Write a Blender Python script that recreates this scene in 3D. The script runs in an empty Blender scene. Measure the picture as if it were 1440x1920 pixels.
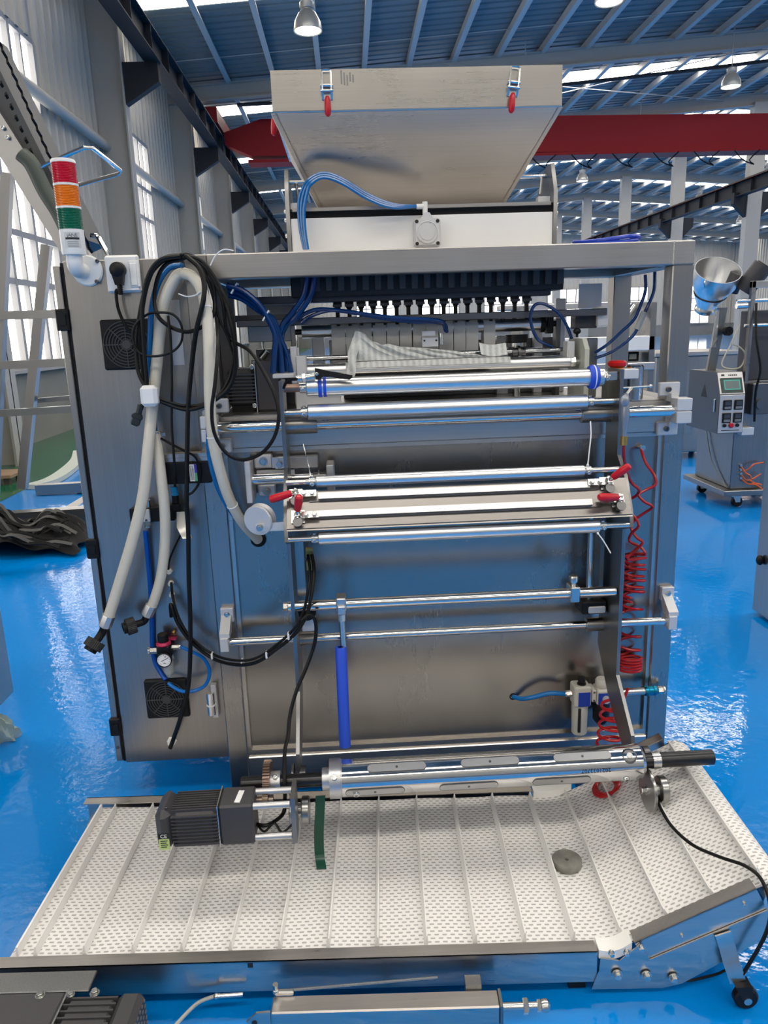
import bpy, bmesh, math, random
from mathutils import Vector as V, Matrix
random.seed(7)
PI = math.pi
sc = bpy.context.scene
COL = sc.collection

# ------------------------------------------------------------------ camera
F_PX = 1405.0
CAM = V((0, 0, 1.5))
_yc = V((-70, 340, 1405)).normalized()                 # world +Y seen in camera axes (right, up, forward)
_zc = V((-193, 5774, -1405)); _zc = (_zc - _yc * _zc.dot(_yc)).normalized()
_xc = _zc.cross(_yc)
if _xc[0] < 0: _xc = -_xc
ROT = Matrix((_xc, _yc, _zc))                          # camera axes -> world
cd = bpy.data.cameras.new('camera'); cam = bpy.data.objects.new('camera', cd); COL.objects.link(cam)
cd.sensor_fit = 'HORIZONTAL'; cd.sensor_width = 36.0; cd.lens = 36.0 * F_PX / 1440.0
cd.clip_start = 0.02; cd.clip_end = 300
_r, _u, _f = ROT @ V((1, 0, 0)), ROT @ V((0, 1, 0)), ROT @ V((0, 0, 1))
cam.matrix_world = Matrix(((_r.x, _u.x, -_f.x, CAM.x), (_r.y, _u.y, -_f.y, CAM.y), (_r.z, _u.z, -_f.z, CAM.z), (0, 0, 0, 1)))
sc.camera = cam

# ------------------------------------------------------------------ world, exposure
wd = bpy.data.worlds.new('world'); sc.world = wd; wd.use_nodes = True
wd.node_tree.nodes['Background'].inputs[0].default_value = (0.75, 0.86, 1.0, 1)
wd.node_tree.nodes['Background'].inputs[1].default_value = 1.0
sc.view_settings.view_transform = 'Standard'; sc.view_settings.look = 'None'
sc.view_settings.gamma = 1.0; sc.view_settings.use_curve_mapping = False
sc.view_settings.exposure = 0.06
SKY_E = 12.5          # daylight through the roof sheets
WIN_E = 3.8          # daylight in the wall windows

# ------------------------------------------------------------------ helpers
def W(x, y, X=None, Y=None, Z=None):
    """point of the place where the sight line of a photo pixel meets a plane of known position"""
    d = ROT @ V((x - 720, 960 - y, F_PX))
    t = X / d.x if X is not None else (Y / d.y if Y is not None else (Z - CAM.z) / d.z)
    return CAM + d * t
WL = {}
def link(o, parent, wl):
    COL.objects.link(o)
    if parent is not None:
        o.parent = parent; o.location = wl - WL[parent.name]
    else:
        o.location = wl
    WL[o.name] = wl.copy()
    return o
def thing(name, label, cat, loc, group=None):
    o = bpy.data.objects.new(name, None); o.empty_display_size = 0.05
    link(o, None, V(loc)); o['label'] = label; o['category'] = cat
    if group: o['group'] = group
    return o
def tag(o, label, cat, group=None):
    o['label'] = label; o['category'] = cat
    if group: o['group'] = group
    return o
def struct(o):
    o['kind'] = 'structure'; return o

def smooth_path(pts, res=6, closed=False):
    pts = [V(p) for p in pts]
    if len(pts) < 3 and not closed: return pts
    out = []; n = len(pts)
    rng = n if closed else n - 1
    for i in range(rng):
        if closed: p0, p1, p2, p3 = pts[i - 1], pts[i], pts[(i + 1) % n], pts[(i + 2) % n]
        else:
            p1, p2 = pts[i], pts[i + 1]
            p0 = pts[i - 1] if i else p1 * 2 - p2
            p3 = pts[i + 2] if i + 2 < n else p2 * 2 - p1
        for k in range(res):
            t = k / res
            out.append(0.5 * ((2 * p1) + (p2 - p0) * t + (2 * p0 - 5 * p1 + 4 * p2 - p3) * t * t + (3 * p1 - p0 - 3 * p2 + p3) * t ** 3))
    if not closed: out.append(pts[-1])
    return out

class MB:
    def __init__(s, T=None): s.bm = bmesh.new(); s.T = T
    def _v(s, p):
        p = V(p)
        return s.bm.verts.new(s.T @ p if s.T is not None else p)
    def _f(s, vs):
        try: return s.bm.faces.new(vs)
        except ValueError: return None
    def poly(s, pts): s._f([s._v(p) for p in pts]); return s
    def hull8(s, a, b):          # two quads a (4 pts) and b (4 pts) -> solid
        va = [s._v(p) for p in a]; vb = [s._v(p) for p in b]
        s._f(va[::-1]); s._f(vb)
        n = len(va)
        for i in range(n): s._f([va[i], va[(i + 1) % n], vb[(i + 1) % n], vb[i]])
        return s
    def prism(s, pts, d):
        pts = [V(p) for p in pts]; d = V(d)
        return s.hull8(pts, [p + d for p in pts])
    def bx(s, x0, x1, y0, y1, z0, z1, bev=0.0):
        if x0 > x1: x0, x1 = x1, x0
        if y0 > y1: y0, y1 = y1, y0
        if z0 > z1: z0, z1 = z1, z0
        return s.box(((x0 + x1) / 2, (y0 + y1) / 2, (z0 + z1) / 2), (x1 - x0, y1 - y0, z1 - z0), None, bev)
    def box(s, c, size, rot=None, bev=0.0):
        c = V(c); hx, hy, hz = size[0] / 2, size[1] / 2, size[2] / 2
        R = rot.to_matrix() if hasattr(rot, 'to_matrix') else (rot if rot is not None else Matrix.Identity(3))
        b = min(bev, hx * .9, hy * .9, hz * .9)
        if b <= 0:
            A = [(-hx, -hy, -hz), (hx, -hy, -hz), (hx, hy, -hz), (-hx, hy, -hz)]
            Bq = [(p[0], p[1], hz) for p in A]
            return s.hull8([c + R @ V(p) for p in A], [c + R @ V(p) for p in Bq])
        # chamfered box: 24 vertices
        vv = {}
        for sx in (-1, 1):
            for sy in (-1, 1):
                for sz in (-1, 1):
                    vv[sx, sy, sz, 0] = s._v(c + R @ V((sx * hx, sy * (hy - b), sz * (hz - b))))
                    vv[sx, sy, sz, 1] = s._v(c + R @ V((sx * (hx - b), sy * hy, sz * (hz - b))))
                    vv[sx, sy, sz, 2] = s._v(c + R @ V((sx * (hx - b), sy * (hy - b), sz * hz)))
        q = [(-1, -1), (1, -1), (1, 1), (-1, 1)]
        for k in (-1, 1):
            s._f([vv[k, a, d, 0] for a, d in (q if k > 0 else q[::-1])])
            s._f([vv[a, k, d, 1] for a, d in (q[::-1] if k > 0 else q)])
            s._f([vv[a, d, k, 2] for a, d in (q if k > 0 else q[::-1])])
        for a in (-1, 1):
            for d in (-1, 1):
                s._f([vv[a, d, -1, 0], vv[a, d, 1, 0], vv[a, d, 1, 1], vv[a, d, -1, 1]])
                s._f([vv[a, -1, d, 0], vv[a, 1, d, 0], vv[a, 1, d, 2], vv[a, -1, d, 2]])
                s._f([vv[-1, a, d, 1], vv[1, a, d, 1], vv[1, a, d, 2], vv[-1, a, d, 2]])
                for e in (-1, 1): s._f([vv[a, d, e, 0], vv[a, d, e, 1], vv[a, d, e, 2]])
        return s
    def _frame(s, d):
        d = d.normalized(); a = V((0, 0, 1)) if abs(d.z) < 0.9 else V((1, 0, 0))
        u = d.cross(a).normalized(); return u, d.cross(u).normalized()
    def lathe(s, o, axis, prof, n=24, u=None):
        """prof: list of (radius, distance along axis)"""
        o = V(o); d = V(axis).normalized(); uu, vv = s._frame(d)
        rings = []
        for r, h in prof:
            if r <= 1e-6: rings.append([s._v(o + d * h)])
            else: rings.append([s._v(o + d * h + (uu * math.cos(2 * PI * k / n) + vv * math.sin(2 * PI * k / n)) * r) for k in range(n)])
        for a, b in zip(rings, rings[1:]):
            for k in range(n):
                k2 = (k + 1) % n
                if len(a) == 1 and len(b) == 1: continue
                if len(a) == 1: s._f([a[0], b[k2], b[k]])
                elif len(b) == 1: s._f([a[k], a[k2], b[0]])
                else: s._f([a[k], a[k2], b[k2], b[k]])
        return s
    def cyl(s, p, q, r, r2=None, n=20, ch=0.0):
        p, q = V(p), V(q); L = (q - p).length; r2 = r if r2 is None else r2
        if ch > 0: prof = [(0, 0), (r - ch, 0), (r, ch), (r2, L - ch), (r2 - ch, L), (0, L)]
        else: prof = [(0, 0), (r, 0), (r2, L), (0, L)]
        return s.lathe(p, q - p, prof, n)
    def pipe(s, p, q, r, ri, n=20):
        p, q = V(p), V(q); L = (q - p).length
        return s.lathe(p, q - p, [(ri, 0), (r, 0), (r, L), (ri, L), (ri, 0)], n)
    def hexa(s, p, q, r): return s.cyl(p, q, r, n=6, ch=r * .12)
    def bolt(s, p, axis, r, h=None):
        p = V(p); d = V(axis).normalized(); h = h or r * .9
        s.cyl(p, p + d * h * .25, r * 1.35, n=14)
        return s.hexa(p + d * h * .25, p + d * h * 1.25, r)
    def capscrew(s, p, axis, r):
        p = V(p); d = V(axis).normalized()
        return s.lathe(p, d, [(0, 0), (r, 0), (r, r * .9), (r * .85, r), (r * .5, r), (r * .5, r * .5), (0, r * .5)], 14)
    def tube(s, pts, r, n=8, res=6, closed=False, smooth=True, caps=True, rf=None):
        P = smooth_path(pts, res, closed) if smooth else [V(p) for p in pts]
        N = len(P); rings = []; u = None
        for i in range(N):
            t = (P[(i + 1) % N] - P[i - 1]) if closed else (P[min(i + 1, N - 1)] - P[max(i - 1, 0)])
            if t.length < 1e-9: t = V((0, 0, 1))
            t.normalize()
            if u is None: u = s._frame(t)[0]
            else:
                u = u - t * u.dot(t)
                u = u.normalized() if u.length > 1e-6 else s._frame(t)[0]
            w = t.cross(u)
            rr = r if rf is None else r * rf(i / max(1, N - 1))
            rings.append([s._v(P[i] + (u * math.cos(2 * PI * k / n) + w * math.sin(2 * PI * k / n)) * rr) for k in range(n)])
        for i in range(N if closed else N - 1):
            a, b = rings[i], rings[(i + 1) % N]
            for k in range(n): s._f([a[k], a[(k + 1) % n], b[(k + 1) % n], b[k]])
        if not closed and caps: s._f(rings[0][::-1]); s._f(rings[-1])
        return s
    def ribbon(s, pts, wv, t):       # flat strip following pts, width vector wv, thickness t along the local normal
        P = [V(p) for p in pts]; wv = V(wv); rings = []
        for i, p in enumerate(P):
            d = (P[min(i + 1, len(P) - 1)] - P[max(i - 1, 0)]).normalized(); nn = d.cross(wv).normalized() * (t / 2)
            rings.append([s._v(p - wv / 2 - nn), s._v(p + wv / 2 - nn), s._v(p + wv / 2 + nn), s._v(p - wv / 2 + nn)])
        for a, b in zip(rings, rings[1:]):
            for k in range(4): s._f([a[k], a[(k + 1) % 4], b[(k + 1) % 4], b[k]])
        s._f(rings[0][::-1]); s._f(rings[-1]); return s
    def sph(s, c, r, sx=1, sy=1, sz=1, n=14):
        c = V(c); rings = []
        for i in range(n // 2 + 1):
            a = PI * i / (n // 2)
            if i in (0, n // 2): rings.append([s._v(c + V((0, 0, r * sz * math.cos(a))))])
            else: rings.append([s._v(c + V((r * sx * math.sin(a) * math.cos(2 * PI * k / n), r * sy * math.sin(a) * math.sin(2 * PI * k / n), r * sz * math.cos(a)))) for k in range(n)])
        for a, b in zip(rings, rings[1:]):
            for k in range(n):
                k2 = (k + 1) % n
                if len(a) == 1: s._f([a[0], b[k], b[k2]])
                elif len(b) == 1: s._f([a[k], b[0], a[k2]])
                else: s._f([a[k], b[k], b[k2], a[k2]])
        return s
    def grid(s, fn, nu, nv):
        g = [[s._v(fn(i / nu, j / nv)) for j in range(nv + 1)] for i in range(nu + 1)]
        for i in range(nu):
            for j in range(nv): s._f([g[i][j], g[i + 1][j], g[i + 1][j + 1], g[i][j + 1]])
        return s
    def build(s, name, mat, parent=None, angle=35, fix=True):
        if fix: bmesh.ops.recalc_face_normals(s.bm, faces=s.bm.faces[:])
        me = bpy.data.meshes.new(name)
        xs = [v.co for v in s.bm.verts]
        lo = V((min(p.x for p in xs), min(p.y for p in xs), min(p.z for p in xs)))
        hi = V((max(p.x for p in xs), max(p.y for p in xs), max(p.z for p in xs)))
        c = (lo + hi) / 2
        if parent is None: c.z = lo.z
        for v in s.bm.verts: v.co -= c
        s.bm.to_mesh(me); s.bm.free()
        if angle:
            for p in me.polygons: p.use_smooth = True
            me.set_sharp_from_angle(angle=math.radians(angle))
        if mat is not None: me.materials.append(mat)
        o = bpy.data.objects.new(name, me)
        return link(o, parent, c)

def copy_obj(o, off, parent=None):
    """copy of one object (and its children) moved by off; shares mesh data"""
    c = o.copy(); wl = WL[o.name] + V(off)
    COL.objects.link(c); WL[c.name] = wl
    if parent is not None: c.parent = parent; c.location = wl - WL[parent.name]
    else: c.parent = None; c.location = wl
    for ch in list(o.children):
        k = ch.copy(); COL.objects.link(k); k.parent = c; k.location = ch.location; WL[k.name] = WL[ch.name] + V(off)
        for g in list(ch.children):
            q = g.copy(); COL.objects.link(q); q.parent = k; q.location = g.location; WL[q.name] = WL[g.name] + V(off)
    return c

def text(name, body, loc, xdir, updir, size, mat, parent, ext=0.0003, align='CENTER', bold=0.0):
    cu = bpy.data.curves.new(name, 'FONT'); cu.body = body; cu.size = size; cu.extrude = ext; cu.align_x = align; cu.align_y = 'CENTER'; cu.offset = bold
    cu.resolution_u = 2
    t = bpy.data.objects.new(name + '_tmp', cu); COL.objects.link(t)
    dg = bpy.context.evaluated_depsgraph_get()
    me = bpy.data.meshes.new_from_object(t.evaluated_get(dg)); me.name = name
    bpy.data.objects.remove(t); bpy.data.curves.remove(cu)
    x = V(xdir).normalized(); u = V(updir); u = (u - x * u.dot(x)).normalized(); n = x.cross(u)
    R = Matrix((x, u, n)).transposed()
    for v in me.vertices: v.co = R @ v.co
    me.materials.clear(); me.materials.append(mat)
    o = bpy.data.objects.new(name, me)
    return link(o, parent, V(loc))

# ------------------------------------------------------------------ materials
def _nt(name):
    m = bpy.data.materials.new(name); m.use_nodes = True; nt = m.node_tree
    return m, nt, nt.nodes['Principled BSDF']
def _n(nt, t, **k):
    n = nt.nodes.new(t)
    for a, b in k.items(): setattr(n, a, b)
    return n
def plain(name, col, rough=0.5, metal=0.0, bump=0.0, bscale=200, var=0.0, vscale=6, spec=0.5, coat=0.0, alpha=1.0, trans=0.0, ior=1.45, emis=0.0):
    m, nt, b = _nt(name); L = nt.links
    b.inputs['Base Color'].default_value = (*col, 1); b.inputs['Roughness'].default_value = rough; b.inputs['Metallic'].default_value = metal
    b.inputs['Specular IOR Level'].default_value = spec; b.inputs['Coat Weight'].default_value = coat
    b.inputs['Transmission Weight'].default_value = trans; b.inputs['IOR'].default_value = ior; b.inputs['Alpha'].default_value = alpha
    if emis: b.inputs['Emission Color'].default_value = (*col, 1); b.inputs['Emission Strength'].default_value = emis
    tc = _n(nt, 'ShaderNodeTexCoord')
    if var:
        nz = _n(nt, 'ShaderNodeTexNoise'); nz.inputs['Scale'].default_value = vscale; nz.inputs['Detail'].default_value = 5
        L.new(tc.outputs['Object'], nz.inputs['Vector'])
        mx = _n(nt, 'ShaderNodeMix', data_type='RGBA')
        mx.inputs[6].default_value = (*[c * (1 - var) for c in col], 1); mx.inputs[7].default_value = (*[min(1, c * (1 + var)) for c in col], 1)
        L.new(nz.outputs['Fac'], mx.inputs[0]); L.new(mx.outputs[2], b.inputs['Base Color'])
    if bump:
        nb = _n(nt, 'ShaderNodeTexNoise'); nb.inputs['Scale'].default_value = bscale; nb.inputs['Detail'].default_value = 3
        L.new(tc.outputs['Object'], nb.inputs['Vector'])
        bp = _n(nt, 'ShaderNodeBump'); bp.inputs['Strength'].default_value = bump; bp.inputs['Distance'].default_value = 0.002
        L.new(nb.outputs['Fac'], bp.inputs['Height']); L.new(bp.outputs['Normal'], b.inputs['Normal'])
    return m
def steel(name, col=(.62, .61, .60), rough=.28, lines='x', rvar=.12, bump=.05, stain=.2, aniso=0.0):
    """brushed stainless: grain stretched along one axis"""
    m, nt, b = _nt(name); L = nt.links
    b.inputs['Metallic'].default_value = 1.0
    tc = _n(nt, 'ShaderNodeTexCoord'); mp = _n(nt, 'ShaderNodeMapping')
    mp.inputs['Scale'].default_value = {'x': (3, 260, 260), 'y': (260, 3, 260), 'z': (260, 260, 3)}[lines]
    L.new(tc.outputs['Object'], mp.inputs['Vector'])
    nz = _n(nt, 'ShaderNodeTexNoise'); nz.inputs['Scale'].default_value = 1.0; nz.inputs['Detail'].default_value = 3
    L.new(mp.outputs[0], nz.inputs['Vector'])
    n2 = _n(nt, 'ShaderNodeTexNoise'); n2.inputs['Scale'].default_value = 5; n2.inputs['Detail'].default_value = 6
    L.new(tc.outputs['Object'], n2.inputs['Vector'])
    mr = _n(nt, 'ShaderNodeMapRange'); mr.inputs[3].default_value = rough - rvar / 2; mr.inputs[4].default_value = rough + rvar / 2
    L.new(nz.outputs['Fac'], mr.inputs[0])
    ad = _n(nt, 'ShaderNodeMath', operation='MULTIPLY_ADD'); ad.inputs[1].default_value = .12; L.new(n2.outputs['Fac'], ad.inputs[0]); L.new(mr.outputs[0], ad.inputs[2])
    L.new(ad.outputs[0], b.inputs['Roughness'])
    mx = _n(nt, 'ShaderNodeMix', data_type='RGBA')
    mx.inputs[6].default_value = (*[c * (1 - stain) for c in col], 1); mx.inputs[7].default_value = (*[min(1, c * (1 + stain)) for c in col], 1)
    av = _n(nt, 'ShaderNodeMath', operation='MULTIPLY_ADD'); av.inputs[1].default_value = 1.1; L.new(nz.outputs['Fac'], av.inputs[0])
    hv = _n(nt, 'ShaderNodeMath', operation='MULTIPLY_ADD'); hv.inputs[1].default_value = .6; hv.inputs[2].default_value = -.35; L.new(n2.outputs['Fac'], hv.inputs[0]); L.new(hv.outputs[0], av.inputs[2])
    L.new(av.outputs[0], mx.inputs[0]); L.new(mx.outputs[2], b.inputs['Base Color'])
    bp = _n(nt, 'ShaderNodeBump'); bp.inputs['Strength'].default_value = bump; bp.inputs['Distance'].default_value = .001
    L.new(nz.outputs['Fac'], bp.inputs['Height']); L.new(bp.outputs['Normal'], b.inputs['Normal'])
    return m
def emit(name, col, e):
    m, nt, b = _nt(name)
    b.inputs['Base Color'].default_value = (*col, 1); b.inputs['Emission Color'].default_value = (*col, 1); b.inputs['Emission Strength'].default_value = e
    return m

M = {}
M['steel_x'] = steel('brushed_steel_x', (.56, .53, .50), .24, 'x', .08, .008, .11)
M['steel_z'] = steel('brushed_steel_z', (.40, .38, .36), .23, 'z', .06, .006, .07)
M['steel_y'] = steel('brushed_steel_y', (.38, .365, .35), .24, 'y', bump=.02)
M['panel'] = steel('brushed_panel', (.37, .35, .325), .20, 'z', .02, .0, .03)
M['cabinet'] = steel('cabinet_steel', (.37, .352, .334), .25, 'z', .06, .008, .10)
M['hopper'] = steel('hopper_steel', (.54, .512, .48), .23, 'x', .06, .008, .08)
M['darksteel'] = plain('dark_steel', (.16, .16, .165), .38, 1.0)
M['grind'] = steel('ground_plate', (.27, .27, .27), .30, 'z', bump=.015)
M['chrome'] = plain('chrome', (.72, .72, .72), .10, 1.0)
M['roller'] = plain('anodised_roller', (.82, .82, .82), .32, 1.0)
M['alu'] = plain('milled_aluminium', (.62, .62, .63), .40, 1.0, var=.05)
M['aluw'] = plain('bead_blasted_aluminium', (.66, .66, .67), .55, .55, var=.04)
M['zinc'] = plain('zinc_bolt', (.62, .62, .60), .25, 1.0)
M['gun'] = plain('blackened_steel', (.05, .05, .052), .33, .9, bump=.12, bscale=90)
M['black'] = plain('black_plastic', (.008, .008, .009), .42, spec=.3)
M['rubber'] = plain('black_rubber', (.006, .006, .006), .42, spec=.28)
M['motor'] = plain('motor_grey', (.052, .050, .055), .45, .0, bump=.05, bscale=500)
M['white'] = plain('white_paint', (.82, .82, .82), .45, var=.03, vscale=9)
M['whitep'] = plain('white_plastic', (.84, .83, .80), .32)
M['hose'] = plain('milky_hose', (.64, .60, .51), .30, spec=.5, var=.05, vscale=10)
M['blue'] = plain('blue_air_tube', (.003, .14, .42), .18, spec=.6)
M['blued'] = plain('deep_blue_tube', (.002, .035, .15), .20, spec=.6)
M['bluer'] = plain('blue_polyurethane', (.02, .08, .62), .5)
M['red'] = plain('red_rubber', (.55, .006, .02), .30)
M['redh'] = plain('red_spiral_hose', (.42, .008, .012), .25)
M['brass'] = plain('brass', (.55, .33, .10), .35, 1.0)
M['strap'] = plain('cable_tie', (.85, .85, .85), .4)
M['green'] = plain('green_paint', (.03, .20, .10), .35)
# ================================================================== the hall
def floor_mat():
    m, nt, b = _nt('blue_epoxy'); L = nt.links
    tc = _n(nt, 'ShaderNodeTexCoord')
    nz = _n(nt, 'ShaderNodeTexNoise'); nz.inputs['Scale'].default_value = .8; nz.inputs['Detail'].default_value = 4; L.new(tc.outputs['Object'], nz.inputs['Vector'])
    mx = _n(nt, 'ShaderNodeMix', data_type='RGBA'); mx.inputs[6].default_value = (.000, .205, .64, 1); mx.inputs[7].default_value = (.001, .245, .74, 1)
    L.new(nz.outputs['Fac'], mx.inputs[0]); L.new(mx.outputs[2], b.inputs['Base Color'])
    b.inputs['Roughness'].default_value = .06; b.inputs['Specular IOR Level'].default_value = .5
    n2 = _n(nt, 'ShaderNodeTexNoise'); n2.inputs['Scale'].default_value = 26; n2.inputs['Detail'].default_value = 3; L.new(tc.outputs['Object'], n2.inputs['Vector'])
    bp = _n(nt, 'ShaderNodeBump'); bp.inputs['Strength'].default_value = .12; bp.inputs['Distance'].default_value = .01
    L.new(n2.outputs['Fac'], bp.inputs['Height']); L.new(bp.outputs['Normal'], b.inputs['Normal'])
    return m
M['floor'] = floor_mat()
M['greenfloor'] = plain('green_epoxy', (.012, .115, .055), .14)
M['concrete'] = plain('grey_render', (.20, .20, .195), .8, var=.12, vscale=1.5)
M['sheet'] = plain('wall_sheet', (.42, .40, .36), .45, bump=.02)
M['roofsheet'] = plain('roof_sheet', (.125, .158, .172), .42)
M['colpaint'] = plain('column_paint', (.36, .35, .325), .5, var=.04)
M['purlin'] = plain('purlin_paint', (.42, .43, .42), .5)
M['rail'] = plain('runway_paint', (.020, .022, .027), .6, spec=.25)
M['crane'] = plain('crane_red', (.20, .004, .010), .5, spec=.2)
M['frame_w'] = plain('window_frame', (.30, .30, .31), .5)
M['pane'] = emit('daylight_pane', (1.0, .95, .87), WIN_E)
M['skyl'] = emit('daylight_sheet', (1.0, .92, .80), SKY_E)
XL, XR, Y0, Y1, RIDGE = -4.8, 36.8, -11.5, 72.5, 16.0
BAYS = [Y0 + 7 * k for k in range(13)]          # column lines -11.5 ... 72.5
def roofz(x): return 8.75 + .07 * (x if x < RIDGE else 2 * RIDGE - x)

m = MB(); m.bx(XL - .3, XR + .3, Y0 - .3, Y1 + .3, -.2, 0); struct(m.build('floor', M['floor']))
m = MB(); m.poly([(XL, Y0, .002), (-3.42, Y0, .002), (-3.42, Y1, .002), (XL, Y1, .002)]); struct(m.build('trim_60', M['greenfloor']))['label'] = 'green painted strip of floor along the window wall'

# roof: profiled sheet, ribs across the hall
m = MB(); prof = []; y = Y0
while y < Y1:
    for dy, dz in ((0, 0), (.16, 0), (.19, .045), (.25, .045), (.28, 0)): prof.append((y + dy, dz))
    y += .35
for xa, xb in ((XL - .3, RIDGE), (RIDGE, XR + .3)):
    va = [m._v((xa, p, roofz(xa) + q + .02)) for p, q in prof]; vb = [m._v((xb, p, roofz(xb) + q + .02)) for p, q in prof]
    for i in range(len(prof) - 1): m._f([va[i], va[i + 1], vb[i + 1], vb[i]])
ce = struct(m.build('ceiling', M['roofsheet'], angle=20, fix=False))
# rafters, purlins
for k, yb in enumerate(BAYS[1:-1]):
    m = MB()
    for xa, xb in ((XL, RIDGE), (RIDGE, XR)):
        for z0, z1, w in ((-.60, -.57, .12), (-.57, -.20, .008), (-.20, -.17, .12)):
            m.hull8([(xa, yb - w, roofz(xa) + z0), (xa, yb + w, roofz(xa) + z0), (xa, yb + w, roofz(xa) + z1), (xa, yb - w, roofz(xa) + z1)],
                    [(xb, yb - w, roofz(xb) + z0), (xb, yb + w, roofz(xb) + z0), (xb, yb + w, roofz(xb) + z1), (xb, yb - w, roofz(xb) + z1)])
    m.build('rafter', M['colpaint'], ce, angle=0)
x = XL + .5; pu = None
while x < XR - .3:
    z = roofz(x)
    if pu is None:
        m = MB(); m.bx(x - .04, x + .04, Y0, Y1, z - .19, z - .012); m.bx(x - .04, x + .10, Y0, Y1, z - .2, z - .18)
        pu = m.build('purlin', M['purlin'], ce, angle=0); x0p, z0p = x, z
    else: copy_obj(pu, (x - x0p, 0, z - z0p), ce)
    x += 1.27
# thin tie rods under the roof, two per bay
for yb in BAYS[:-1]:
    for f in (1.9, 5.1):
        if yb < 5: continue
        m = MB()
        for xa, xb in ((XL, RIDGE), (RIDGE, XR)): m.cyl((xa, yb + f, roofz(xa) - .13), (xb, yb + f, roofz(xb) - .13), .012, n=5)
        m.build('tie_rod', M['purlin'], ce, angle=0)
m = MB()
for xa, xb in ((1.6, 14.6), (17.5, 30)):
    for ya, yb in ((23.5, 30.5), (30.5, 23.5)): m.cyl((xa, ya, roofz(xa) - .3), (xb, yb, roofz(xb) - .3), .016, n=6)
m.build('cross_brace', M['purlin'], ce, angle=0)
# translucent roof sheets, one strip per bay
wn = 0
for yb in BAYS[:-1]:
    wn += 1; so = 2.75 if yb > 20 else 1.25
    m = MB()
    for xa, xb in ((XL + .2, RIDGE - .15), (RIDGE + .15, XR - .2)):
        m.poly([(xa, yb + so, roofz(xa) + .008), (xa, yb + so + 1.05, roofz(xa) + .008), (xb, yb + so + 1.05, roofz(xb) + .008), (xb, yb + so, roofz(xb) + .008)])
    o = struct(m.build('window_%d' % wn, M['skyl'], angle=0)); o['label'] = 'translucent daylight strip across the hall roof'
# left wall
wl = None
def wall_strip(ya, yb, z0, z1, xw, sgn, bm, pitch=.34):
    y = ya
    pts = []
    while y < yb - 1e-6:
        for dy, dx in ((0, 0), (.10, 0), (.14, .07), (.24, .07), (.28, 0)): 
            if y + dy < yb: pts.append((y + dy, dx))
        y += pitch
    pts.append((yb, 0))
    a = [bm._v((xw + sgn * q, p, z0)) for p, q in pts]; b = [bm._v((xw + sgn * q, p, z1)) for p, q in pts]
    for i in range(len(pts) - 1): bm._f([a[i], a[i + 1], b[i + 1], b[i]])
m = MB(); m.bx(XL - .25, XL, Y0, Y1, 0, 1.05); m.bx(XL - .25, XL - .1, Y0, Y1, 6.2, 8.7)
wl = struct(m.build('wall_left', M['concrete'], angle=0))
m = MB(); m.bx(XL - .05, XL + .10, Y0, Y1, 1.05, 1.10); m.build('window_sill', M['frame_w'], wl, angle=0)
win_glass = []
for yb in BAYS[:-1]:
    m = MB(); wall_strip(yb - .05, yb + 1.15, 1.1, 8.6, XL, 1, m); wall_strip(yb + 4.0, yb + 7, 1.1, 8.6, XL, 1, m)
    wall_strip(yb + 1.15, yb + 4.0, 6.1, 8.6, XL, 1, m)
    m.build('wall_sheet', M['sheet'], wl, angle=20, fix=False)
for yb in BAYS[:-1]:
    wn += 1
    m = MB(); m.poly([(XL - .05, yb + 1.15, 1.1), (XL - .05, yb + 4.0, 1.1), (XL - .05, yb + 4.0, 6.1), (XL - .05, yb + 1.15, 6.1)])
    wo = struct(m.build('window_%d' % wn, M['pane'], angle=0)); wo['label'] = 'tall bright factory window in the left wall'
    fr = MB()
    for q in (1.15, 2.1, 3.05, 4.0): fr.bx(XL - .04, XL + .05, yb + q - .045, yb + q + .045, 1.1, 6.1)
    for z in (1.13, 2.35, 3.05, 4.3, 5.0, 6.08): fr.bx(XL - .04, XL + .045, yb + 1.15, yb + 4.0, z - .045, z + .045)
    for q in (1.62, 2.57, 3.52): fr.bx(XL - .04, XL + .03, yb + q - .025, yb + q + .025, 1.1, 6.1)
    fr.build('window_frame', M['frame_w'], wo, angle=0)
# other walls of the hall
m = MB(); m.bx(XR, XR + .25, Y0, Y1, 0, 1.05); wr = struct(m.build('wall_right', M['concrete'], angle=0))
m = MB(); wall_strip(Y0, Y1, 1.05, 9.2, XR, -1, m, .4); m.build('wall_sheet', M['sheet'], wr, angle=20, fix=False)
def endwall(name, y, sgn):
    m = MB(); m.bx(XL - .25, XR + .25, y, y + .25 * sgn, 0, 1.05); w = struct(m.build(name, M['concrete'], angle=0))
    m = MB(); x = XL; pts = []
    while x < XR:
        for dx, dy in ((0, 0), (.2, 0), (.23, .04), (.30, .04), (.33, 0)): pts.append((x + dx, dy))
        x += .4
    a = [m._v((p, y - sgn * q, 1.05)) for p, q in pts]; b = [m._v((p, y - sgn * q, roofz(p))) for p, q in pts]
    for i in range(len(pts) - 1): m._f([a[i], a[i + 1], b[i + 1], b[i]])
    m.build('wall_sheet', M['sheet'], w, angle=20, fix=False)
    return w
endwall('wall_back', Y1, 1); endwall('wall_front', Y0, -1)
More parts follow.
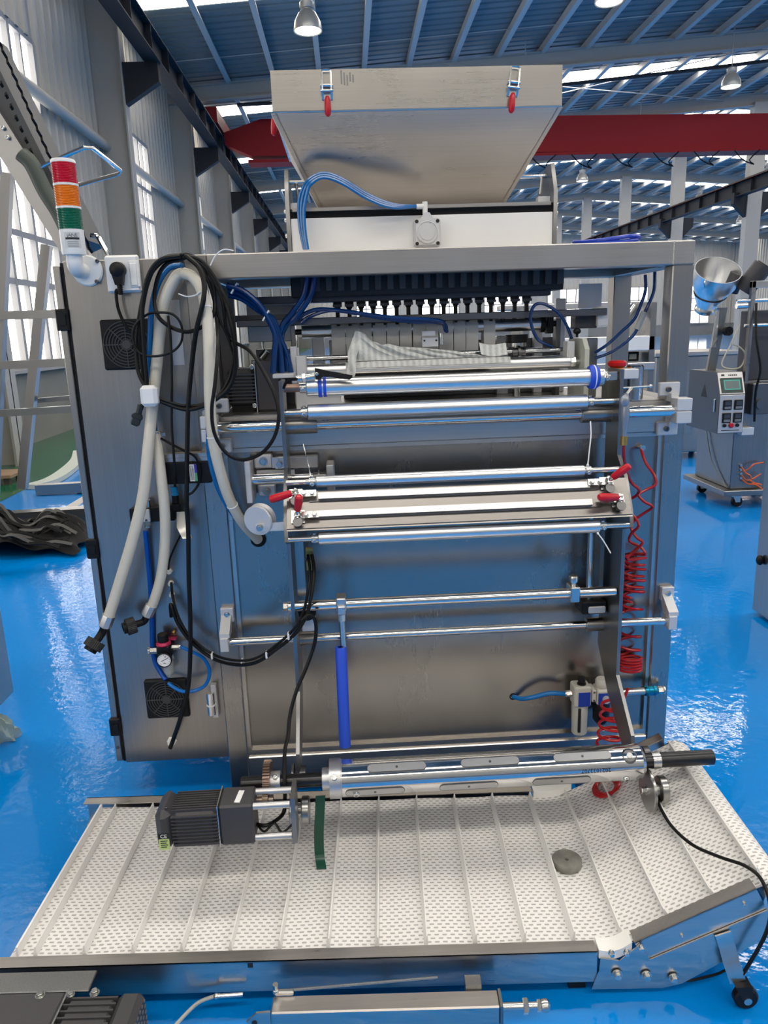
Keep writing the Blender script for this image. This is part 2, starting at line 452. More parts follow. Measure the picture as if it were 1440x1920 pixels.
for yy, sg, xs in ((Y1, -1, (1, 7, 13, 19, 25, 31)), (Y0, 1, (19, 25))):
    for x in xs:
        wn += 1
        m = MB(); m.poly([(x, yy + sg * .05, 1.1), (x + 3.6, yy + sg * .05, 1.1), (x + 3.6, yy + sg * .05, 4.6), (x, yy + sg * .05, 4.6)])
        wo = struct(m.build('window_%d' % wn, M['pane'], angle=0)); wo['label'] = 'bright window in the end wall of the hall'
        fr = MB()
        for q in (0, .9, 1.8, 2.7, 3.6): fr.bx(x + q - .05, x + q + .05, yy + sg * .045, yy + sg * .12, 1.1, 4.6)
        for z in (1.1, 2.3, 3.4, 4.6): fr.bx(x, x + 3.6, yy + sg * .045, yy + sg * .12, z - .05, z + .05)
        fr.build('window_frame', M['frame_w'], wo, angle=0)
# columns of the left wall, with corbels for the runway
for k, yb in enumerate(BAYS[1:-1]):
    m = MB(); m.bx(XL, -4.13, yb - .012, yb + .012, 0, roofz(-4.5) - .2)
    m.bx(-4.16, -4.13, yb - .15, yb + .15, 0, roofz(-4.5) - .2); m.bx(XL + .02, XL + .05, yb - .15, yb + .15, 0, roofz(-4.5) - .2)
    m.bx(XL + .05, -4.16, yb + .10, yb + .13, 0, roofz(-4.5) - .2)
    c = struct(m.build('trim_%d' % (k + 1), M['colpaint'], angle=0)); c['label'] = 'grey steel column standing along the window wall'
    m = MB(); m.prism([(-4.13, yb - .1, 6.70), (-3.45, yb - .1, 6.70), (-3.45, yb - .1, 6.35), (-4.13, yb - .1, 5.95)], (0, .2, 0))
    m.build('corbel', M['rail'], c, angle=0)
# columns between the two spans
for k, yb in enumerate(BAYS[4:-1]):
    m = MB(); m.bx(15.75, 16.25, yb - .01, yb + .01, 0, roofz(16) - .5); m.bx(15.72, 15.75, yb - .18, yb + .18, 0, roofz(16) - .5); m.bx(16.25, 16.28, yb - .18, yb + .18, 0, roofz(16) - .5)
    m.bx(15.75, 16.25, yb - .18, yb - .15, 0, roofz(16) - .5)
    c = struct(m.build('trim_%d' % (k + 31), M['colpaint'], angle=0)); c['label'] = 'grey steel column standing between the two hall spans'
    m = MB(); m.prism([(15.72, yb - .12, 6.2), (15.2, yb - .12, 6.2), (15.2, yb - .12, 5.8), (15.72, yb - .12, 5.3)], (0, .24, 0))
    m.prism([(16.28, yb - .12, 6.2), (16.8, yb - .12, 6.2), (16.8, yb - .12, 5.8), (16.28, yb - .12, 5.3)], (0, .24, 0))
    m.build('corbel', M['rail'], c, angle=0)
# pipe along the left wall
wp0 = None
for yb in BAYS[3:-3]:
    if wp0 is None:
        m = MB().cyl((-4.62, yb + .128, 5.22), (-4.62, yb + 6.99, 5.22), .095, n=14)
        wp0 = tag(m.build('wall_pipe', M['colpaint']), 'grey round strut pipe between two columns along the window wall', 'pipe', 'strut pipes along the window wall')
        yp0 = yb
    else: copy_obj(wp0, (0, yb - yp0, 0))
# overhead crane runways and bridge
def runway(name, x, z, lab, y0):
    t = thing(name, lab, 'crane rail', (x, y0, z))
    m = MB()
    for a, b, w in ((0, .025, .15), (.025, .48, .012), (.48, .505, .15)): m.bx(x - w, x + w, y0, Y1 - 1, z + a, z + b)
    y = y0 + .7
    while y < Y1 - 1: m.bx(x - .14, x + .14, y, y + .02, z + .02, z + .48); y += 1.4
    m.build('girder', M['rail'], t, angle=0)
    m = MB(); m.bx(x - .035, x + .035, y0, Y1 - 1, z + .505, z + .60); m.build('rail', M['gun'], t, angle=0)
    return t
runway('runway_girder', -3.55, 6.70, 'dark overhead crane runway girder carried along the window wall columns', -10)
rr = runway('runway_girder', 15.4, 6.05, 'dark overhead crane runway girder on the columns between the spans', 9)
m = MB(); m.bx(15.25, 15.28, 9, 71, 6.53, 6.56); m.build('red_edge', M['crane'], rr, angle=0)
t = thing('overhead_crane', 'dark red overhead travelling crane bridge spanning the hall under the roof', 'crane', (5.9, 24.5, 6.5))
m = MB()
m.prism([(-3.35, 24.25, 7.28), (-2.25, 24.25, 7.62), (15.0, 24.25, 7.45), (15.0, 24.25, 6.45), (-2.6, 24.25, 6.62), (-3.35, 24.25, 6.95)], (0, .5, 0))
m.bx(-2.7, 15, 24.15, 24.85, 6.42, 6.50)
m.build('bridge_girder', M['crane'], t, angle=0)
m = MB(); m.bx(-3.72, -3.38, 23.3, 25.8, 7.32, 7.72); m.build('end_carriage', M['crane'], t, angle=0)
m = MB(); m.bx(15.2, 15.6, 23.3, 25.8, 6.66, 7.1); m.build('end_carriage', M['crane'], t, angle=0)
for k in range(9):
    m = MB(); x0, x1 = 3.2 + k * 1.25, 4.0 + k * 1.25
    m.tube([(x0, 24.1, 6.43), (x0 + .3, 24.1, 6.15), (x0 + .65, 24.1, 6.02), (x1 - .3, 24.1, 6.15), (x1, 24.1, 6.43)], .02, n=5, res=3)
    m.build('festoon_cable', M['rubber'], t)
m = MB(); m.cyl((13.4, 24.1, 6.12), (14.6, 24.1, 6.12), .28, n=16); m.bx(13.9, 14.6, 23.9, 24.5, 5.7, 6.4); m.build('hoist', M['motor'], t)
m = MB(); m.cyl((13.6, 24.1, 3.9), (13.6, 24.1, 6.0), .03, n=6); m.cyl((13.75, 24.1, 3.9), (13.75, 24.1, 6.0), .03, n=6); m.bx(13.5, 13.85, 23.95, 24.25, 3.5, 3.95); m.tube([(13.67, 24.1, 3.5), (13.67, 24.1, 3.25), (13.8, 24.1, 3.1), (13.67, 24.1, 2.98), (13.52, 24.1, 3.1)], .05, n=6)
m.build('hook_block', M['black'], t)
# conduit under the rafter
m = MB(); m.tube([(-2.8, 23.3, 7.75), (4, 23.3, 7.95), (9, 23.3, 8.3), (14, 23.3, 8.75), (15.5, 23.3, 8.8)], .05, n=6)
tag(m.build('conduit', M['rail']), 'thin dark cable conduit running under the first roof rafter', 'conduit')
# high bay lamps
lamp = None
LP = []; RODS = []
for yl in (16.05, 23.05, 29.9, 36.9, 43.9, 50.9): 
    for xl in (-.49, 5.3, 11.2, 20, 26): LP.append((xl, yl))
M['lampshade'] = plain('lamp_reflector', (.42, .42, .40), .35, .35)
M['lampglow'] = emit('lamp_glow', (1, .98, .92), 2.2)
for i, (xl, yl) in enumerate(LP):
    zr = roofz(xl) - (.198 if i % 5 == 0 else -.018)          # hung from a purlin, else from the roof sheet
    if lamp is None:
        lamp = thing('high_bay_lamp', 'aluminium bell shaped high bay lamp hanging from the hall roof', 'lamp', (xl, yl, 7.05), 'high bay lamps under the roof')
        lx, ly = xl, yl
        m = MB(); m.lathe((xl, yl, 7.05), (0, 0, 1), [(.27, 0), (.275, .02), (.25, .16), (.17, .30), (.10, .36), (.10, .38), (.0, .38)], 20); m.build('shade', M['lampshade'], lamp)
        m = MB(); m.lathe((xl, yl, 7.43), (0, 0, 1), [(.0, 0), (.13, 0), (.14, .02), (.14, .10), (.10, .13), (.05, .15), (0, .15)], 16); m.build('ballast_housing', M['lampshade'], lamp)
        m = MB(); m.lathe((xl, yl, 7.06), (0, 0, 1), [(0, 0), (.25, 0), (.25, .01), (0, .01)], 20); m.build('diffuser', M['lampglow'], lamp)
        cur = lamp
    else: cur = copy_obj(lamp, (xl - lx, yl - ly, roofz(xl) - roofz(lx)))
    RODS.append((cur, xl, yl, zr))
for cur, xl, yl, zr in RODS:
    MB().cyl((xl, yl, 7.55 + roofz(xl) - roofz(lx)), (xl, yl, zr), .015, n=6).build('suspension_rod', M['colpaint'], cur)
# ================================================================== the packing machine
FY = 2.19                                  # front plane of the frame tubes
PM = thing('packaging_machine', 'large stainless multi lane packaging machine frame standing behind the white conveyor', 'machine', (.28, 2.45, 0))
def part(bm, name, mat, parent=None, angle=35): return bm.build(name, mat, parent or PM, angle)
XA, XB, TW = -.44, .995, .062              # frame sides, tube width
ZT = 1.717
# posts
for x0, y0 in ((XA, FY), (XB - TW, FY), (XA, 2.67), (XB - TW, 2.67)):
    part(MB().bx(x0, x0 + TW, y0, y0 + TW, .02, ZT - (.066 if y0 < 2.5 and x0 > 0 else 0), .003), 'post', M['steel_z'])
for x0, y0 in ((XA, FY), (XB - TW, FY), (XA, 2.67), (XB - TW, 2.67)):
    part(MB().cyl((x0 + .031, y0 + .031, 0), (x0 + .031, y0 + .031, .012), .04, n=16).cyl((x0 + .031, y0 + .031, .01), (x0 + .031, y0 + .031, .03), .012, n=8), 'levelling_foot', M['zinc'])
part(MB().bx(XA + TW, XB, FY, FY + TW, ZT - .066, ZT, .003), 'top_beam', M['steel_x'])
part(MB().bx(XA, XB, 2.67, 2.67 + TW, ZT - .066, ZT, .003), 'top_beam', M['steel_x'])
for x0 in (XA, XB - TW): part(MB().bx(x0, x0 + TW, FY + TW, 2.67, ZT - .066, ZT - .002, .003), 'side_beam', M['steel_y'])
part(MB().bx(XA + TW, XB - TW, FY, FY + TW, 1.175, 1.272, .003), 'cross_beam', M['steel_x'])
part(MB().bx(XA + TW, XB - TW, 2.67, 2.67 + TW, 1.2, 1.272, .003), 'cross_beam', M['steel_x'])
for x0 in (XA, XB - TW): part(MB().bx(x0, x0 + TW, FY + TW, 2.67, 1.2, 1.272, .003), 'side_beam', M['steel_y'])
part(MB().bx(XA + TW, XB - TW, FY, FY + TW, .095, .168, .003), 'bottom_beam', M['steel_x'])
for x0 in (XA, XB - TW): part(MB().bx(x0, x0 + TW, FY + TW, 2.67, .1, .168, .003), 'side_beam', M['steel_y'])
# weld seam at the beam end
part(MB().tube([(XB - TW, FY - .0005, ZT - .002), (XB - TW, FY - .0005, ZT - .064)], .0025, n=6, smooth=False), 'weld_seam', M['zinc'])
# recessed panel with a folded rim, bed plate, top tray
X0, X1, Z0, Z1 = XA + TW, XB - TW, .168, 1.175
part(MB().bx(X0, X1, FY + .022, FY + .03, Z0, Z1), 'front_panel', M['panel'])
for a, b, c, d in ((X0, X1, Z0, Z0 + .02), (X0, X1, Z1 - .012, Z1), (X0, X0 + .012, Z0 + .02, Z1 - .012), (X1 - .012, X1, Z0 + .02, Z1 - .012)):
    part(MB().hull8([(a, FY + .008, c), (b, FY + .008, c), (b, FY + .008, d), (a, FY + .008, d)], [(a, FY + .022, c), (b, FY + .022, c), (b, FY + .022, d), (a, FY + .022, d)]), 'panel_rim', M['steel_x'])
# horizontal pressed swage lines of the panel
part(MB().bx(XA + TW, XB - TW, FY + TW, 2.67, 1.262, 1.272), 'bed_plate', M['steel_x'])
part(MB().bx(XA + TW, XB - TW, FY + TW, 2.67, ZT - .028, ZT - .02), 'top_plate', M['darksteel'])
part(MB().bx(XA - .0, XA + .004, FY + TW, 2.67, .168, 1.2), 'side_panel', M['cabinet'])
part(MB().bx(XB - .004, XB, FY + TW, 2.67, .168, 1.2), 'side_panel', M['cabinet'])
part(MB().bx(XA + TW, XB - TW, 2.70, 2.71, .168, 1.2), 'rear_panel', M['cabinet'])
# two chrome guide rails on clamp blocks
def clamp_block(xc, z, side):
    s = side
    m = MB().bx(xc - .022, xc + .022, 2.11, 2.16, z - .036, z - .001, .002).bx(xc - .022, xc + .022, 2.11, 2.16, z + .001, z + .036, .002)
    o = part(m, 'rail_block', M['aluw'])
    for dz in (-.058, .058):
        m2 = MB().bx(xc - .05 * (s > 0) - .012 * (s < 0), xc + .012 * (s > 0) + .05 * (s < 0), 2.175, 2.19, z + dz - .02, z + dz + .02, .003)
        m2.bx(xc - .022, xc - .0, 2.155, 2.19, z + dz * .6 - .012, z + dz * .6 + .012)
        k = part(m2, 'mounting_lug', M['aluw'], o)
        part(MB().capscrew((xc - s * .024, 2.175, z + dz), (0, -1, 0), .008), 'cap_screw', M['darksteel'], o)
RZ1, RZ2 = 1.245, .595
for z, r in ((RZ1, .0165), (RZ2, .0125)):
    part(MB().cyl((-.41, 2.135, z), (.965, 2.135, z), r, n=24, ch=.002), 'guide_rail', M['chrome'])
clamp_block(-.397, RZ1, -1); clamp_block(.957, RZ1, 1)
def small_block(xc, z, s):
    m = MB().bx(xc - .013, xc + .013, 2.11, 2.16, z - .022, z + .022, .002)
    o = part(m, 'rail_block', M['aluw'])
    m2 = MB().prism([(xc - .013, 2.115, z + .022), (xc - .013, 2.16, z + .022), (xc - .013, 2.19, z + .07), (xc - .013, 2.172, z + .075), (xc - .013, 2.115, z + .034)], (.03, 0, 0)).bx(xc - .015, xc + .025, 2.17, 2.19, z + .05, z + .095, .002)
    part(m2, 'mounting_lug', M['aluw'], o)
    part(MB().bolt((xc + .005, 2.17, z + .075), (0, -1, 0), .007), 'bolt', M['zinc'], o)
small_block(-.407, RZ2, -1); small_block(.962, RZ2, 1)
# ---- linear drive beside the left post (slide with two pads)
t = PM
part(MB().bx(-.305, -.288, 2.10, 2.19, 1.03, 1.15, .002), 'slide_end_plate', M['aluw'])
part(MB().bx(-.285, -.232, 2.165, 2.19, 1.118, 1.158, .004).bx(-.28, -.17, 2.168, 2.19, 1.09, 1.112), 'slide_pad', M['aluw'])
part(MB().bx(-.28, -.228, 2.165, 2.19, 1.035, 1.07, .004), 'slide_pad', M['aluw'])
part(MB().bx(-.225, -.10, 2.16, 2.19, 1.115, 1.15, .002).bx(-.232, -.215, 2.155, 2.165, 1.12, 1.15), 'slide_plate', M['alu'])
part(MB().cyl((-.288, 2.125, 1.094), (-.185, 2.125, 1.094), .016, n=20).cyl((-.185, 2.125, 1.094), (-.10, 2.125, 1.094), .011, n=16), 'slide_rod', M['chrome'])
part(MB().bx(-.075, -.052, 2.08, 2.17, 1.06, 1.135, .003), 'slide_stop', M['alu'])
part(MB().cyl((-.115, 2.125, 1.094), (-.075, 2.125, 1.094), .014, n=16).cyl((-.10, 2.125, 1.094), (-.095, 2.125, 1.094), .021, n=16), 'slide_nut', M['darksteel'])
for x, z in ((-.258, 1.14), (-.254, 1.05), (-.212, 1.13)): part(MB().bolt((x, 2.165 if x < -.22 else 2.16, z), (0, -1, 0), .0095), 'slide_bolt', M['zinc'])
# grey gear motor inside the frame
def gm(bm, x0, x1, y, z, h): pass
t2 = thing('drive_motor', 'black finned drive motor on the bed inside the machine frame', 'motor', (-.2, 2.36, 1.272))
m = MB(); m.bx(-.364, -.278, 2.29, 2.42, 1.285, 1.40, .012)
for k in range(9): m.bx(-.364, -.278, 2.284, 2.426, 1.30 + k * .010, 1.304 + k * .010)
m.build('motor_body', M['motor'], t2)
m = MB(); m.bx(-.278, -.204, 2.28, 2.43, 1.272, 1.42, .006); m.build('gearbox', M['motor'], t2)
m = MB(); m.bx(-.2792, -.2768, 2.278, 2.432, 1.272, 1.422); m.build('joint_line', M['zinc'], t2)
m = MB(); m.bx(-.355, -.285, 2.29, 2.42, 1.272, 1.29); m.build('motor_foot', M['black'], t2)
m = MB()
for z in (1.29, 1.405): m.capscrew((-.286, 2.285, z), (0, -1, 0), .007)
m.build('motor_screw', M['zinc'], t2)
# ================================================================== electrical cabinet at the left
CY = 2.22
EC = thing('electrical_cabinet', 'tall stainless electrical cabinet with black fan grilles and hanging hoses', 'cabinet', (-.61, 2.45, .155))
MB().bx(-.779, XA - .002, CY, 2.74, .155, 1.713, .003).build('body', M['cabinet'], EC)
MB().bx(-.787, -.779, CY + .004, 2.74, .160, 1.708).build('door_seal', M['black'], EC)
dr = MB().bx(-.806, -.787, CY - .004, 2.74, .165, 1.70, .002).build('door', M['steel_z'], EC)
for z in (1.555, .885, .29):
    MB().bx(-.812, -.778, CY - .014, CY + .006, z - .03, z + .03, .003).bx(-.803, -.783, CY - .018, CY - .01, z - .014, z + .014).build('hinge', M['black'], dr)
MB().cyl((-.797, CY - .005, .215), (-.797, CY - .003, .215), .006, n=12).build('door_screw', M['darksteel'], dr)
for xa, xb in ((-.795, -.787),):
    pass
M['grille'] = plain('grille_plastic', (.045, .046, .05), .5)
def fan(x0, x1, z0, z1, lab):
    cx, cz = (x0 + x1) / 2, (z0 + z1) / 2; R = (x1 - x0) * .46
    o = MB().bx(x0, x1, CY - .010, CY, z0, z1, .005).build('fan_grille', M['black'], EC)
    m = MB()
    for k in range(7):
        r = R * (.24 + .76 * k / 6)
        m.tube([(cx + r * math.cos(a), CY - .012, cz + r * math.sin(a)) for a in [2 * PI * j / 28 for j in range(28)]], .0016, n=5, closed=True, smooth=False)
    m.build('grille_ring', M['grille'], o)
    for a in (0, PI / 2, PI / 4, 3 * PI / 4):
        d = V((math.cos(a), 0, math.sin(a))) * R
        MB().tube([V((cx, CY - .012, cz)) - d, V((cx, CY - .012, cz)) + d], .0018, n=5, smooth=False).build('grille_spoke', M['grille'], o)
    MB().cyl((cx, CY - .014, cz), (cx, CY - .010, cz), R * .2, n=18).build('grille_hub', M['grille'], o)
fan(-.694, -.555, 1.412, 1.552, 'upper')
fan(-.690, -.555, .312, .445, 'lower')
# folded seam where the cabinet meets the frame, patch plate under the hose bend
MB().bx(-.500, -.468, CY - .003, CY, 1.42, 1.60).build('patch_plate', M['alu'], EC)
# cable glands
for i, z in enumerate((.862, .822, .782, .745)):
    p = V((-.575, CY, z)) ; p = W(319 + i * 2, (1070, 1092, 1113, 1132)[i], Y=CY)
    MB().hexa(p, p + V((0, -.010, 0)), .0085).cyl(p + V((0, -.010, 0)), p + V((0, -.02, 0)), .006, n=12).build('cable_gland', M['whitep'], EC)
p = W(323, 1388, Y=CY); MB().hexa(p, p + V((0, -.008, 0)), .016).cyl(p + V((0, -.008, 0)), p + V((0, -.02, 0)), .011, n=14).build('cable_gland', M['whitep'], EC)
# lower strip between cabinet and frame (stainless fillet)
p0, p1 = W(372, 992, Y=CY), W(395, 992, Y=CY)
# ------------------------------------------------------------------ signal tower
c = W(157, 508, Y=CY)
ST = thing('signal_tower', 'signal tower light with red, orange and green lenses on the cabinet top', 'signal light', (c.x, CY - .06, c.z))
ax = V((0, 0, 1)); tx, ty = c.x - .0, CY - .06
MB().lathe((c.x + .012, CY, c.z), (0, -1, 0), [(0, 0), (.042, 0), (.042, .006), (.038, .010), (0, .010)], 28).build('base_plate', M['whitep'], ST)
MB().tube([(c.x, CY - .008, c.z), (c.x - .002, CY - .04, c.z), (c.x - .002, CY - .058, c.z + .012), (tx, ty, c.z + .045)], .021, n=18, res=5).cyl((tx, ty, c.z + .03), (tx, ty, c.z + .062), .018, n=18).build('elbow', M['whitep'], ST)
m = MB()
for dx, dz in ((.032, .024), (.024, -.030)): m.capscrew((c.x + .012 + dx, CY - .010, c.z + dz), (0, -1, 0), .0055)
m.build('screw', M['darksteel'], ST)
zb = W(157, 478, Y=ty).z; zt = W(137, 300, Y=ty).z
px = lambda y: W(150, y, Y=ty).z
RR = .0312
def lens_mat(n, col):
    return plain(n, col, .22, coat=.4, spec=.6)
MB().lathe((tx, ty, 0), ax, [(0, px(478)), (.030, px(478)), (RR, px(474)), (RR, px(431)), (0, px(431))], 28).build('base_body', M['whitep'], ST)
for nm, ya, yb2, col in (('green_lens', 431, 392, (.0, .13, .07)), ('orange_lens', 388, 349, (.85, .20, .008)), ('red_lens', 345, 306, (.60, .003, .03))):
    z0, z1 = px(ya), px(yb2); prof = [(0, z0)]; n = 13
    for k in range(n + 1):
        z = z0 + (z1 - z0) * k / n; prof += [(RR * .955, z), (RR * 1.0, z + (z1 - z0) / n * .35), (RR * 1.0, z + (z1 - z0) / n * .65)] if k < n else [(RR * .955, z)]
    prof.append((0, z1))
    MB().lathe((tx, ty, 0), ax, prof, 30).build(nm, lens_mat(nm, col), ST)
for ya, yb2 in ((392, 388), (349, 345)): MB().lathe((tx, ty, 0), ax, [(0, px(ya)), (RR * 1.02, px(ya)), (RR * 1.02, px(yb2)), (0, px(yb2))], 28).build('spacer_ring', M['whitep'], ST)
MB().lathe((tx, ty, 0), ax, [(0, px(306)), (RR, px(306)), (RR, px(302)), (RR * .93, px(299)), (0, px(298))], 28).build('top_cap', M['whitep'], ST)
def on_cyl(cx, cy, R, a0, a1, z0, z1, n=8):
    m = MB(); m.grid(lambda i, j: (cx + R * math.sin(a0 + (a1 - a0) * i), cy - R * math.cos(a0 + (a1 - a0) * i), z0 + (z1 - z0) * j), n, 1); return m
lb = on_cyl(tx, ty, RR * 1.008, -.35, 1.0, px(467), px(437)).build('rating_label', plain('label_silver', (.62, .62, .60), .35), ST)
def cyl_text(name, body, cx, cy, R, a, z, size, mat, parent):
    o = text(name, body, (cx, cy, z), (1, 0, 0), (0, 0, 1), size, mat, parent, ext=0)
    for v in o.data.vertices:
        th = a + v.co.x / R; zz = v.co.z
        v.co = V((R * math.sin(th), -R * math.cos(th), zz))
    return o
M['ink'] = plain('black_ink', (.015, .015, .015), .5)
cyl_text('label_text', 'JANE', tx, ty, RR * 1.016, .33, px(443.5), .0125, M['ink'], lb)
on_cyl(tx, ty, RR * 1.014, -.25, .9, px(451), px(447)).build('label_bar', M['ink'], lb)
for q in (456, 460, 464): on_cyl(tx, ty, RR * 1.014, -.1, .8, px(q), px(q - .9)).build('label_line', M['ink'], lb)
# ------------------------------------------------------------------ wall socket with plug
p0, p1 = W(197, 480, Y=CY), W(268, 548, Y=CY)
PS = thing('wall_socket', 'white square mains socket plate with a black plug in it', 'socket', ((p0.x + p1.x) / 2, CY, p1.z))
MB().bx(p0.x, p1.x, CY - .014, CY, p1.z, p0.z, .005).build('back_box', M['whitep'], PS)
MB().bx(p0.x + .004, p1.x - .004, CY - .018, CY - .014, p1.z + .004, p0.z - .004, .003).build('face_plate', M['white'], PS)
a, b = W(240, 489, Y=CY - .02), W(264, 538, Y=CY - .02)
MB().bx(a.x, b.x, CY - .021, CY - .017, b.z, a.z, .002).build('rocker_panel', M['whitep'], PS)
MB().bx(a.x + .002, b.x - .006, CY - .0235, CY - .019, b.z + .004, a.z - .006, .002).build('switch_rocker', M['whitep'], PS)
q = W(232, 530, Y=CY - .02); MB().box((q.x - .004, CY - .0185, q.z), (.003, .002, .010), Matrix.Rotation(.5, 3, 'Y')).build('socket_slot', M['ink'], PS)
q = W(217, 505, Y=CY - .05)
PL = thing('power_plug', 'black angled mains plug with its cable in the white socket', 'plug', (q.x, CY - .03, q.z - .03))
m = MB(); m.lathe((q.x, CY - .017, q.z), (0, -1, 0), [(0, 0), (.020, 0), (.022, .012), (.020, .026), (.012, .032), (0, .033)], 22)
m.hull8([(q.x - .018, CY - .02, q.z), (q.x + .018, CY - .02, q.z), (q.x + .018, CY - .045, q.z), (q.x - .018, CY - .045, q.z)], [(q.x - .009, CY - .024, q.z - .040), (q.x + .011, CY - .024, q.z - .040), (q.x + .011, CY - .042, q.z - .040), (q.x - .009, CY - .042, q.z - .040)])
m.build('plug_body', M['black'], PL)
m = MB()
for k in range(5): m.cyl((q.x + .001, CY - .033, q.z - .041 - k * .005), (q.x + .001, CY - .033, q.z - .044 - k * .005), .0078, n=12)
m.cyl((q.x + .001, CY - .033, q.z - .038), (q.x + .001, CY - .033, q.z - .066), .006, n=12).build('strain_relief', M['black'], PL)
cb = [(q.x + .001, CY - .033, q.z - .064)] + [W(x, y, Y=CY - .03) for x, y in ((218, 545), (222, 580), (238, 615), (252, 628))] + [W(x, y, Y=CY - .05) for x, y in ((265, 650), (268, 680))]
MB().tube(cb, .0045, n=8).build('cable', M['rubber'], PL)
# ================================================================== hopper and dosing unit
HP = thing('powder_hopper', 'big tapered stainless hopper with red handled latches on top of the machine', 'hopper', (.23, 2.75, 1.87))
xa, xb, yF, yB = -.177, .640, 2.35, 2.98
zt, zr = 2.215, 2.108
bx0, bx1, bz, byF, byB = -.062, .515, 1.882, 2.55, 2.80
e = .006
m = MB().bx(xa - e, xb + e, yF - e, yF, zr, zt).bx(xa - e, xb + e, yB, yB + e, zr, zt).bx(xa - e, xa, yF, yB, zr, zt).bx(xb, xb + e, yF, yB, zr, zt)
m.build('rim', M['hopper'], HP)
MB().bx(xa, xb, yF, yB, zt - .012, zt - .004).build('lid', M['hopper'], HP)
def wallq(a, b, c, d, n):
    n = V(n) * .004
    return MB().hull8([a, b, c, d], [V(a) + n, V(b) + n, V(c) + n, V(d) + n])
A = [(xa, yF, zr), (xb, yF, zr), (xb, yB, zr), (xa, yB, zr)]
Bq = [(bx0, byF, bz), (bx1, byF, bz), (bx1, byB, bz), (bx0, byB, bz)]
for i, n in ((0, (0, 1, 0)), (1, (-1, 0, 0)), (2, (0, -1, 0)), (3, (1, 0, 0))):
    j = (i + 1) % 4
    wallq(A[i], A[j], Bq[j], Bq[i], n).build('sloped_wall', M['hopper'], HP)
# folded flanges along the slanted corners
for s, i in ((-1, 0), (1, 1)):
    a, b = V(A[i]), V(Bq[i]); 
    MB().hull8([a, a + V((-.022 * s * 0 + s * .0, .05, 0)), a + V((s * .012, .05, 0)), a + V((s * .012, 0, 0))], [b, b + V((0, .05, 0)), b + V((s * .012, .05, 0)), b + V((s * .012, 0, 0))]).build('corner_flange', M['hopper'], HP)
MB().tube([(xa - e, yF - e, zr), (xb + e, yF - e, zr)], .003, n=6, smooth=False).build('rim_bead', M['hopper'], HP)
def latch(c, d, u, tilt=0):
    """toggle latch: c centre on the sheet, d outward, u up"""
    c, d, u = V(c), V(d), V(u); s = u.cross(d)
    P = lambda a, b, h: c + s * a * .8 + u * (b - .006) * .8 + d * h
    o = MB(); 
    for k in (-1, 1): o.hull8([P(k * .012, .010, 0), P(k * .019, .010, 0), P(k * .019, -.028, 0), P(k * .012, -.028, 0)], [P(k * .012, .010, .014), P(k * .019, .010, .014), P(k * .019, -.028, .004), P(k * .012, -.028, .004)])
    o.hull8([P(-.019, .010, 0), P(.019, .010, 0), P(.019, -.028, 0), P(-.019, -.028, 0)], [P(-.019, .010, .003), P(.019, .010, .003), P(.019, -.028, .003), P(-.019, -.028, .003)])
    o.cyl(P(-.022, -.002, .012), P(.022, -.002, .012), .004, n=8).cyl(P(-.022, .016, .008), P(.022, .016, .008), .005, n=8)
    o = o.build('latch', M['zinc'], HP)
    MB().tube([P(-.016, -.002, .012), P(-.016, .060, .010), P(-.012, .066, .010), P(.012, .066, .010), P(.016, .060, .010), P(.016, -.002, .012)], .0026, n=6, smooth=False).build('bail', M['zinc'], o)
    m = MB(); m.lathe(P(0, -.020, .012), -u + d * .1, [(0, 0), (.005, 0), (.0085, .008), (.0095, .03), (.008, .048), (.004, .053), (0, .053)], 12); m.build('handle', M['red'], o)
p = W(613, 168, Y=yF - e); latch((p.x, yF - e, p.z), (0, -1, 0), (0, 0, 1))
p = W(962, 162, Y=yF - e); latch((p.x, yF - e, p.z), (0, -1, 0), (.12, 0, 1))
p = W(508, 212, Y=2.55); latch((xa - e, 2.55, p.z + .01), (-1, 0, 0), (0, 0, 1))
mt = MB()
for k in range(5): mt.box((W(640 + k * 5.5, 150, Y=yF).x, yF - e - .0006, W(640, 146 + (k % 3) * 3, Y=yF).z), (.004, .0008, .035 - .004 * k))
mt.build('etched_mark', M['grind'], HP)
# dosing unit under the hopper
DU = thing('dosing_unit', 'white fronted dosing unit with side plates under the hopper', 'dosing unit', (.25, 2.6, 1.717))
yD = 2.45
MB().bx(-.157, .655, yD, yD + .12, 1.717, 1.838, .002).build('front_cover', M['white'], DU)
MB().bx(-.157, .655, yD + .02, yD + .35, 1.838, 1.862).build('slide_gap', M['black'], DU)
MB().bx(-.150, .648, yD + .0, yD + .36, 1.858, 1.868).build('slide_plate', M['steel_x'], DU)
for x in (-.170, .655):
    pl = MB().prism([(x, yD - .005, 1.717), (x, yD - .005, 1.90), (x, yD + .04, 1.985), (x, yD + .10, 1.985), (x, yD + .40, 1.80), (x, yD + .40, 1.717)], (.012, 0, 0)).build('side_plate', M['grind'], DU)
    for z in (1.735, 1.79, 1.835, 1.86): MB().capscrew((x + (.012 if x > 0 else 0), yD + .012, z), (1 if x > 0 else -1, 0, 0), .006).build('cap_screw', M['zinc'], pl)
    s = 1 if x < 0 else -1; xi = x + (.012 if x < 0 else 0)
    MB().bx(xi, xi + s * .04, yD + .03, yD + .06, 1.868, 1.888, .002).build('stop_block', M['aluw'], DU)
    MB().cyl((xi, yD + .08, 1.955), (xi + s * .10, yD + .08, 1.955), .006, n=10).cyl((xi + s * .02, yD + .07, 1.95), (xi + s * .025, yD + .07, 1.90), .005, n=8).build('guide_pin', M['zinc'], DU)
for k in range(12):
    x = -.02 + k * .0425
    MB().cyl((x, 2.585, 1.868), (x, 2.585, 1.884), .0105, n=14).build('outlet_spout', M['zinc'], DU)
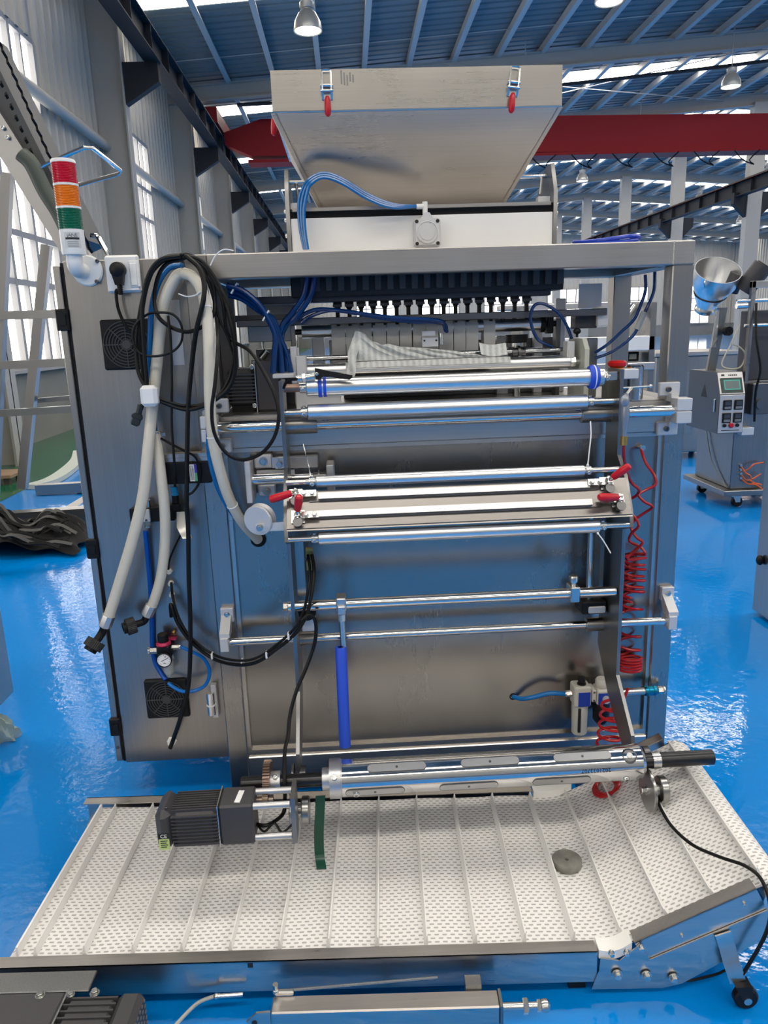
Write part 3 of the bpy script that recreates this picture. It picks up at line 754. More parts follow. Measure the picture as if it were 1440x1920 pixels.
MB().bx(-.035, .49, 2.57, 2.75, 1.881, 1.886).build('outlet_flange', M['steel_x'], DU)
# round pneumatic cylinder on the cover
c = W(801, 436, Y=yD - .03)
PC = thing('pneumatic_cylinder', 'square aluminium compact air cylinder with round end cap on the white cover', 'air cylinder', (c.x, yD - .02, c.z - .045))
MB().bx(c.x - .041, c.x + .041, yD - .035, yD, c.z - .041, c.z + .041, .006).build('cylinder_body', M['aluw'], PC)
MB().lathe((c.x, yD - .035, c.z), (0, -1, 0), [(0, 0), (.034, 0), (.034, .002), (.031, .004), (.0305, .002), (.024, .002), (.0235, .004), (0, .004)], 32).build('end_cap', M['aluw'], PC)
m = MB()
for sx in (-1, 1):
    for sz in (-1, 1): m.lathe((c.x + sx * .032, yD - .0352, c.z + sz * .032), (0, -1, 0), [(0, 0), (.0055, 0), (.0055, .001), (0, .001)], 12)
m.build('screw_hole', M['ink'], PC)
MB().hull8([(c.x - .02, yD - .03, c.z + .04), (c.x + .02, yD - .03, c.z + .04), (c.x + .02, yD - .005, c.z + .04), (c.x - .02, yD - .005, c.z + .04)], [(c.x - .008, yD - .03, c.z + .058), (c.x + .008, yD - .03, c.z + .058), (c.x + .008, yD - .005, c.z + .058), (c.x - .008, yD - .005, c.z + .058)]).build('port_boss', M['aluw'], PC)
m = MB().cyl((c.x - .004, yD - .018, c.z + .055), (c.x - .004, yD - .018, c.z + .09), .008, n=12).cyl((c.x - .004, yD - .018, c.z + .077), (c.x - .03, yD - .018, c.z + .077), .008, n=12)
m.build('elbow_fitting', M['whitep'], PC)
# blue air tubes arching to the cylinder
for i in range(3):
    o = (i - 1) * .006
    pts = [W(x, y, Y=yD - .03 - .012 * i) for x, y in ((571 + i * 3, 468), (564 + i * 4, 435), (560 + i * 5, 395), (563 + i * 6, 365), (578 + i * 2, 338 + i * 4), (606, 325 + i * 4), (640, 335 + i * 4), (690, 365 + i * 4), (735, 383 + i * 3))]
    pts.append(V((c.x - .032, yD - .018 - .002 * i, c.z + .077)))
    t = tag(MB().tube(pts, .0052, n=8).build('air_tube', M['blue']), 'bright blue air tube arching over the hopper front to the cylinder', 'tube', 'blue tubes arching to the air cylinder')
# ================================================================== film unwind rack in front of the frame
UR = thing('film_unwind_rack', 'film unwind rack of steel side plates with rows of shiny rollers', 'roller rack', (.29, 2.0, .6))
def rk(bm, name, mat, parent=None, angle=35): return bm.build(name, mat, parent or UR, angle)
XLp, XRp, TP = -.190, .748, .010
prof = [(2.115, 1.372), (1.985, 1.372), (1.985, 1.335), (2.02, 1.25), (2.02, 1.14), (1.93, 1.075), (1.915, .955), (1.955, .94), (1.985, .93), (1.985, .48), (1.845, .355), (1.80, .37), (1.785, .33), (1.80, .285), (1.86, .285), (2.06, .45), (2.115, .55)]
prof = [(2.165, 1.372), (2.062, 1.372), (2.062, 1.135), (2.0, 1.085), (1.95, 1.0), (1.94, .955), (1.995, .935), (1.995, .49), (1.86, .37), (1.845, .30), (1.90, .285), (2.06, .40), (2.165, .52)]
for x in (XLp, XRp):
    pl = rk(MB().prism([(x, y, z) for y, z in prof], (TP, 0, 0)), 'side_plate', M['grind'])
    # hub collars on the guide rails
    s = 1 if x < 0 else -1
    for z, r, w in ((RZ1, .026, .085), (RZ2, .022, .05)):
        x0 = x + (TP if s > 0 else 0)
        rk(MB().pipe((x0, 2.135, z), (x0 + s * w, 2.135, z), r, .0165 if z > 1 else .0125, n=24), 'rail_collar', M['steel_z'], pl)
def roller(z, y, x0, x1, r, nm='roller', mat='roller', shaft=.010, ends=True):
    o = rk(MB().cyl((x0, y, z), (x1, y, z), r, n=32, ch=.002), nm, M[mat])
    sh = MB().cyl((XLp + TP, y, z), (XRp, y, z), shaft, n=14)
    rk(sh, 'roller_shaft', M['zinc'], o)
    if ends:
        for xx, s in ((x0, -1), (x1, 1)):
            rk(MB().cyl((xx + s * .0005, y, z), (xx + s * .018, y, z), shaft * 1.55, n=18).capscrew((xx + s * .010, y, z + shaft * 1.3), (0, 0, 1), .005).capscrew((xx + s * .010, y - shaft * 1.3, z - .004), (0, -1, 0), .005), 'shaft_collar', M['zinc'], o)
    return o
RY1, RZ_ = 2.09, 1.352
r1 = roller(RZ_, RY1, -.117, .707, .0243)
r2 = roller(1.284, RY1, -.117, .664, .0215)
r3 = roller(1.108, 1.985, -.100, .630, .0155, shaft=.008)
r4 = roller(.960, 1.95, -.100, .665, .0185, shaft=.008)
r5 = rk(MB().cyl((XLp - .01, 2.02, .743), (XRp - .004, 2.02, .743), .0155, n=28, ch=.001), 'round_bar', M['chrome'])
rk(MB().hexa((XLp - .024, 2.02, .743), (XLp - .010, 2.02, .743), .013), 'bar_nut', M['zinc'], r5)
# blue rubber rings on the top roller
for x, w, R in ((W(600, 730, Y=2.07).x, .010, .028), (W(609, 730, Y=2.07).x, .008, .0275)):
    rk(MB().pipe((x - w / 2, RY1, RZ_), (x + w / 2, RY1, RZ_), R, .0243, n=28), 'rubber_ring', M['bluer'], r1)
x = W(1117, 706, Y=2.07).x
rk(MB().lathe((x - .014, RY1, RZ_), (1, 0, 0), [(.0235, 0), (.030, 0), (.033, .006), (.033, .020), (.028, .026), (.024, .027)], 28), 'rubber_ring', M['bluer'], r1)
rk(MB().pipe((x - .002, RY1, RZ_), (x + .001, RY1, RZ_), .0338, .03, n=28), 'ring_edge', M['strap'], r1)
rk(MB().hexa((x + .018, RY1, RZ_), (x + .030, RY1, RZ_), .024), 'shaft_nut', M['zinc'], r1)
rk(MB().bx(x + .034, XRp, RY1 - .014, RY1 + .014, RZ_ - .012, RZ_ + .014, .003), 'shaft_key', M['zinc'], r1)
# rusty end of the top shaft
rk(MB().cyl((XLp + .012, RY1, RZ_), (-.134, RY1, RZ_), .0115, n=14), 'worn_shaft_end', plain('worn_shaft', (.30, .20, .16), .4, .8, var=.4, vscale=60), r1)
# splice table between rollers 3 and 4
tp = [(1.945, 1.076), (1.93, 1.076), (1.93, .985), (1.945, .975), (2.03, .975), (2.03, .985), (1.945, .99)]
yb, yt2 = 1.925, 2.0
a0, a1 = V((0, 1.985, 1.082)), V((0, 1.93, .998))            # tilted board, top edge further back
nrm = V((0, -(a0.z - a1.z), (a0.y - a1.y) * 1)).normalized(); nrm = V((0, -.84, .54))
def slab(x0, x1, f0, f1, h0, h1, bev=0):
    P = lambda x, f, h: V((x, 0, 0)) + a0.lerp(a1, f) + nrm * h
    return MB().hull8([P(x0, f0, h0), P(x1, f0, h0), P(x1, f1, h0), P(x0, f1, h0)], [P(x0, f0, h1), P(x1, f0, h1), P(x1, f1, h1), P(x0, f1, h1)])
M['tablem'] = steel('table_steel', (.25, .236, .225), .26, 'x', .06, .008, .1)
bd = rk(slab(XLp + TP, XRp - .001, -.02, 1.06, -.006, 0), 'splice_table', M['tablem'])
rk(slab(XLp + TP, XRp - .001, 1.0, 1.06, 0, .008), 'table_lip', M['tablem'], bd)
rk(MB().prism([(XLp + TP, 1.926, .989), (XLp + TP, 1.99, .985), (XLp + TP, 1.99, .992), (XLp + TP, 1.93, .997)], (XRp - XLp - TP, 0, 0)), 'table_underside', M['steel_x'], bd)
for f, nm in ((.10, 'upper'), (.60, 'lower')):
    rk(slab(-.095, .640, f, f + .17, .004, .014), 'clamp_bar', M['alu'], bd)
    rk(slab(-.120, .665, f + .17, f + .21, .0005, .004), 'clamp_slot', M['darksteel'], bd)
def toggle(x, f, hdir, hlen=.052):
    """toggle clamp with dipped red handle"""
    c = V((x, 0, 0)) + a0.lerp(a1, f) + nrm * .002; u = (a0 - a1).normalized(); s = V((1, 0, 0))
    T = thing('toggle_clamp', 'x', 'clamp', c)
    sg = 1 if x < .3 else -1
    m = MB().hull8([c - s * .018 - u * .018, c + s * .018 - u * .018, c + s * .018 + u * .018, c - s * .018 + u * .018], [c - s * .018 - u * .018 + nrm * .004, c + s * .018 - u * .018 + nrm * .004, c + s * .018 + u * .018 + nrm * .004, c - s * .018 + u * .018 + nrm * .004])
    m.build('base', M['zinc'], T)
    m = MB()
    for k in (-.006, .006): m.hull8([c + u * (k - .002) - s * .012, c + u * (k + .002) - s * .012, c + u * (k + .002) + s * .014, c + u * (k - .002) + s * .014], [c + u * (k - .002) - s * .006 + nrm * .03, c + u * (k + .002) - s * .006 + nrm * .03, c + u * (k + .002) + s * .006 + nrm * .034, c + u * (k - .002) + s * .006 + nrm * .034])
    m.cyl(c - u * .012 + nrm * .024, c + u * .012 + nrm * .024, .0045, n=10).cyl(c - u * .012 + nrm * .012 + s * .006, c + u * .012 + nrm * .012 + s * .006, .004, n=10)
    m.build('pivot_link', M['zinc'], T)
    e2 = c + s * sg * .055 + nrm * .014
    m = MB().hull8([c + nrm * .012 - u * .009, c + nrm * .012 + u * .009, e2 + u * .009, e2 - u * .009], [c + nrm * .017 - u * .009, c + nrm * .017 + u * .009, e2 + nrm * .004 + u * .009, e2 + nrm * .004 - u * .009])
    m.build('arm', M['zinc'], T)
    m = MB()
    for d in (.022, .044): m.bolt(c + s * sg * d + nrm * .018, nrm, .0065)
    m.build('arm_bolt', M['zinc'], T)
    m = MB().cyl(c - u * .022 - s * sg * .0 + nrm * .0, c - u * .022 + nrm * .02, .009, n=14).cyl(c - u * .022 + nrm * .018, c - u * .022 + nrm * .026, .013, n=14)
    m.build('spindle', M['darksteel'], T)
    h = V(hdir).normalized(); st = c + nrm * .030
    m = MB().tube([st - u * .005, st + h * .012 - u * .005], .0025, n=6, smooth=False).tube([st + u * .005, st + h * .016 + u * .005], .0025, n=6, smooth=False); m.build('lever', M['zinc'], T)
    m = MB().lathe(st + h * .010, h, [(0, 0), (.008, 0), (.0095, .004), (.011, hlen * .5), (.0105, hlen * .88), (.007, hlen * .97), (0, hlen)], 14); m.build('grip', M['red'], T)
    return T
c = W(545, 912, Y=1.95).x
t = toggle(-.155, .12, (-1, -.25, -.22), .062); t['label'] = 'toggle clamp with its red grip pointing out past the left plate'
t = toggle(-.150, .72, (.18, -.4, 1), .048); t['label'] = 'toggle clamp with its red grip standing up on the splice table'
t = toggle(.690, .14, (.55, -.4, .55), .058); t['label'] = 'toggle clamp with its red grip raised towards the red spiral hose'
t = toggle(.712, .66, (-1, -.3, .12), .062); t['label'] = 'toggle clamp with its red grip lying over the splice table'
# left idler disc on a bracket
c = W(487, 975, Y=1.97)
ID = rk(MB().lathe((c.x, 1.98, c.z), V((-.35, -.9, -.1)), [(0, -.016), (.040, -.016), (.042, -.012), (.036, -.004), (.036, .004), (.042, .012), (.040, .016), (.006, .016), (0, .016)], 32), 'idler_disc', M['aluw'])
rk(MB().prism([(c.x - .01, 1.958, c.z - .028), (c.x + .075, 1.96, c.z - .030), (c.x + .075, 1.96, c.z - .006), (c.x - .01, 1.958, c.z - .008)], (0, .004, 0)), 'bracket_arm', M['aluw'], ID)
rk(MB().bolt((c.x + .0, 1.958, c.z - .018), (0, -1, 0), .007, .012), 'axle_bolt', M['zinc'], ID)
mm = MB()
for z in (c.z - .012, c.z - .024): mm.bolt((XLp, 1.955 + .05, z), (-1, 0, 0), .005)
rk(mm, 'bracket_bolt', M['zinc'], ID)
# clamp on the round bar and the blue dancer roll hanging from it
cx = W(639, 1120, Y=2.0).x
DR = thing('dancer_roller', 'bright blue sleeve roller hanging on a threaded rod from the round bar', 'roller', (cx, 2.0, .24))
MB().bx(cx - .014, cx + .014, 1.995, 2.045, .728, .768, .003).bx(cx - .012, cx + .012, 1.985, 2.0, .722, .748, .003).build('clamp_block', M['alu'], DR)
MB().hexa((cx, 2.0, .700), (cx, 2.0, .722), .011).build('lock_nut', M['zinc'], DR)
pa, pb = V((cx, 2.0, .71)), V((cx + .002, 1.99, .595)); pe = W(647, 1399, Y=1.955)
MB().cyl(pa, pb, .0085, n=14).build('rod', M['zinc'], DR)
p1 = W(639, 1213, Y=1.988)
MB().lathe(p1, pe - p1, [(.009, 0), (.0155, 0), (.0165, .002), (.0165, (pe - p1).length), (0, (pe - p1).length)], 24).build('sleeve', M['bluer'], DR)
cx2 = W(1079, 1100, Y=2.0).x
k = rk(MB().bx(cx2 - .014, cx2 + .014, 1.995, 2.045, .722, .768, .003), 'bar_clamp', M['zinc'])
rk(MB().lathe((cx2, 2.02, .768), (0, 0, 1), [(0, 0), (.008, 0), (.008, .008), (.013, .010), (.014, .024), (.012, .028), (0, .028)], 18), 'thumb_screw', M['zinc'], k)
# upright pneumatic cylinder behind the right plate
x = W(1105, 1050, Y=2.13).x
rk(MB().cyl((x, 2.12, .67), (x, 2.12, 1.0), .010, n=14), 'vertical_rod', M['zinc'])
rk(MB().bx(x + .022, x + .034, 2.10, 2.16, .70, 1.0), 'vertical_strip', M['grind'])
rk(MB().bx(x - .03, x + .045, 2.09, 2.17, .645, .685, .004), 'cylinder_foot', M['black'])
rk(MB().bx(x - .012, x + .04, 2.082, 2.09, .650, .672, .003), 'foot_bracket', M['aluw'])
# limit switch block by the left plate
x = W(575, 1165, Y=2.06).x
rk(MB().bx(x - .014, x + .026, 2.04, 2.08, .655, .70, .003), 'sensor_bracket', M['aluw'])
rk(MB().cyl((x + .005, 2.03, .72), (x + .005, 2.07, .715), .026, n=18), 'sensor_knob', M['black'])
rk(MB().bx(XLp + TP + .006, XLp + TP + .03, 2.06, 2.075, .76, .93), 'sensor_strip', M['steel_z'])
rk(MB().bx(XLp + TP + .036, XLp + TP + .056, 2.06, 2.075, .875, .9).bx(XLp + TP + .036, XLp + TP + .058, 2.06, 2.075, .835, .86), 'brass_fitting', M['brass'])
# ================================================================== expanding air shaft with its motor
SY, SZ = 1.80, .328
AS = thing('air_shaft', 'polished expanding air shaft with grooved keys and black journal ends', 'air shaft', (.3, SY, SZ - .045))
def sh(bm, name, mat, parent=None): return bm.build(name, mat, parent or AS)
R = .048; xs0, xs1 = -.095, .755
m = MB(); m.lathe((xs0, SY, SZ), (1, 0, 0), [(0, 0), (R, 0), (R, .0)], 48)
prof = [(0, 0), (R, 0), (R, xs1 - xs0 - .01), (R - .008, xs1 - xs0), (.016, xs1 - xs0), (0, xs1 - xs0)]
m = MB().lathe((xs0, SY, SZ), (1, 0, 0), prof, 56); tube = sh(m, 'shaft_tube', M['chrome'])
# expanding keys: rounded bars set in grooves
M['keym'] = plain('key_metal', (.55, .55, .55), .38, 1.0)
for j, ang in enumerate((58, -20)):
    a = math.radians(ang)
    for k in range(3):
        x0 = xs0 + .10 + k * .25 + (0 if j != 1 else -.06)
        if x0 + .15 > xs1 - .05: continue
        d = V((0, -math.cos(a), math.sin(a))); u = V((0, math.sin(a), math.cos(a)))
        c0 = V((0, SY, SZ)) + d * (R - .001)
        n = 8; w = .011
        ring = [V((x0 + w - w * math.sin(PI * q / n), 0, 0)) + u * (w * math.cos(PI * q / n)) for q in range(n + 1)] + [V((x0 + .145 + w * math.sin(PI * q / n), 0, 0)) - u * (w * math.cos(PI * q / n)) for q in range(n + 1)]
        o = sh(MB().prism([c0 + p for p in ring], d * .0022), 'expanding_key', M['keym'], tube)
        sh(MB().tube([c0 + p * 1 + d * .0008 + (u * (p.dot(u)) * .12) for p in ring], .0013, n=5, closed=True, smooth=False), 'key_groove', M['darksteel'], tube)
        sh(MB().cyl(c0 + V((x0 + .078, 0, 0)) + d * .002, c0 + V((x0 + .078, 0, 0)) + d * .0032, .0035, n=10), 'key_screw', M['darksteel'], tube)
# groove ring + collar at the left end
sh(MB().pipe((xs0 - .002, SY, SZ), (xs0 + .028, SY, SZ), R + .004, .02, n=48).pipe((xs0 + .0285, SY, SZ), (xs0 + .0315, SY, SZ), R + .001, R - .004, n=48), 'end_collar', M['alu'])
for xk, an in ((xs0 + .012, 35), (xs0 + .068, -20)):
    a = math.radians(an); d = V((0, -math.cos(a), math.sin(a)))
    sh(MB().capscrew(V((xk, SY, SZ)) + d * (R + .001), d, .0085), 'cap_screw', M['zinc'])
a = math.radians(-30); d = V((0, -math.cos(a), math.sin(a)))
sh(MB().capscrew(V((xs1 - .055, SY, SZ)) + d * (R - .003), d, .0085), 'cap_screw', M['zinc'])
a = math.radians(52); d = V((0, -math.cos(a), math.sin(a)))
sh(MB().lathe(V((xs1 - .045, SY, SZ)) + d * (R - .0045), d, [(0, .004), (.016, .004), (.018, .006), (.020, .005), (.021, .0)], 26), 'valve_pocket', M['darksteel'])
sh(MB().cyl(V((xs1 - .045, SY, SZ)) + d * (R - .004), V((xs1 - .045, SY, SZ)) + d * (R + .003), .008, n=14), 'inflation_valve', M['zinc'])
# journals
sh(MB().cyl((-.335, SY, SZ), (xs0, SY, SZ), .0185, n=28, ch=.002), 'journal', M['gun'])
sh(MB().cyl((xs1, SY, SZ), (.955, SY, SZ), .0205, n=28, ch=.002), 'journal', M['gun'])
sh(MB().pipe((xs1 + .028, SY, SZ), (xs1 + .05, SY, SZ), .0225, .02, n=28), 'journal_ring', M['zinc'])
sh(MB().pipe((xs0 - .022, SY, SZ), (xs0 - .002, SY, SZ), .030, .018, n=28), 'step_ring', M['alu'])
# bronze gear on the left journal
gx = W(503, 1470, Y=SY).x; nt_ = 40; g = MB(); ring = []
for k in range(nt_ * 4):
    a = 2 * PI * k / (nt_ * 4); r = .058 if k % 4 in (0, 1) else .052
    ring.append(V((gx - .009, SY + r * math.cos(a), SZ + r * math.sin(a))))
g.prism(ring, (.018, 0, 0)); gear = sh(g, 'spur_gear', plain('worn_gear', (.30, .22, .18), .38, .9, var=.3, vscale=50))
sh(MB().pipe((gx + .009, SY, SZ), (gx + .034, SY, SZ), .029, .018, n=28), 'gear_hub', M['alu'], gear)
sh(MB().capscrew((gx + .022, SY - .018, SZ + .026), (0, -.6, .8), .0065), 'set_screw', M['zinc'], gear)
# number stamped upside down on the tube
ta = math.radians(12)
txt = text('serial_number', '2021033707', (xs1 - .14, SY, SZ), (-1, 0, 0), (0, 0, -1), .016, M['ink'], tube, ext=0)
for v in txt.data.vertices:
    q = v.co.z / R + ta; v.co = V((v.co.x, -(R + .0006) * math.cos(q), (R + .0006) * math.sin(q)))
# ------------------------------------------------------------------ bearing wheels on the arms (carry the shaft)
M['wheelm'] = plain('wheel_steel', (.36, .36, .35), .28, 1.0)
def wheel_pair(x, s, lab):
    T = MB().cyl((x - .004, SY + .02, SZ - .05), (x + .0, SY + .02, SZ - .05), .012, n=12).build('support_wheel', M['zinc'], UR); T['label'] = lab
    y, z = SY - .03, SZ - .070
    rw = .058 if s > 0 and x > 0 else .040
    MB().lathe((x, y, z), (s, 0, 0), [(0, 0), (rw - .002, 0), (rw, .002), (rw, .008), (.018, .010), (.018, .030), (.034, .032), (.036, .034), (.036, .050), (.034, .052), (0, .052)], 32).build('wheel', M['wheelm'], T)
    MB().bolt((x, y, z), (-s, 0, 0), .010, .012).build('axle_bolt', M['zinc'], T)
    y2, z2 = SY + .065, SZ - .030
    MB().lathe((x, y2, z2), (s, 0, 0), [(0, 0), (.034, 0), (.036, .002), (.036, .008), (.018, .010), (.018, .022), (.030, .024), (.030, .040), (0, .040)], 32).build('wheel', M['darksteel'], T)
wheel_pair(XRp + TP + .004, 1, 'steel bearing wheels carrying the plain black end of the air shaft')
wheel_pair(XLp - .016, 1, 'steel bearing wheels carrying the geared end of the air shaft')
# ------------------------------------------------------------------ unwind motor
GMt = thing('gear_motor', 'dark grey gear motor mounted beside the geared end of the air shaft', 'motor', (-.4, SY - .08, .14))
a = W(415, 1587, Y=SY - .14); b = W(478, 1490, Y=SY - .14)
gx0, gx1 = a.x, W(478, 1570, Y=SY - .14).x; gz0 = a.z; gz1 = W(425, 1512, Y=SY - .14).z
gy0, gy1 = SY - .14, SY - .055
bxm = MB().bx(gx0, gx1, gy0, gy1, gz0, gz1, .005).build('gearbox', M['motor'], GMt)
MB().bx(gx0 - .003, gx0, gy0 - .002, gy1 + .002, gz0 - .002, gz1 + .002).build('flange_joint', M['zinc'], GMt)
yc, zc = (gy0 + gy1) / 2, (gz0 + gz1) / 2; h = (gz1 - gz0) / 2
fin = MB(); x0m, x1m = W(322, 1540, Y=SY - .14).x, gx0 - .003
fin.bx(x0m, x1m, yc - h * .86, yc + h * .86, zc - h * .86, zc + h * .86, .012)
for k in range(-4, 5):
    fin.bx(x0m, x1m, yc - h * .92, yc + h * .92, zc + k * h * .17 - .0016, zc + k * h * .17 + .0016); fin.bx(x0m, x1m, yc + k * h * .17 - .0016, yc + k * h * .17 + .0016, zc - h * .92, zc + h * .92)
fin.build('motor_housing', M['motor'], GMt)
xe = W(291, 1540, Y=SY - .14).x
cap = MB().bx(xe, x0m, yc - h * .98, yc + h * .98, zc - h * .98, zc + h * .98, .016).build('end_cover', M['motor'], GMt)
MB().capscrew((x0m - .012, yc - h * .6, zc + h * .98), (0, 0, 1), .004).build('cover_screw', M['darksteel'], cap)
sx = W(300, 1570, Y=gy0).x
MB().bx(sx, sx + .026, yc - h * .99, yc - h * .97, zc - h * .82, zc - h * .28).build('rating_sticker', plain('sticker_green', (.50, .62, .22), .5), cap)
MB().bx(sx, sx + .026, yc - h * .99, yc - h * .97, zc - h * .28, zc - h * .02).build('warning_sticker', M['ink'], cap)
text('sticker_text', 'CE', (sx + .013, yc - h * .992, zc - h * .15), (1, 0, 0), (0, 0, 1), .014, M['white'], cap)
for k in range(4): MB().bx(sx + .004, sx + .022 - .003 * (k % 2), yc - h * .994, yc - h * .985, zc - h * (.38 + .1 * k) - .0012, zc - h * (.38 + .1 * k) + .0012).build('sticker_line', M['ink'], cap)
MB().box(((gx0 + gx1) / 2 + .006, yc - .005, gz1 + .0008), (.014, .05, .0012), Matrix.Rotation(-.12, 3, 'Z')).build('nameplate', M['strap'], bxm)
# motor bracket: four spacers and a plate down from the left arm
for z, y in ((gz1 - .012, gy0 + .012), (gz0 + .012, gy0 + .012), (gz1 - .012, gy1 - .012)):
    MB().cyl((gx1, y, z), (XLp - .004, y, z), .009, n=14).build('spacer_bar', M['alu'], GMt)
MB().prism([(XLp - .002, gy0, gz1 + .01), (XLp - .002, gy0, gz0 - .004), (XLp - .002, gy1 - .03, gz0 - .004), (XLp - .002, gy1, gz1 + .01)], (.012, 0, 0)).build('bracket_plate', M['grind'], GMt)
pg = MB(); ring = []
for k in range(96):
    a = 2 * PI * k / 96; r = .022 if k % 4 in (0, 1) else .019
    ring.append(V((gx - .007, yc + .03 + r * math.cos(a), zc + .02 + r * math.sin(a))))
pg.prism(ring, (.014, 0, 0)).cyl((gx1, yc + .03, zc + .02), (gx + .02, yc + .03, zc + .02), .009, n=14).build('pinion', plain('pinion_steel', (.32, .25, .2), .4, .9), GMt)
MB().tube([(gx1, yc, zc - .03), (gx1 + .02, yc - .01, zc - .045), (gx1 + .045, yc, zc - .03), (gx1 + .065, yc - .01, zc - .05), (XLp - .004, yc, zc - .035)], .003, n=6).build('motor_lead', M['rubber'], GMt)
# green strap hanging from the shaft end
x = W(601, 1500, Y=SY).x
pts = [W(601, 1492, Y=SY - .03), W(600, 1515, Y=SY - .032), W(598, 1560, Y=SY - .036), W(599, 1600, Y=SY - .040), W(603, 1630, Z=.1045)]
GS = tag(MB().ribbon(smooth_path(pts), (.026, 0, 0), .0025).build('green_strap', plain('green_webbing', (.005, .060, .035), .3)), 'dark green strap hanging down from the air shaft collar', 'strap')
# ================================================================== white belt conveyor in the foreground
_a, _b, O = W(0, 1815, Z=.118), W(1122, 1783, Z=.118), W(600, 1800, Z=.118)
du = (_b - _a); du.z = 0; du.normalize(); dv = V((-du.y, du.x, 0))
CT = Matrix(((du.x, dv.x, 0, O.x), (du.y, dv.y, 0, O.y), (0, 0, 1, 0), (0, 0, 0, 1)))   # local (u along, v across, z)
CTi = CT.inverted()
def CL(x, y, z): q = CTi @ W(x, y, Z=z); return q
CV = thing('belt_conveyor', 'white perforated belt conveyor with cleats lying in front of the machine', 'conveyor', CT @ V((.1, .3, 0)))
def cv(bm, name, mat, parent=None, angle=35): return bm.build(name, mat, parent or CV, angle)
INC = math.radians(27); UB = .69; ZB = .100
uL = CL(35, 1795, ZB).x - .005; UE = UB + .325 / math.cos(INC) * math.cos(INC)
VN, VF = .032, CL(700, 1500, ZB).y
RB = .22                                                        # bend radius of the belt path
def path(s):
    """s along the belt from the bend; returns (u, z, angle)"""
    if s < -RB * math.tan(INC / 2): return UB + s, ZB, 0.0
    s2 = s + RB * math.tan(INC / 2); arc = RB * INC
    u0 = UB - RB * math.tan(INC / 2)
    if s2 < arc:
        a = s2 / RB; return u0 + RB * math.sin(a), ZB + RB * (1 - math.cos(a)), a
    s3 = s2 - arc
    return u0 + RB * math.sin(INC) + s3 * math.cos(INC), ZB + RB * (1 - math.cos(INC)) + s3 * math.sin(INC), INC
SE = .36                                                       # length after the bend
def belt_mat():
    m, nt, b = _nt('perforated_belt'); L = nt.links
    uv = _n(nt, 'ShaderNodeUVMap'); uv.uv_map = 'UVMap'
    sp = _n(nt, 'ShaderNodeSeparateXYZ'); L.new(uv.outputs[0], sp.inputs[0])
    def mth(op, a, bb=None, c=None):
        n = _n(nt, 'ShaderNodeMath', operation=op)
        for i, v in enumerate((a, bb, c)):
            if v is None: continue
            if isinstance(v, (int, float)): n.inputs[i].default_value = v
            else: L.new(v, n.inputs[i])
        return n.outputs[0]
    PX, PY = .0190, .0108
    v = mth('DIVIDE', sp.outputs[1], PY); row = mth('FLOOR', v); par = mth('MULTIPLY', mth('MODULO', row, 2.0), .5)
    u = mth('ADD', mth('DIVIDE', sp.outputs[0], PX), par)
    fu = mth('ABSOLUTE', mth('SUBTRACT', mth('FRACT', u), .5)); fv = mth('ABSOLUTE', mth('SUBTRACT', mth('FRACT', v), .5))
    # slot: rounded oblong opening
    du_ = mth('MAXIMUM', mth('SUBTRACT', fu, .17), 0.0)
    dd = mth('SQRT', mth('ADD', mth('POWER', mth('MULTIPLY', du_, PX / PY), 2.0), mth('POWER', fv, 2.0)))
    mr = _n(nt, 'ShaderNodeMapRange'); mr.inputs[1].default_value = .14; mr.inputs[2].default_value = .26; L.new(dd, mr.inputs[0])
    slot = mr.outputs[0]                                                   # 0 in the slot, 1 on the land
    nz = _n(nt, 'ShaderNodeTexNoise'); nz.inputs['Scale'].default_value = 5; L.new(uv.outputs[0], nz.inputs['Vector'])
    c1 = _n(nt, 'ShaderNodeMix', data_type='RGBA'); c1.inputs[6].default_value = (.80, .78, .765, 1); c1.inputs[7].default_value = (.86, .845, .83, 1); L.new(nz.outputs['Fac'], c1.inputs[0])
    mx = _n(nt, 'ShaderNodeMix', data_type='RGBA'); mx.inputs[6].default_value = (.44, .425, .42, 1); L.new(c1.outputs[2], mx.inputs[7]); L.new(slot, mx.inputs[0])
    L.new(mx.outputs[2], b.inputs['Base Color']); b.inputs['Roughness'].default_value = .5
    bp = _n(nt, 'ShaderNodeBump'); bp.inputs['Strength'].default_value = .6; bp.inputs['Distance'].default_value = .004
    L.new(slot, bp.inputs['Height']); L.new(bp.outputs['Normal'], b.inputs['Normal'])
    return m
M['belt'] = belt_mat()
# belt skin: flat run, bend, incline, wrap over the end roller, closing underneath
prof = []; s = uL - UB
prof.append((uL - .02, ZB - .012, -1.2)); 
N1 = 60
for k in range(N1 + 1):
    sK = (uL - UB) + (SE - (uL - UB)) * k / N1; u, z, a = path(sK); prof.append((u, z + .0015 * math.sin(sK * 26) * (1 if sK < 0 else 0), a))
u, z, a = path(SE); rE = .042; cu, cz = u + rE * math.sin(a), z - rE * math.cos(a)
for k in range(1, 9):
    th = a - k * (2.6 / 8); prof.append((cu - rE * math.sin(th), cz + rE * math.cos(th), th))
bm = MB(CT); uvs = []; acc = 0; last = None
rows = []
for u, z, a in prof:
    if last is not None: acc += math.hypot(u - last[0], z - last[1])
    last = (u, z); rows.append((acc, [bm._v((u, VN, z)), bm._v((u, VF, z)), bm._v((u + .006 * math.sin(a), VN, z - .006 * math.cos(a))), bm._v((u + .006 * math.sin(a), VF, z - .006 * math.cos(a)))]))
uvl = bm.bm.loops.layers.uv.new('UVMap')
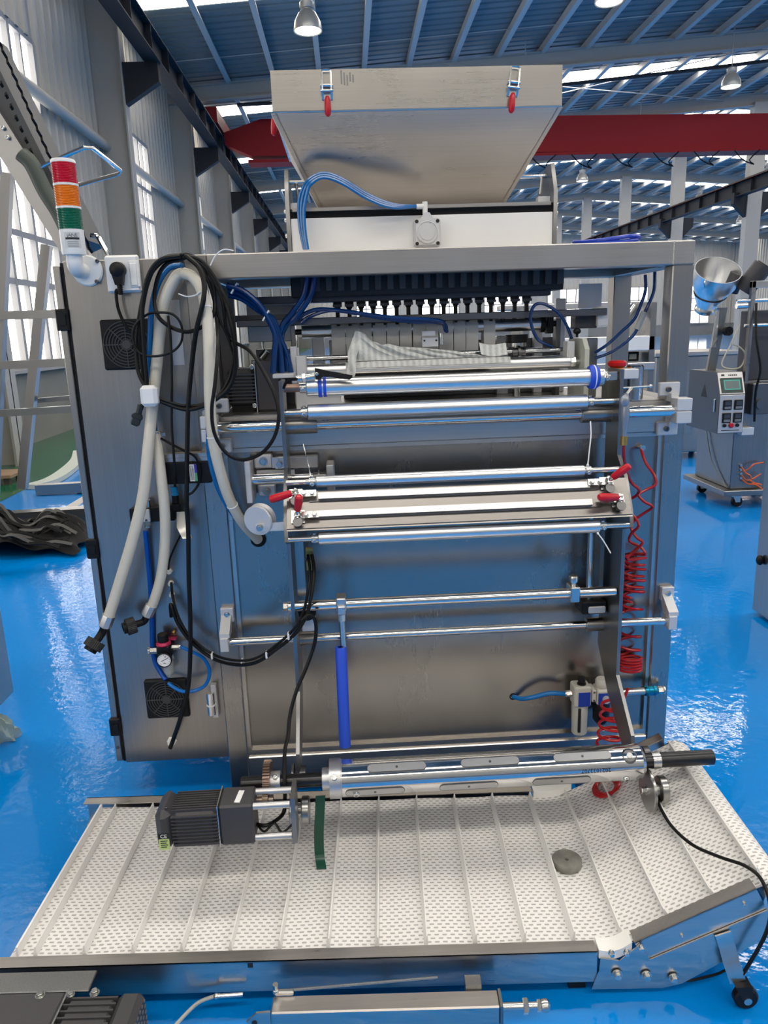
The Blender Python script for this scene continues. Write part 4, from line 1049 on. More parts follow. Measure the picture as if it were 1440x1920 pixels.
for (s0, A), (s1, Bv) in zip(rows, rows[1:]):
    for ids in ((0, 1), (2, 3)):
        f = bm._f([A[ids[0]], Bv[ids[0]], Bv[ids[1]], A[ids[1]]])
        for lp, (uu, vv) in zip(f.loops, ((s0, 0), (s1, 0), (s1, VF - VN), (s0, VF - VN))): lp[uvl].uv = (uu + 10, vv + 10)
    for ids in ((0, 2), (1, 3)):
        f = bm._f([A[ids[0]], Bv[ids[0]], Bv[ids[1]], A[ids[1]]])
        for lp in f.loops: lp[uvl].uv = (10.0, 10.0)
belt = cv(bm, 'belt', M['belt'])
# cleats
FL = .1145; cleat_m = plain('cleat_white', (.82, .81, .79), .45)
s = (CL(707, 1785, ZB).x - UB); s0 = s - math.floor((s - (uL - UB)) / FL) * FL
sK = s0 + .0
while sK < SE - .01:
    u, z, a = path(sK); ca, sa = math.cos(a), math.sin(a)
    ln = .004 if sK < 0 else .002
    A = [(u - .005 * ca, z - .005 * sa), (u + .005 * ca, z + .005 * sa), (u + .0015 * ca - .026 * sa + ln * .6, z + .026 * ca), (u - .0012 * ca - .026 * sa + ln * .6, z + .026 * ca)]
    m = MB(CT).hull8([(p[0], VN + .02, p[1]) for p in A], [(p[0], VF - .018, p[1]) for p in A])
    cv(m, 'cleat', cleat_m, belt, 0)
    sK += FL
u, z, a = path(SE - .004)  # extra cleat added to give the dark line of shade at the crest
cv(MB(CT).hull8([(u - .004, VN + .02, z - .004), (u + .004, VN + .02, z), (u - .009, VN + .02, z + .024), (u - .013, VN + .02, z + .022)], [(u - .004, VF - .018, z - .004), (u + .004, VF - .018, z), (u - .009, VF - .018, z + .024), (u - .013, VF - .018, z + .022)]), 'cleat', cleat_m, belt, 0)
sK = uL - UB + .004; u, z, a = path(sK)
cv(MB(CT).bx(u - .004, u + .001, VN + .02, VF - .018, z, z + .026), 'cleat', cleat_m, belt, 0)
# slider plate and end rollers below the belt
cv(MB(CT).bx(uL + .04, UB - .06, VN + .01, VF - .01, .062, .085), 'slider_bed', M['steel_x'])
cv(MB(CT).cyl((uL + .035, VN, ZB - .042), (uL + .035, VF, ZB - .042), .034, n=20), 'end_roller', M['zinc'])
cv(MB(CT).cyl((cu, VN - .02, cz), (cu, VF + .02, cz), rE - .008, n=20), 'end_roller', M['zinc'])
# side rails (near and far): folded channel, flat part and inclined part
def rail_pair(v0, sgn, near):
    zt_, zb_ = .118, .040
    uj = CL(1117, 1775, .118).x if near else CL(1000, 1492, .118).x
    ul = uL - .06
    m = MB(CT).bx(ul, uj, v0, v0 + sgn * .034, zt_ - .003, zt_).bx(ul, uj, v0, v0 + sgn * .003, zb_, zt_).bx(ul, uj, v0, v0 + sgn * .03, zb_ - .003, zb_)
    o = cv(m, 'side_rail', M['steel_x'], None, 20)
    # inclined rail
    st = UB + .020 if near else UB + .03
    us, zs = st, .118 + (st - UB) * math.tan(INC) + .012; L = .295 if near else .30
    d = V((math.cos(INC), 0, math.sin(INC))); n = V((-math.sin(INC), 0, math.cos(INC))); p = V((us, v0, zs))
    def bar(a0, a1, w0, w1, h0, h1): 
        q = lambda s, w, h: p + d * s + n * h + V((0, sgn * w, 0))
        return [q(a0, w0, h0), q(a1, w0, h0), q(a1, w1, h0), q(a0, w1, h0)], [q(a0, w0, h1), q(a1, w0, h1), q(a1, w1, h1), q(a0, w1, h1)]
    m = MB(CT)
    for A in (bar(0, L, 0, .034, -.003, 0), bar(0, L, 0, .003, -.075, 0), bar(0, L, 0, .03, -.078, -.075)): m.hull8(*A)
    o2 = cv(m, 'inclined_rail', M['steel_x'], None, 20)
    # white nylon guide over the bend
    m = MB(CT); k = 8; ring0 = []; ring1 = []
    g0 = V((uj + .004, v0, .121)); g1 = p + n * .002 - d * .004
    top = [g0.lerp(g1, t) - V((0, 0, .012 * math.sin(PI * t))) for t in [i / k for i in range(k + 1)]]
    ring = top + [q - V((0, 0, .022)) for q in top[::-1]]
    m.prism([(q.x, v0 + sgn * .002, q.z) for q in ring], (0, sgn * .040, 0))
    cv(m, 'nylon_guide', M['whitep'])
    if near:
        # joint plate on the outside
        a = CL(1108, 1847, .03); 
        po = [(uj - .03, .022), (uj + .005, .112), (uj + .03, .118), (us - .005, zs - .012)]
        pl = [V((uj - .012, 0, .020)), V((uj + .004, 0, .070)), V((uj + .006, 0, .104)), V((uj + .05, 0, .096)), p + d * .01 - n * .006, p + d * .012 - n * .055, p + d * L - n * .060, p + d * L - n * .125, p + d * .05 - n * .150, V((uj + .15, 0, .018))]
        m = MB(CT).prism([(q.x, v0 - .001, q.z) for q in pl], (0, -.003, 0)); jp = cv(m, 'joint_plate', M['steel_x'], None, 20)
        mb = MB(CT)
        g = lambda x, y: CTi @ (W(x, y, Y=(CT @ V((.7, v0 - .01, 0))).y))
        for x, y, r in ((1147, 1789, .0055), (1175, 1786, .0055), (1202, 1777, .0055), (1158, 1829, .009), (1212, 1829, .009), (1262, 1832, .009)):
            q = g(x, y); mb2 = MB(CT).bolt((q.x, v0 - .007, q.z), (0, -1, 0), r, .009); cv(mb2, 'plate_bolt', M['zinc'], jp)
        for x, y in ((1280, 1757), (1395, 1693)):
            q = g(x, y); cv(MB(CT).capscrew((q.x, v0, q.z), (0, -1, 0), .004), 'rail_screw', M['zinc'], o2)
        q = g(462, 1845); cv(MB(CT).bx(q.x - .006, q.x + .006, v0 - .0008, v0, q.z - .006, q.z + .006), 'rail_hole', M['ink'], o)
        return p, d, n, L
    return None
p_, d_, n_, L_ = rail_pair(0.0, 1, True)
rail_pair(VF + .03, -1, False)
# inner hanging support bracket and castor at the inclined end
q0 = CTi @ W(1368, 1722, Y=1.37); q1 = CTi @ W(1393, 1795, Y=1.345)
sb = p_ + d_ * .17 - n_ * .09
m = MB(CT).ribbon([(sb.x, -.009, sb.z + .03), (sb.x + .012, -.010, sb.z - .005), (sb.x + .016, -.026, sb.z - .03), (sb.x + .03, -.034, sb.z - .075)], (.034, 0, .012), .004)
cv(m, 'foot_bracket', M['zinc'])
fb = V((sb.x + .035, -.034, sb.z - .078))
cc = V((fb.x + .012, -.04, .027))
cs = cv(MB(CT).hull8([(fb.x - .016, -.052, fb.z + .004), (fb.x + .02, -.052, fb.z + .004), (fb.x + .02, -.022, fb.z + .004), (fb.x - .016, -.022, fb.z + .004)], [(cc.x - .012, -.054, .03), (cc.x + .012, -.054, .03), (cc.x + .012, -.024, .03), (cc.x - .012, -.024, .03)]), 'castor_fork', M['black'])
cv(MB(CT).cyl((cc.x, -.05, .027), (cc.x, -.028, .027), .027, n=24, ch=.004), 'castor_wheel', M['rubber'], cs)
cv(MB(CT).cyl((cc.x, -.055, .027), (cc.x, -.024, .027), .009, n=14), 'castor_axle', M['zinc'], cs)
for uu in (uL + .1, UB - .1):
    cv(MB(CT).bx(uu - .02, uu + .02, .02, .06, 0, .04).bx(uu - .02, uu + .02, VF - .04, VF, 0, .04), 'foot_pad', M['black'])
# ------------------------------------------------------------------ threaded stay in a square tube, lying in front of the conveyor
zt_ = .078
A, B2 = CL(512, 1868, zt_), CL(935, 1868, zt_); vv = (A.y + B2.y) / 2 - .012
AT = thing('adjusting_strut', 'square steel tube strut with threaded rod and nuts lying on the floor', 'strut', CT @ V(((A.x + B2.x) / 2, vv, 0)))
def at(bm, name, mat, parent=None): return bm.build(name, mat, parent or AT)
at(MB(CT).bx(A.x, B2.x, vv - .022, vv + .022, zt_ - .05, zt_, .003), 'square_tube', M['steel_x'])
at(MB(CT).bx(B2.x, B2.x + .006, vv - .023, vv + .023, zt_ - .051, zt_ + .001), 'end_plate', M['grind'])
at(MB(CT).prism([(A.x - .052, vv - .026, zt_ - .018), (A.x - .045, vv - .026, zt_ - .032), (A.x + .0, vv - .026, zt_ - .055), (A.x + .0, vv - .026, zt_ + .006), (A.x - .03, vv - .026, zt_ + .004)], (0, .005, 0)), 'gusset', M['steel_x'])
at(MB(CT).cyl((A.x - .035, vv - .0275, zt_ - .02), (A.x - .035, vv - .0258, zt_ - .02), .006, n=12), 'gusset_hole', M['ink'])
zr_ = zt_ - .024
at(MB(CT).cyl((B2.x, vv, zr_), (B2.x + .11, vv, zr_), .0085, n=14), 'threaded_rod', M['zinc'])
at(MB(CT).hexa((B2.x + .052, vv, zr_), (B2.x + .064, vv, zr_), .0165), 'nut', M['zinc'])
at(MB(CT).hexa((B2.x + .083, vv, zr_), (B2.x + .092, vv, zr_), .0125).lathe((B2.x + .092, vv, zr_), (1, 0, 0), [(0, 0), (.012, 0), (.0145, .006), (.0135, .014), (.007, .019), (0, .02)], 16), 'ball_end', M['zinc'])
at(MB(CT).bx(A.x + .004, A.x + .046, vv + .018, vv + .03, zt_, zt_ + .012, .003), 'hinge_tab', M['zinc'])
at(MB(CT).bx(B2.x - .07, B2.x - .035, vv + .022, vv + .05, zt_ - .02, zt_ + .012), 'rear_tab', M['grind'])
at(MB(CT).cyl((A.x + .03, vv + .03, zt_ + .004), (B2.x - .13, vv + .045, zt_ + .012), .0035, n=8), 'tie_wire', M['zinc'])
at(MB(CT).cyl((A.x + .007, vv + .02, zt_ + .02), (A.x + .007, vv + .02, zt_ + .032), .006, n=10).sph((A.x + .007, vv + .02, zt_ + .014), .008), 'pin', M['zinc'])
at(MB(CT).box(((A.x + B2.x) / 2, vv, (zt_ - .05) / 2 - .0), (.02, .03, zt_ - .05)), 'rest_pad', M['grind'])
# ------------------------------------------------------------------ conveyor gear motor bottom left
zq = .118
g0, g1, g2 = CL(-60, 1858, zq), CL(128, 1855, zq), CL(268, 1868, zq)
v1 = -.062
CMt = thing('conveyor_motor', 'dark grey gear motor with finned body on the front of the conveyor', 'motor', CT @ V((g1.x, v1 - .06, 0)))
def cm(bm, name, mat, parent=None): return bm.build(name, mat, parent or CMt)
cm(MB(CT).bx(g0.x - .1, g1.x, v1 - .12, v1, .004, zq, .006), 'gearbox', M['motor'])
cm(MB(CT).bx(g1.x - .0, g1.x + .004, v1 - .123, v1 + .002, .002, zq + .002), 'flange_joint', M['zinc'])
xm = g1.x + (g2.x - g1.x) * .68
m = MB(CT).bx(g1.x + .004, xm, v1 - .11, v1 - .01, .008, zq - .006, .012)
for k in range(6): m.bx(g1.x + .004, xm, v1 - .10 + k * .016, v1 - .096 + k * .016, .006, zq - .002)
cm(m, 'motor_housing', M['motor'])
fc = cm(MB(CT).bx(xm, g2.x, v1 - .118, v1 - .003, .003, zq + .002, .012), 'fan_cover', M['motor'])
m = MB(CT)
for i in range(7):
    for j in range(7): m.cyl((g2.x - .0005, v1 - .105 + i * .0145, .016 + j * .0145), (g2.x + .0012, v1 - .105 + i * .0145, .016 + j * .0145), .0042, n=6)
cm(m, 'fan_holes', plain('vent_hole', (.16, .16, .15), .5), fc)['kind'] = 'stuff'
for bu, bv, bz_, br in ((g1.x - .055, v1 - .012, zq, .008), (g1.x + .012, v1 - .012, zq, .006), (g1.x + .058, v1, zq - .01, .008)): cm(MB(CT).bolt((bu, bv, bz_), (0, 0, 1), br), 'mount_bolt', M['zinc'])
cm(MB(CT).bx(g0.x, g1.x + .045, v1 + .0, v1 + .055, zq - .008, zq - .002, .002), 'mount_plate', M['grind'])
# grey cable running out from under the conveyor
pts = [W(318, 1935, Z=.012), W(345, 1905, Z=.02), W(372, 1880, Z=.035), W(402, 1868, Z=.045), W(412, 1866, Z=.048)]
GC = tag(MB().tube(pts, .0042, n=8).build('grey_cable', plain('grey_cable', (.42, .42, .38), .5)), 'grey cable coming out from under the conveyor beside the motor', 'cable')
pp = W(406, 1868, Z=.048); MB().sph(pp, .007).cyl(pp, pp + V((.06, -.002, .002)), .005, n=10).build('cable_lug', M['zinc'], GC)
# ------------------------------------------------------------------ disc left on the belt
c = W(1063, 1612, Z=ZB + .016)
m = MB().lathe((c.x, c.y, ZB + .002), (0, 0, 1), [(.005, 0), (.0375, 0), (.039, .003), (.039, .015), (.0375, .0175), (.012, .0175), (.011, .0155), (.005, .0155), (.005, .0)], 36)
DC = tag(m.build('grey_disc', plain('worn_disc', (.22, .215, .19), .55, .1, var=.5, vscale=40)), 'worn dark grey round disc with a centre hole lying on the belt', 'disc')
# black cable from the shaft wheels over the belt end to the castor
_fw = CT @ V((fb.x, -.03, fb.z)); 
def on_belt(x, y, h=.0055):
    z = ZB
    for _ in range(25):
        q = CTi @ W(x, y, Z=z + h); zz = ZB if q.x < UB else ZB + (q.x - UB) * math.tan(INC)
        z = z * .5 + zz * .5
    return W(x, y, Z=z + h)
pts = [W(1226, 1480, Y=1.80), on_belt(1240, 1518, .03), on_belt(1262, 1552, .03), on_belt(1300, 1585, .03), on_belt(1350, 1607, .03), on_belt(1398, 1624, .03), W(1428, 1650, Y=1.40), W(1444, 1700, Y=1.36), W(1434, 1755, Y=1.34), _fw]
tag(MB().tube(pts, .0042, n=8, res=8).build('black_cable', M['rubber']), 'thin black cable trailing over the belt end down to the castor', 'cable')
_f2 = W(1285, 1838, Z=.007)
pts = [_fw, W(1372, 1816, Z=.030), W(1345, 1826, Z=.012), W(1318, 1833, Z=.007), _f2, _f2 + V((-.03, .03, -.002)), _f2 + V((-.06, .08, -.002))]
tag(MB().tube(pts, .003, n=6).build('black_cable', M['rubber']), 'short black cable leading from the castor under the conveyor', 'cable')
# ================================================================== hoses, cables and air fittings on the cabinet
def wp(seq): return [W(x, y, Y=Y) for x, y, Y in seq]
def tie(p, d, r, parent, w=.003):
    d = V(d).normalized(); p = V(p)
    MB().pipe(p - d * w / 2, p + d * w / 2, r + .0015, r * .9, n=16).build('cable_tie', M['strap'], parent)
HY = CY - .045
# hook pin
p = W(343, 491, Y=CY)
HK = tag(MB().cyl(p, p + V((0, -.075, 0)), .004, n=10).pipe(p + V((0, -.078, 0)), p + V((0, -.072, 0)), .009, .004, n=18).build('hook_pin', M['zinc']), 'small steel peg on the cabinet holding up hoses and cables', 'hook')
# first milky hose: from the peg bend down to the left coupling
def hose(seq, r, name, lab, ties=()):
    t = thing(name, lab, 'hose', W(seq[-1][0], seq[-1][1], Y=seq[-1][2]))
    pts = wp(seq); MB().tube(pts, r, n=18, res=8).build('hose_body', M['hose'], t)
    return t, pts
def coupling(t, p, d, side, r):
    d = V(d).normalized(); p = V(p)
    MB().lathe(p - d * .030, d, [(r * 1.0, 0), (r * 1.2, 0), (r * 1.24, .002), (r * 1.24, .036), (r * .9, .04)], 8).build('ferrule', M['alu'], t)
    e = p + d * .03; s = V(side).normalized()
    MB().tube([p + d * .004, e, e + s * .030], r * .75, n=14, res=6).build('elbow', M['rubber'], t)
    q = e + s * .026; k = MB(); n = 30; ring = []
    for i in range(n * 2):
        a = 2 * PI * i / (n * 2); rr = r * 1.75 * (1.0 if i % 2 else .95); u, v = k._frame(s)
        ring.append(q + (u * math.cos(a) + v * math.sin(a)) * rr)
    nutm = plain('black_nut', (.02, .02, .02), .5)
    nb = MB().prism(ring, s * .026).build('union_nut', nutm, t)
    MB().pipe(q + s * .026, q + s * .036, r * 1.2, r * .7, n=20).cyl(q + s * .027, q + s * .029, r * .7, n=16).build('union_thread', M['rubber'], nb)
t, pts = hose([(345, 512, HY - .02), (330, 520, HY - .022), (312, 555, HY - .02), (302, 600, HY - .015), (294, 680, HY - .02), (284, 780, HY - .044), (277, 850, HY - .066), (268, 930, HY - .074), (249, 1010, HY - .076), (228, 1080, HY - .076), (206, 1150, HY - .076), (198, 1170, HY - .076)], .0158, 'drain_hose', 'long milky hose hanging from the peg, its black nut over the cabinet edge')
coupling(t, pts[-1], pts[-1] - pts[-2], (-.55, -.55, -.75), .0158)
t, pts = hose([(292, 812, HY - .008), (297, 850, HY - .036), (303, 900, HY - .052), (309, 960, HY - .048), (309, 1020, HY - .035), (302, 1080, HY - .025), (288, 1128, HY - .020), (277, 1150, HY - .018)], .0150, 'drain_hose', 'shorter milky hose fed by a blue tube, its black nut above the gauge')
coupling(t, pts[-1], pts[-1] - pts[-2], (-.8, -.45, -.12), .0145)
p = pts[0]; MB().pipe(p + V((0, 0, .004)), p + V((0, 0, -.014)), .0168, .013, n=24).bx(p.x + .012, p.x + .028, p.y - .008, p.y + .004, p.z - .012, p.z + .002, .002).build('hose_clamp', M['zinc'], t)
# blue tube feeding it from the coil
bt = [(343, 499, HY + .014), (318, 502, HY + .012), (298, 528, HY - .002), (285, 575, HY - .010), (281, 640, HY - .010), (281, 720, HY - .004), (287, 780, HY - .002), (291, 818, HY - .010)]
tag(MB().tube(wp(bt), .0082, n=12, res=8).build('air_tube', M['blue']), 'blue air tube running down from the peg into the shorter milky hose', 'tube')
# third milky hose over the peg and down into the panel
t, pts = hose([(345, 512, HY - .03), (362, 520, HY - .05), (378, 545, HY - .07), (388, 590, HY - .085), (392, 660, 2.06), (393, 740, 2.045), (399, 820, 2.04), (412, 880, 2.05), (430, 935, 2.08), (455, 980, 2.13), (484, 1012, 2.205)], .0150, 'drain_hose', 'milky white hose passing the guide rail block into the front panel')
for k in (22, 48, 66): 
    if k < 70:
        sp_ = smooth_path(pts, 8); tie(sp_[k], sp_[k + 1] - sp_[k], .0150, t)
p = V((W(484, 1012, Y=2.205).x, 2.212, W(484, 1012, Y=2.205).z)); MB().lathe(p, (0, -1, 0), [(.012, 0), (.024, 0), (.024, .004), (.018, .006), (.014, .006)], 24).build('grommet', M['rubber'], t)
# blue tube behind the third hose
tag(MB().tube(wp([(391, 800, 2.085), (393, 850, 2.088), (401, 890, 2.098), (414, 925, 2.122), (438, 965, 2.158), (468, 1000, 2.203)]), .008, n=10).build('air_tube', M['blue']), 'blue air tube running behind the milky hose into the front panel', 'tube')
# ------------------------------------------------------------------ coil of black cables on the peg
CC = thing('cable_coil', 'coil of black cables looped over the peg on the cabinet', 'cable coil', W(345, 760, Y=HY))
def loop(seq, r, name='cable', res=8, closed=False): return MB().tube(wp(seq), r, n=8, res=res, closed=closed).build(name, M['rubber'], CC)
H1, H2, H3 = HY - .035, HY - .048, HY - .06
loop([(335, 480, H1), (305, 490, H1), (280, 520, H1), (264, 575, H1), (256, 640, H1), (260, 700, H2), (285, 738, H3), (320, 755, H3), (360, 762, H2), (400, 750, H2), (428, 715, H2), (440, 660, H2), (436, 600, H2), (415, 545, H2), (385, 498, H1), (355, 478, H1)], .0052, closed=True)
loop([(340, 478, H2), (308, 484, H2), (286, 508, H2), (270, 560, H2), (262, 640, H2), (268, 700, H2), (272, 740, H2), (264, 768, H2)], .0058)
loop([(346, 480, H2), (375, 488, H2), (402, 520, H2), (420, 560, H2), (436, 620, H3), (442, 680, H3), (430, 725, H3), (395, 755, H3), (350, 768, H3), (300, 752, H3), (275, 735, H3)], .0055)
loop([(340, 486, H1), (312, 495, H1), (296, 520, H1), (289, 560, H1), (296, 592, H2), (318, 612, H2), (350, 622, H3), (380, 612, H3), (400, 590, H3), (402, 560, H2), (396, 520, H2), (378, 495, H2), (352, 483, H1)], .0056, closed=True)
loop([(338, 480, H3), (300, 488, H3), (277, 520, H3), (267, 580, H3), (270, 650, H3), (275, 720, H3), (273, 760, H3)], .0060)
loop([(349, 480, H3), (374, 503, HY - .080), (383, 535, HY - .100), (380, 570, HY - .110), (368, 620, HY - .090), (360, 680, HY - .070), (353, 760, H3), (351, 840, H3), (350, 900, H3), (350, 945, H3), (353, 1000, H2), (354, 1080, H2), (357, 1180, H2), (354, 1280, H2), (340, 1340, H2), (326, 1383, HY), (319, 1403, HY)], .0066)
loop([(360, 482, H2), (392, 510, H2), (415, 560, H2), (425, 620, H2), (438, 640, H2), (470, 660, 2.06), (496, 700, 2.03), (515, 740, 2.0), (523, 780, 1.985), (514, 820, 1.985), (490, 850, 1.99), (455, 862, 2.0), (425, 850, 2.0), (403, 815, 1.995), (397, 770, 1.995), (403, 720, 2.0), (408, 660, 2.03), (408, 600, H2), (398, 550, H2), (380, 500, H2)], .0050)
loop([(276, 590, H2), (300, 586, H3), (325, 590, H3), (340, 610, H3), (340, 640, H3), (322, 660, H3), (290, 668, H3), (262, 662, H3), (250, 640, H3), (252, 612, H3)], .0034, closed=True)
loop([(315, 592, H3), (320, 640, H3), (322, 720, H3), (322, 800, H3), (327, 870, H3), (328, 912, HY - .03)], .0038)
loop([(396, 545, H2), (412, 600, H2), (430, 640, H2), (440, 690, H2), (425, 740, H2)], .0034)
# white zip ties dangling
MB().tube(wp([(394, 498, H3), (405, 478, H3), (420, 468, H3), (438, 470, H3)]), .0018, n=6).build('zip_tie', M['strap'], CC)
MB().tube(wp([(335, 551, H3), (350, 556, HY - .075), (365, 554, HY - .085), (376, 547, HY - .090)]), .0018, n=6).build('zip_tie', M['strap'], CC)
# IEC connector at the coil end
p = W(262, 770, Y=H2); d = V((-.45, -.1, -1)).normalized()
CN = tag(MB().cyl(p + V((.004, 0, .016)), p + d * .008, .0085, n=12).box(p + d * .026, (.024, .018, .036), Matrix.Rotation(.42, 3, 'Y'), .004).box(p + d * .018 + V((0, -.004, 0)), (.030, .014, .012), Matrix.Rotation(.42, 3, 'Y'), .003).build('appliance_connector', plain('connector_black', (.02, .026, .025), .35)), 'black appliance connector dangling at the end of the coiled cable', 'connector')
# white power adapter
p0, p1 = W(263, 723, Y=H3 - .02), W(299, 761, Y=H3 - .02)
AD = tag(MB().bx(p0.x, p1.x, H3 - .040, H3 - .005, p1.z, p0.z, .009).build('power_adapter', M['white']), 'small white square power adapter hanging among the hoses', 'adapter')
# ------------------------------------------------------------------ black solenoid block with label behind the hoses
a, b = W(303, 868, Y=CY - .07), W(398, 905, Y=CY - .07)
SB = thing('solenoid_bank', 'black valve block with a printed white label on the cabinet', 'valve', (a.x, CY - .02, b.z))
MB().bx(a.x, b.x, CY - .072, CY - .031, b.z, a.z, .003).build('valve_body', M['black'], SB)
MB().bx(a.x + .01, XA - .006, CY - .033, CY, b.z + .006, a.z - .006).build('mounting_spacer', M['black'], SB)
for k in range(2): MB().bx(a.x, b.x, CY - .066, CY - .031, a.z + k * .012, a.z + .012 + k * .012, .001).build('valve_rail', M['steel_x'], SB)
q0, q1 = W(354, 871, Y=CY - .073), W(371, 902, Y=CY - .073)
lb = MB().bx(q0.x, q1.x, CY - .0732, CY - .072, q1.z, q0.z).build('label', M['white'], SB)
MB().bx(q1.x - .007, q1.x, CY - .0736, CY - .0731, (q0.z + q1.z) / 2, q0.z).build('label_blue', plain('label_blue', (.05, .04, .42), .5), lb)
MB().bx(q1.x - .007, q1.x, CY - .0736, CY - .0731, q1.z, (q0.z + q1.z) / 2).build('label_green', plain('label_green', (.10, .42, .18), .5), lb)
for k in range(4): MB().bx(q0.x + .002 + k * .003, q0.x + .0032 + k * .003, CY - .0736, CY - .0731, q1.z + .004, q0.z - .004 - .008 * (k % 2)).build('label_line', M['ink'], lb)
MB().tube(wp([(302, 822, HY - .03), (320, 832, HY - .04), (345, 845, HY - .04), (366, 857, HY - .036), (375, 880, HY - .034), (373, 905, HY - .028), (362, 922, HY - .02), (352, 928, HY - .02)]), .0036, n=8).build('lead', M['rubber'], SB)
# hand valve with the silver body on the cabinet
a, b = W(243, 953, Y=CY - .03), W(330, 975, Y=CY - .03)
SV = thing('solenoid_valve', 'black and silver solenoid valve with a blue plug on the cabinet front', 'valve', (a.x, CY - .02, b.z))
MB().bx(a.x, b.x, CY - .04, CY - .008, b.z, a.z, .003).build('valve_body', M['black'], SV)
p = W(274, 966, Y=CY - .042)
MB().bx(p.x - .017, p.x + .012, CY - .046, CY - .006, p.z - .020, p.z + .018, .002).build('valve_plate', M['aluw'], SV)
MB().capscrew((p.x, CY - .046, p.z - .014), (0, -1, 0), .0035).build('plate_screw', M['darksteel'], SV)
MB().hexa((p.x - .002, CY - .026, p.z - .018), (p.x - .002, CY - .026, p.z - .036), .011).cyl((p.x - .002, CY - .026, p.z - .036), (p.x - .002, CY - .026, p.z - .040), .0115, n=16).build('push_fitting', M['zinc'], SV)
MB().cyl((p.x + .004, CY - .026, p.z + .016), (p.x + .004, CY - .026, p.z + .042), .008, n=14).build('silencer', M['zinc'], SV)
q = W(327, 922, Y=CY - .04)
MB().cyl((q.x, CY - .035, q.z - .012), (q.x, CY - .035, q.z + .014), .0095, n=16).build('sensor_plug', plain('cyan_plug', (.01, .32, .62), .4), SV)
MB().cyl((q.x, CY - .035, q.z - .034), (q.x, CY - .035, q.z - .012), .0105, n=16).build('sensor_socket', M['black'], SV)
MB().bx(q.x - .016, q.x + .016, CY - .045, CY - .012, q.z - .062, q.z - .034, .006).build('socket_body', M['black'], SV)
# folded bracket
pts = [W(341, 958, Y=CY - .01), W(341, 960, Y=CY - .05), W(341, 988, Y=CY - .055), W(352, 1010, Y=CY - .075)]
MB().ribbon(pts, (.030, 0, 0), .003).build('folded_bracket', M['zinc'], SV)
MB().tube(wp([(340, 1000, HY), (328, 1025, HY), (318, 1050, HY), (316, 1068, HY)]), .003, n=6).build('sensor_cable', M['rubber'], SV)
# thick blue tube from the valve to the regulator
bt = [(273, 995, HY + .02), (277, 1040, HY + .024), (282, 1100, HY + .030), (285, 1170, HY + .0345), (286, 1210, HY + .0355), (291, 1240, HY + .034), (300, 1258, HY + .026), (311, 1274, HY + .012)]
tag(MB().tube(wp(bt), .0078, n=12).build('air_tube', plain('royal_blue_tube', (.002, .075, .42), .25)), 'royal blue air tube running from the solenoid valve down behind the gauge', 'tube')
# ------------------------------------------------------------------ regulator with gauge
c = W(308, 1215, Y=CY - .04)
RG = thing('air_regulator', 'black air regulator with red ring, round gauge and clear bowl on the cabinet', 'regulator', (c.x, CY - .035, c.z - .10))
ya = CY - .035
MB().cyl((c.x - .002, ya, c.z + .018), (c.x - .002, ya, c.z + .046), .0165, n=24, ch=.003).build('adjusting_knob', M['black'], RG)
MB().lathe((c.x - .002, ya, c.z + .010), (0, 0, 1), [(.012, 0), (.022, 0), (.023, .004), (.020, .010), (.012, .011)], 26).bx(c.x + .008, c.x + .034, ya + .01, ya + .03, c.z + .018, c.z + .022).build('lock_ring', plain('magenta_ring', (.50, .02, .09), .3), RG)
MB().bx(c.x - .022, c.x + .022, ya - .018, ya + .020, c.z - .030, c.z + .012, .006).build('regulator_body', M['black'], RG)
gp = V((c.x + .002, ya - .018, c.z - .030))
gg = MB().lathe(gp + V((0, .004, 0)), (0, -1, 0), [(0, 0), (.022, 0), (.0235, .004), (.0235, .016), (.021, .018), (.0205, .015), (0, .015)], 32).build('gauge_case', M['black'], RG)
MB().lathe(gp + V((0, -.0112, 0)), (0, -1, 0), [(0, 0), (.0205, 0), (.0205, .0006), (0, .0006)], 32).build('gauge_dial', M['white'], gg)
MB().box(gp + V((.002, -.0124, .002)), (.026, .0008, .0014), Matrix.Rotation(-.45, 3, 'Y')).build('gauge_needle', M['ink'], gg)
m = MB()
for k in range(11):
    a = math.radians(225 - 27 * k); m.box(gp + V((.0165 * math.cos(a), -.0122, .0165 * math.sin(a))), (.003, .0006, .0007), Matrix.Rotation(-a, 3, 'Y'))
o = m.build('gauge_ticks', M['ink'], gg); o['kind'] = 'stuff'
text('gauge_unit', 'MPa', gp + V((.001, -.0122, -.010)), (1, 0, 0), (0, 0, 1), .0055, M['ink'], gg)
text('gauge_figure', '.8', gp + V((.004, -.0122, .0115)), (1, 0, 0), (0, 0, 1), .006, M['ink'], gg)
M['clear'] = plain('clear_polycarbonate', (.70, .74, .72), .12, trans=.55, ior=1.3)
MB().lathe((c.x + .006, ya, c.z - .030), (0, 0, -1), [(0, 0), (.018, 0), (.019, .008), (.0165, .012), (.0165, .048), (.012, .058), (.004, .062), (.003, .07), (0, .07)], 24).build('filter_bowl', M['clear'], RG)
MB().hexa((c.x - .022, ya, c.z - .008), (c.x - .044, ya, c.z - .008), .011).cyl((c.x - .044, ya, c.z - .008), (c.x - .050, ya, c.z - .008), .012, n=16).build('inlet_fitting', M['zinc'], RG)
MB().hexa((c.x + .022, ya, c.z - .000), (c.x + .046, ya, c.z - .000), .008).cyl((c.x + .046, ya, c.z), (c.x + .050, ya, c.z), .0085, n=16).build('outlet_fitting', M['zinc'], RG)
MB().sph((c.x + .028, ya + .02, c.z + .040), .007).cyl((c.x + .028, ya + .02, c.z + .034), (c.x + .028, ya + .03, c.z + .034), .004, n=8).build('bracket_screw', M['brass'], RG)
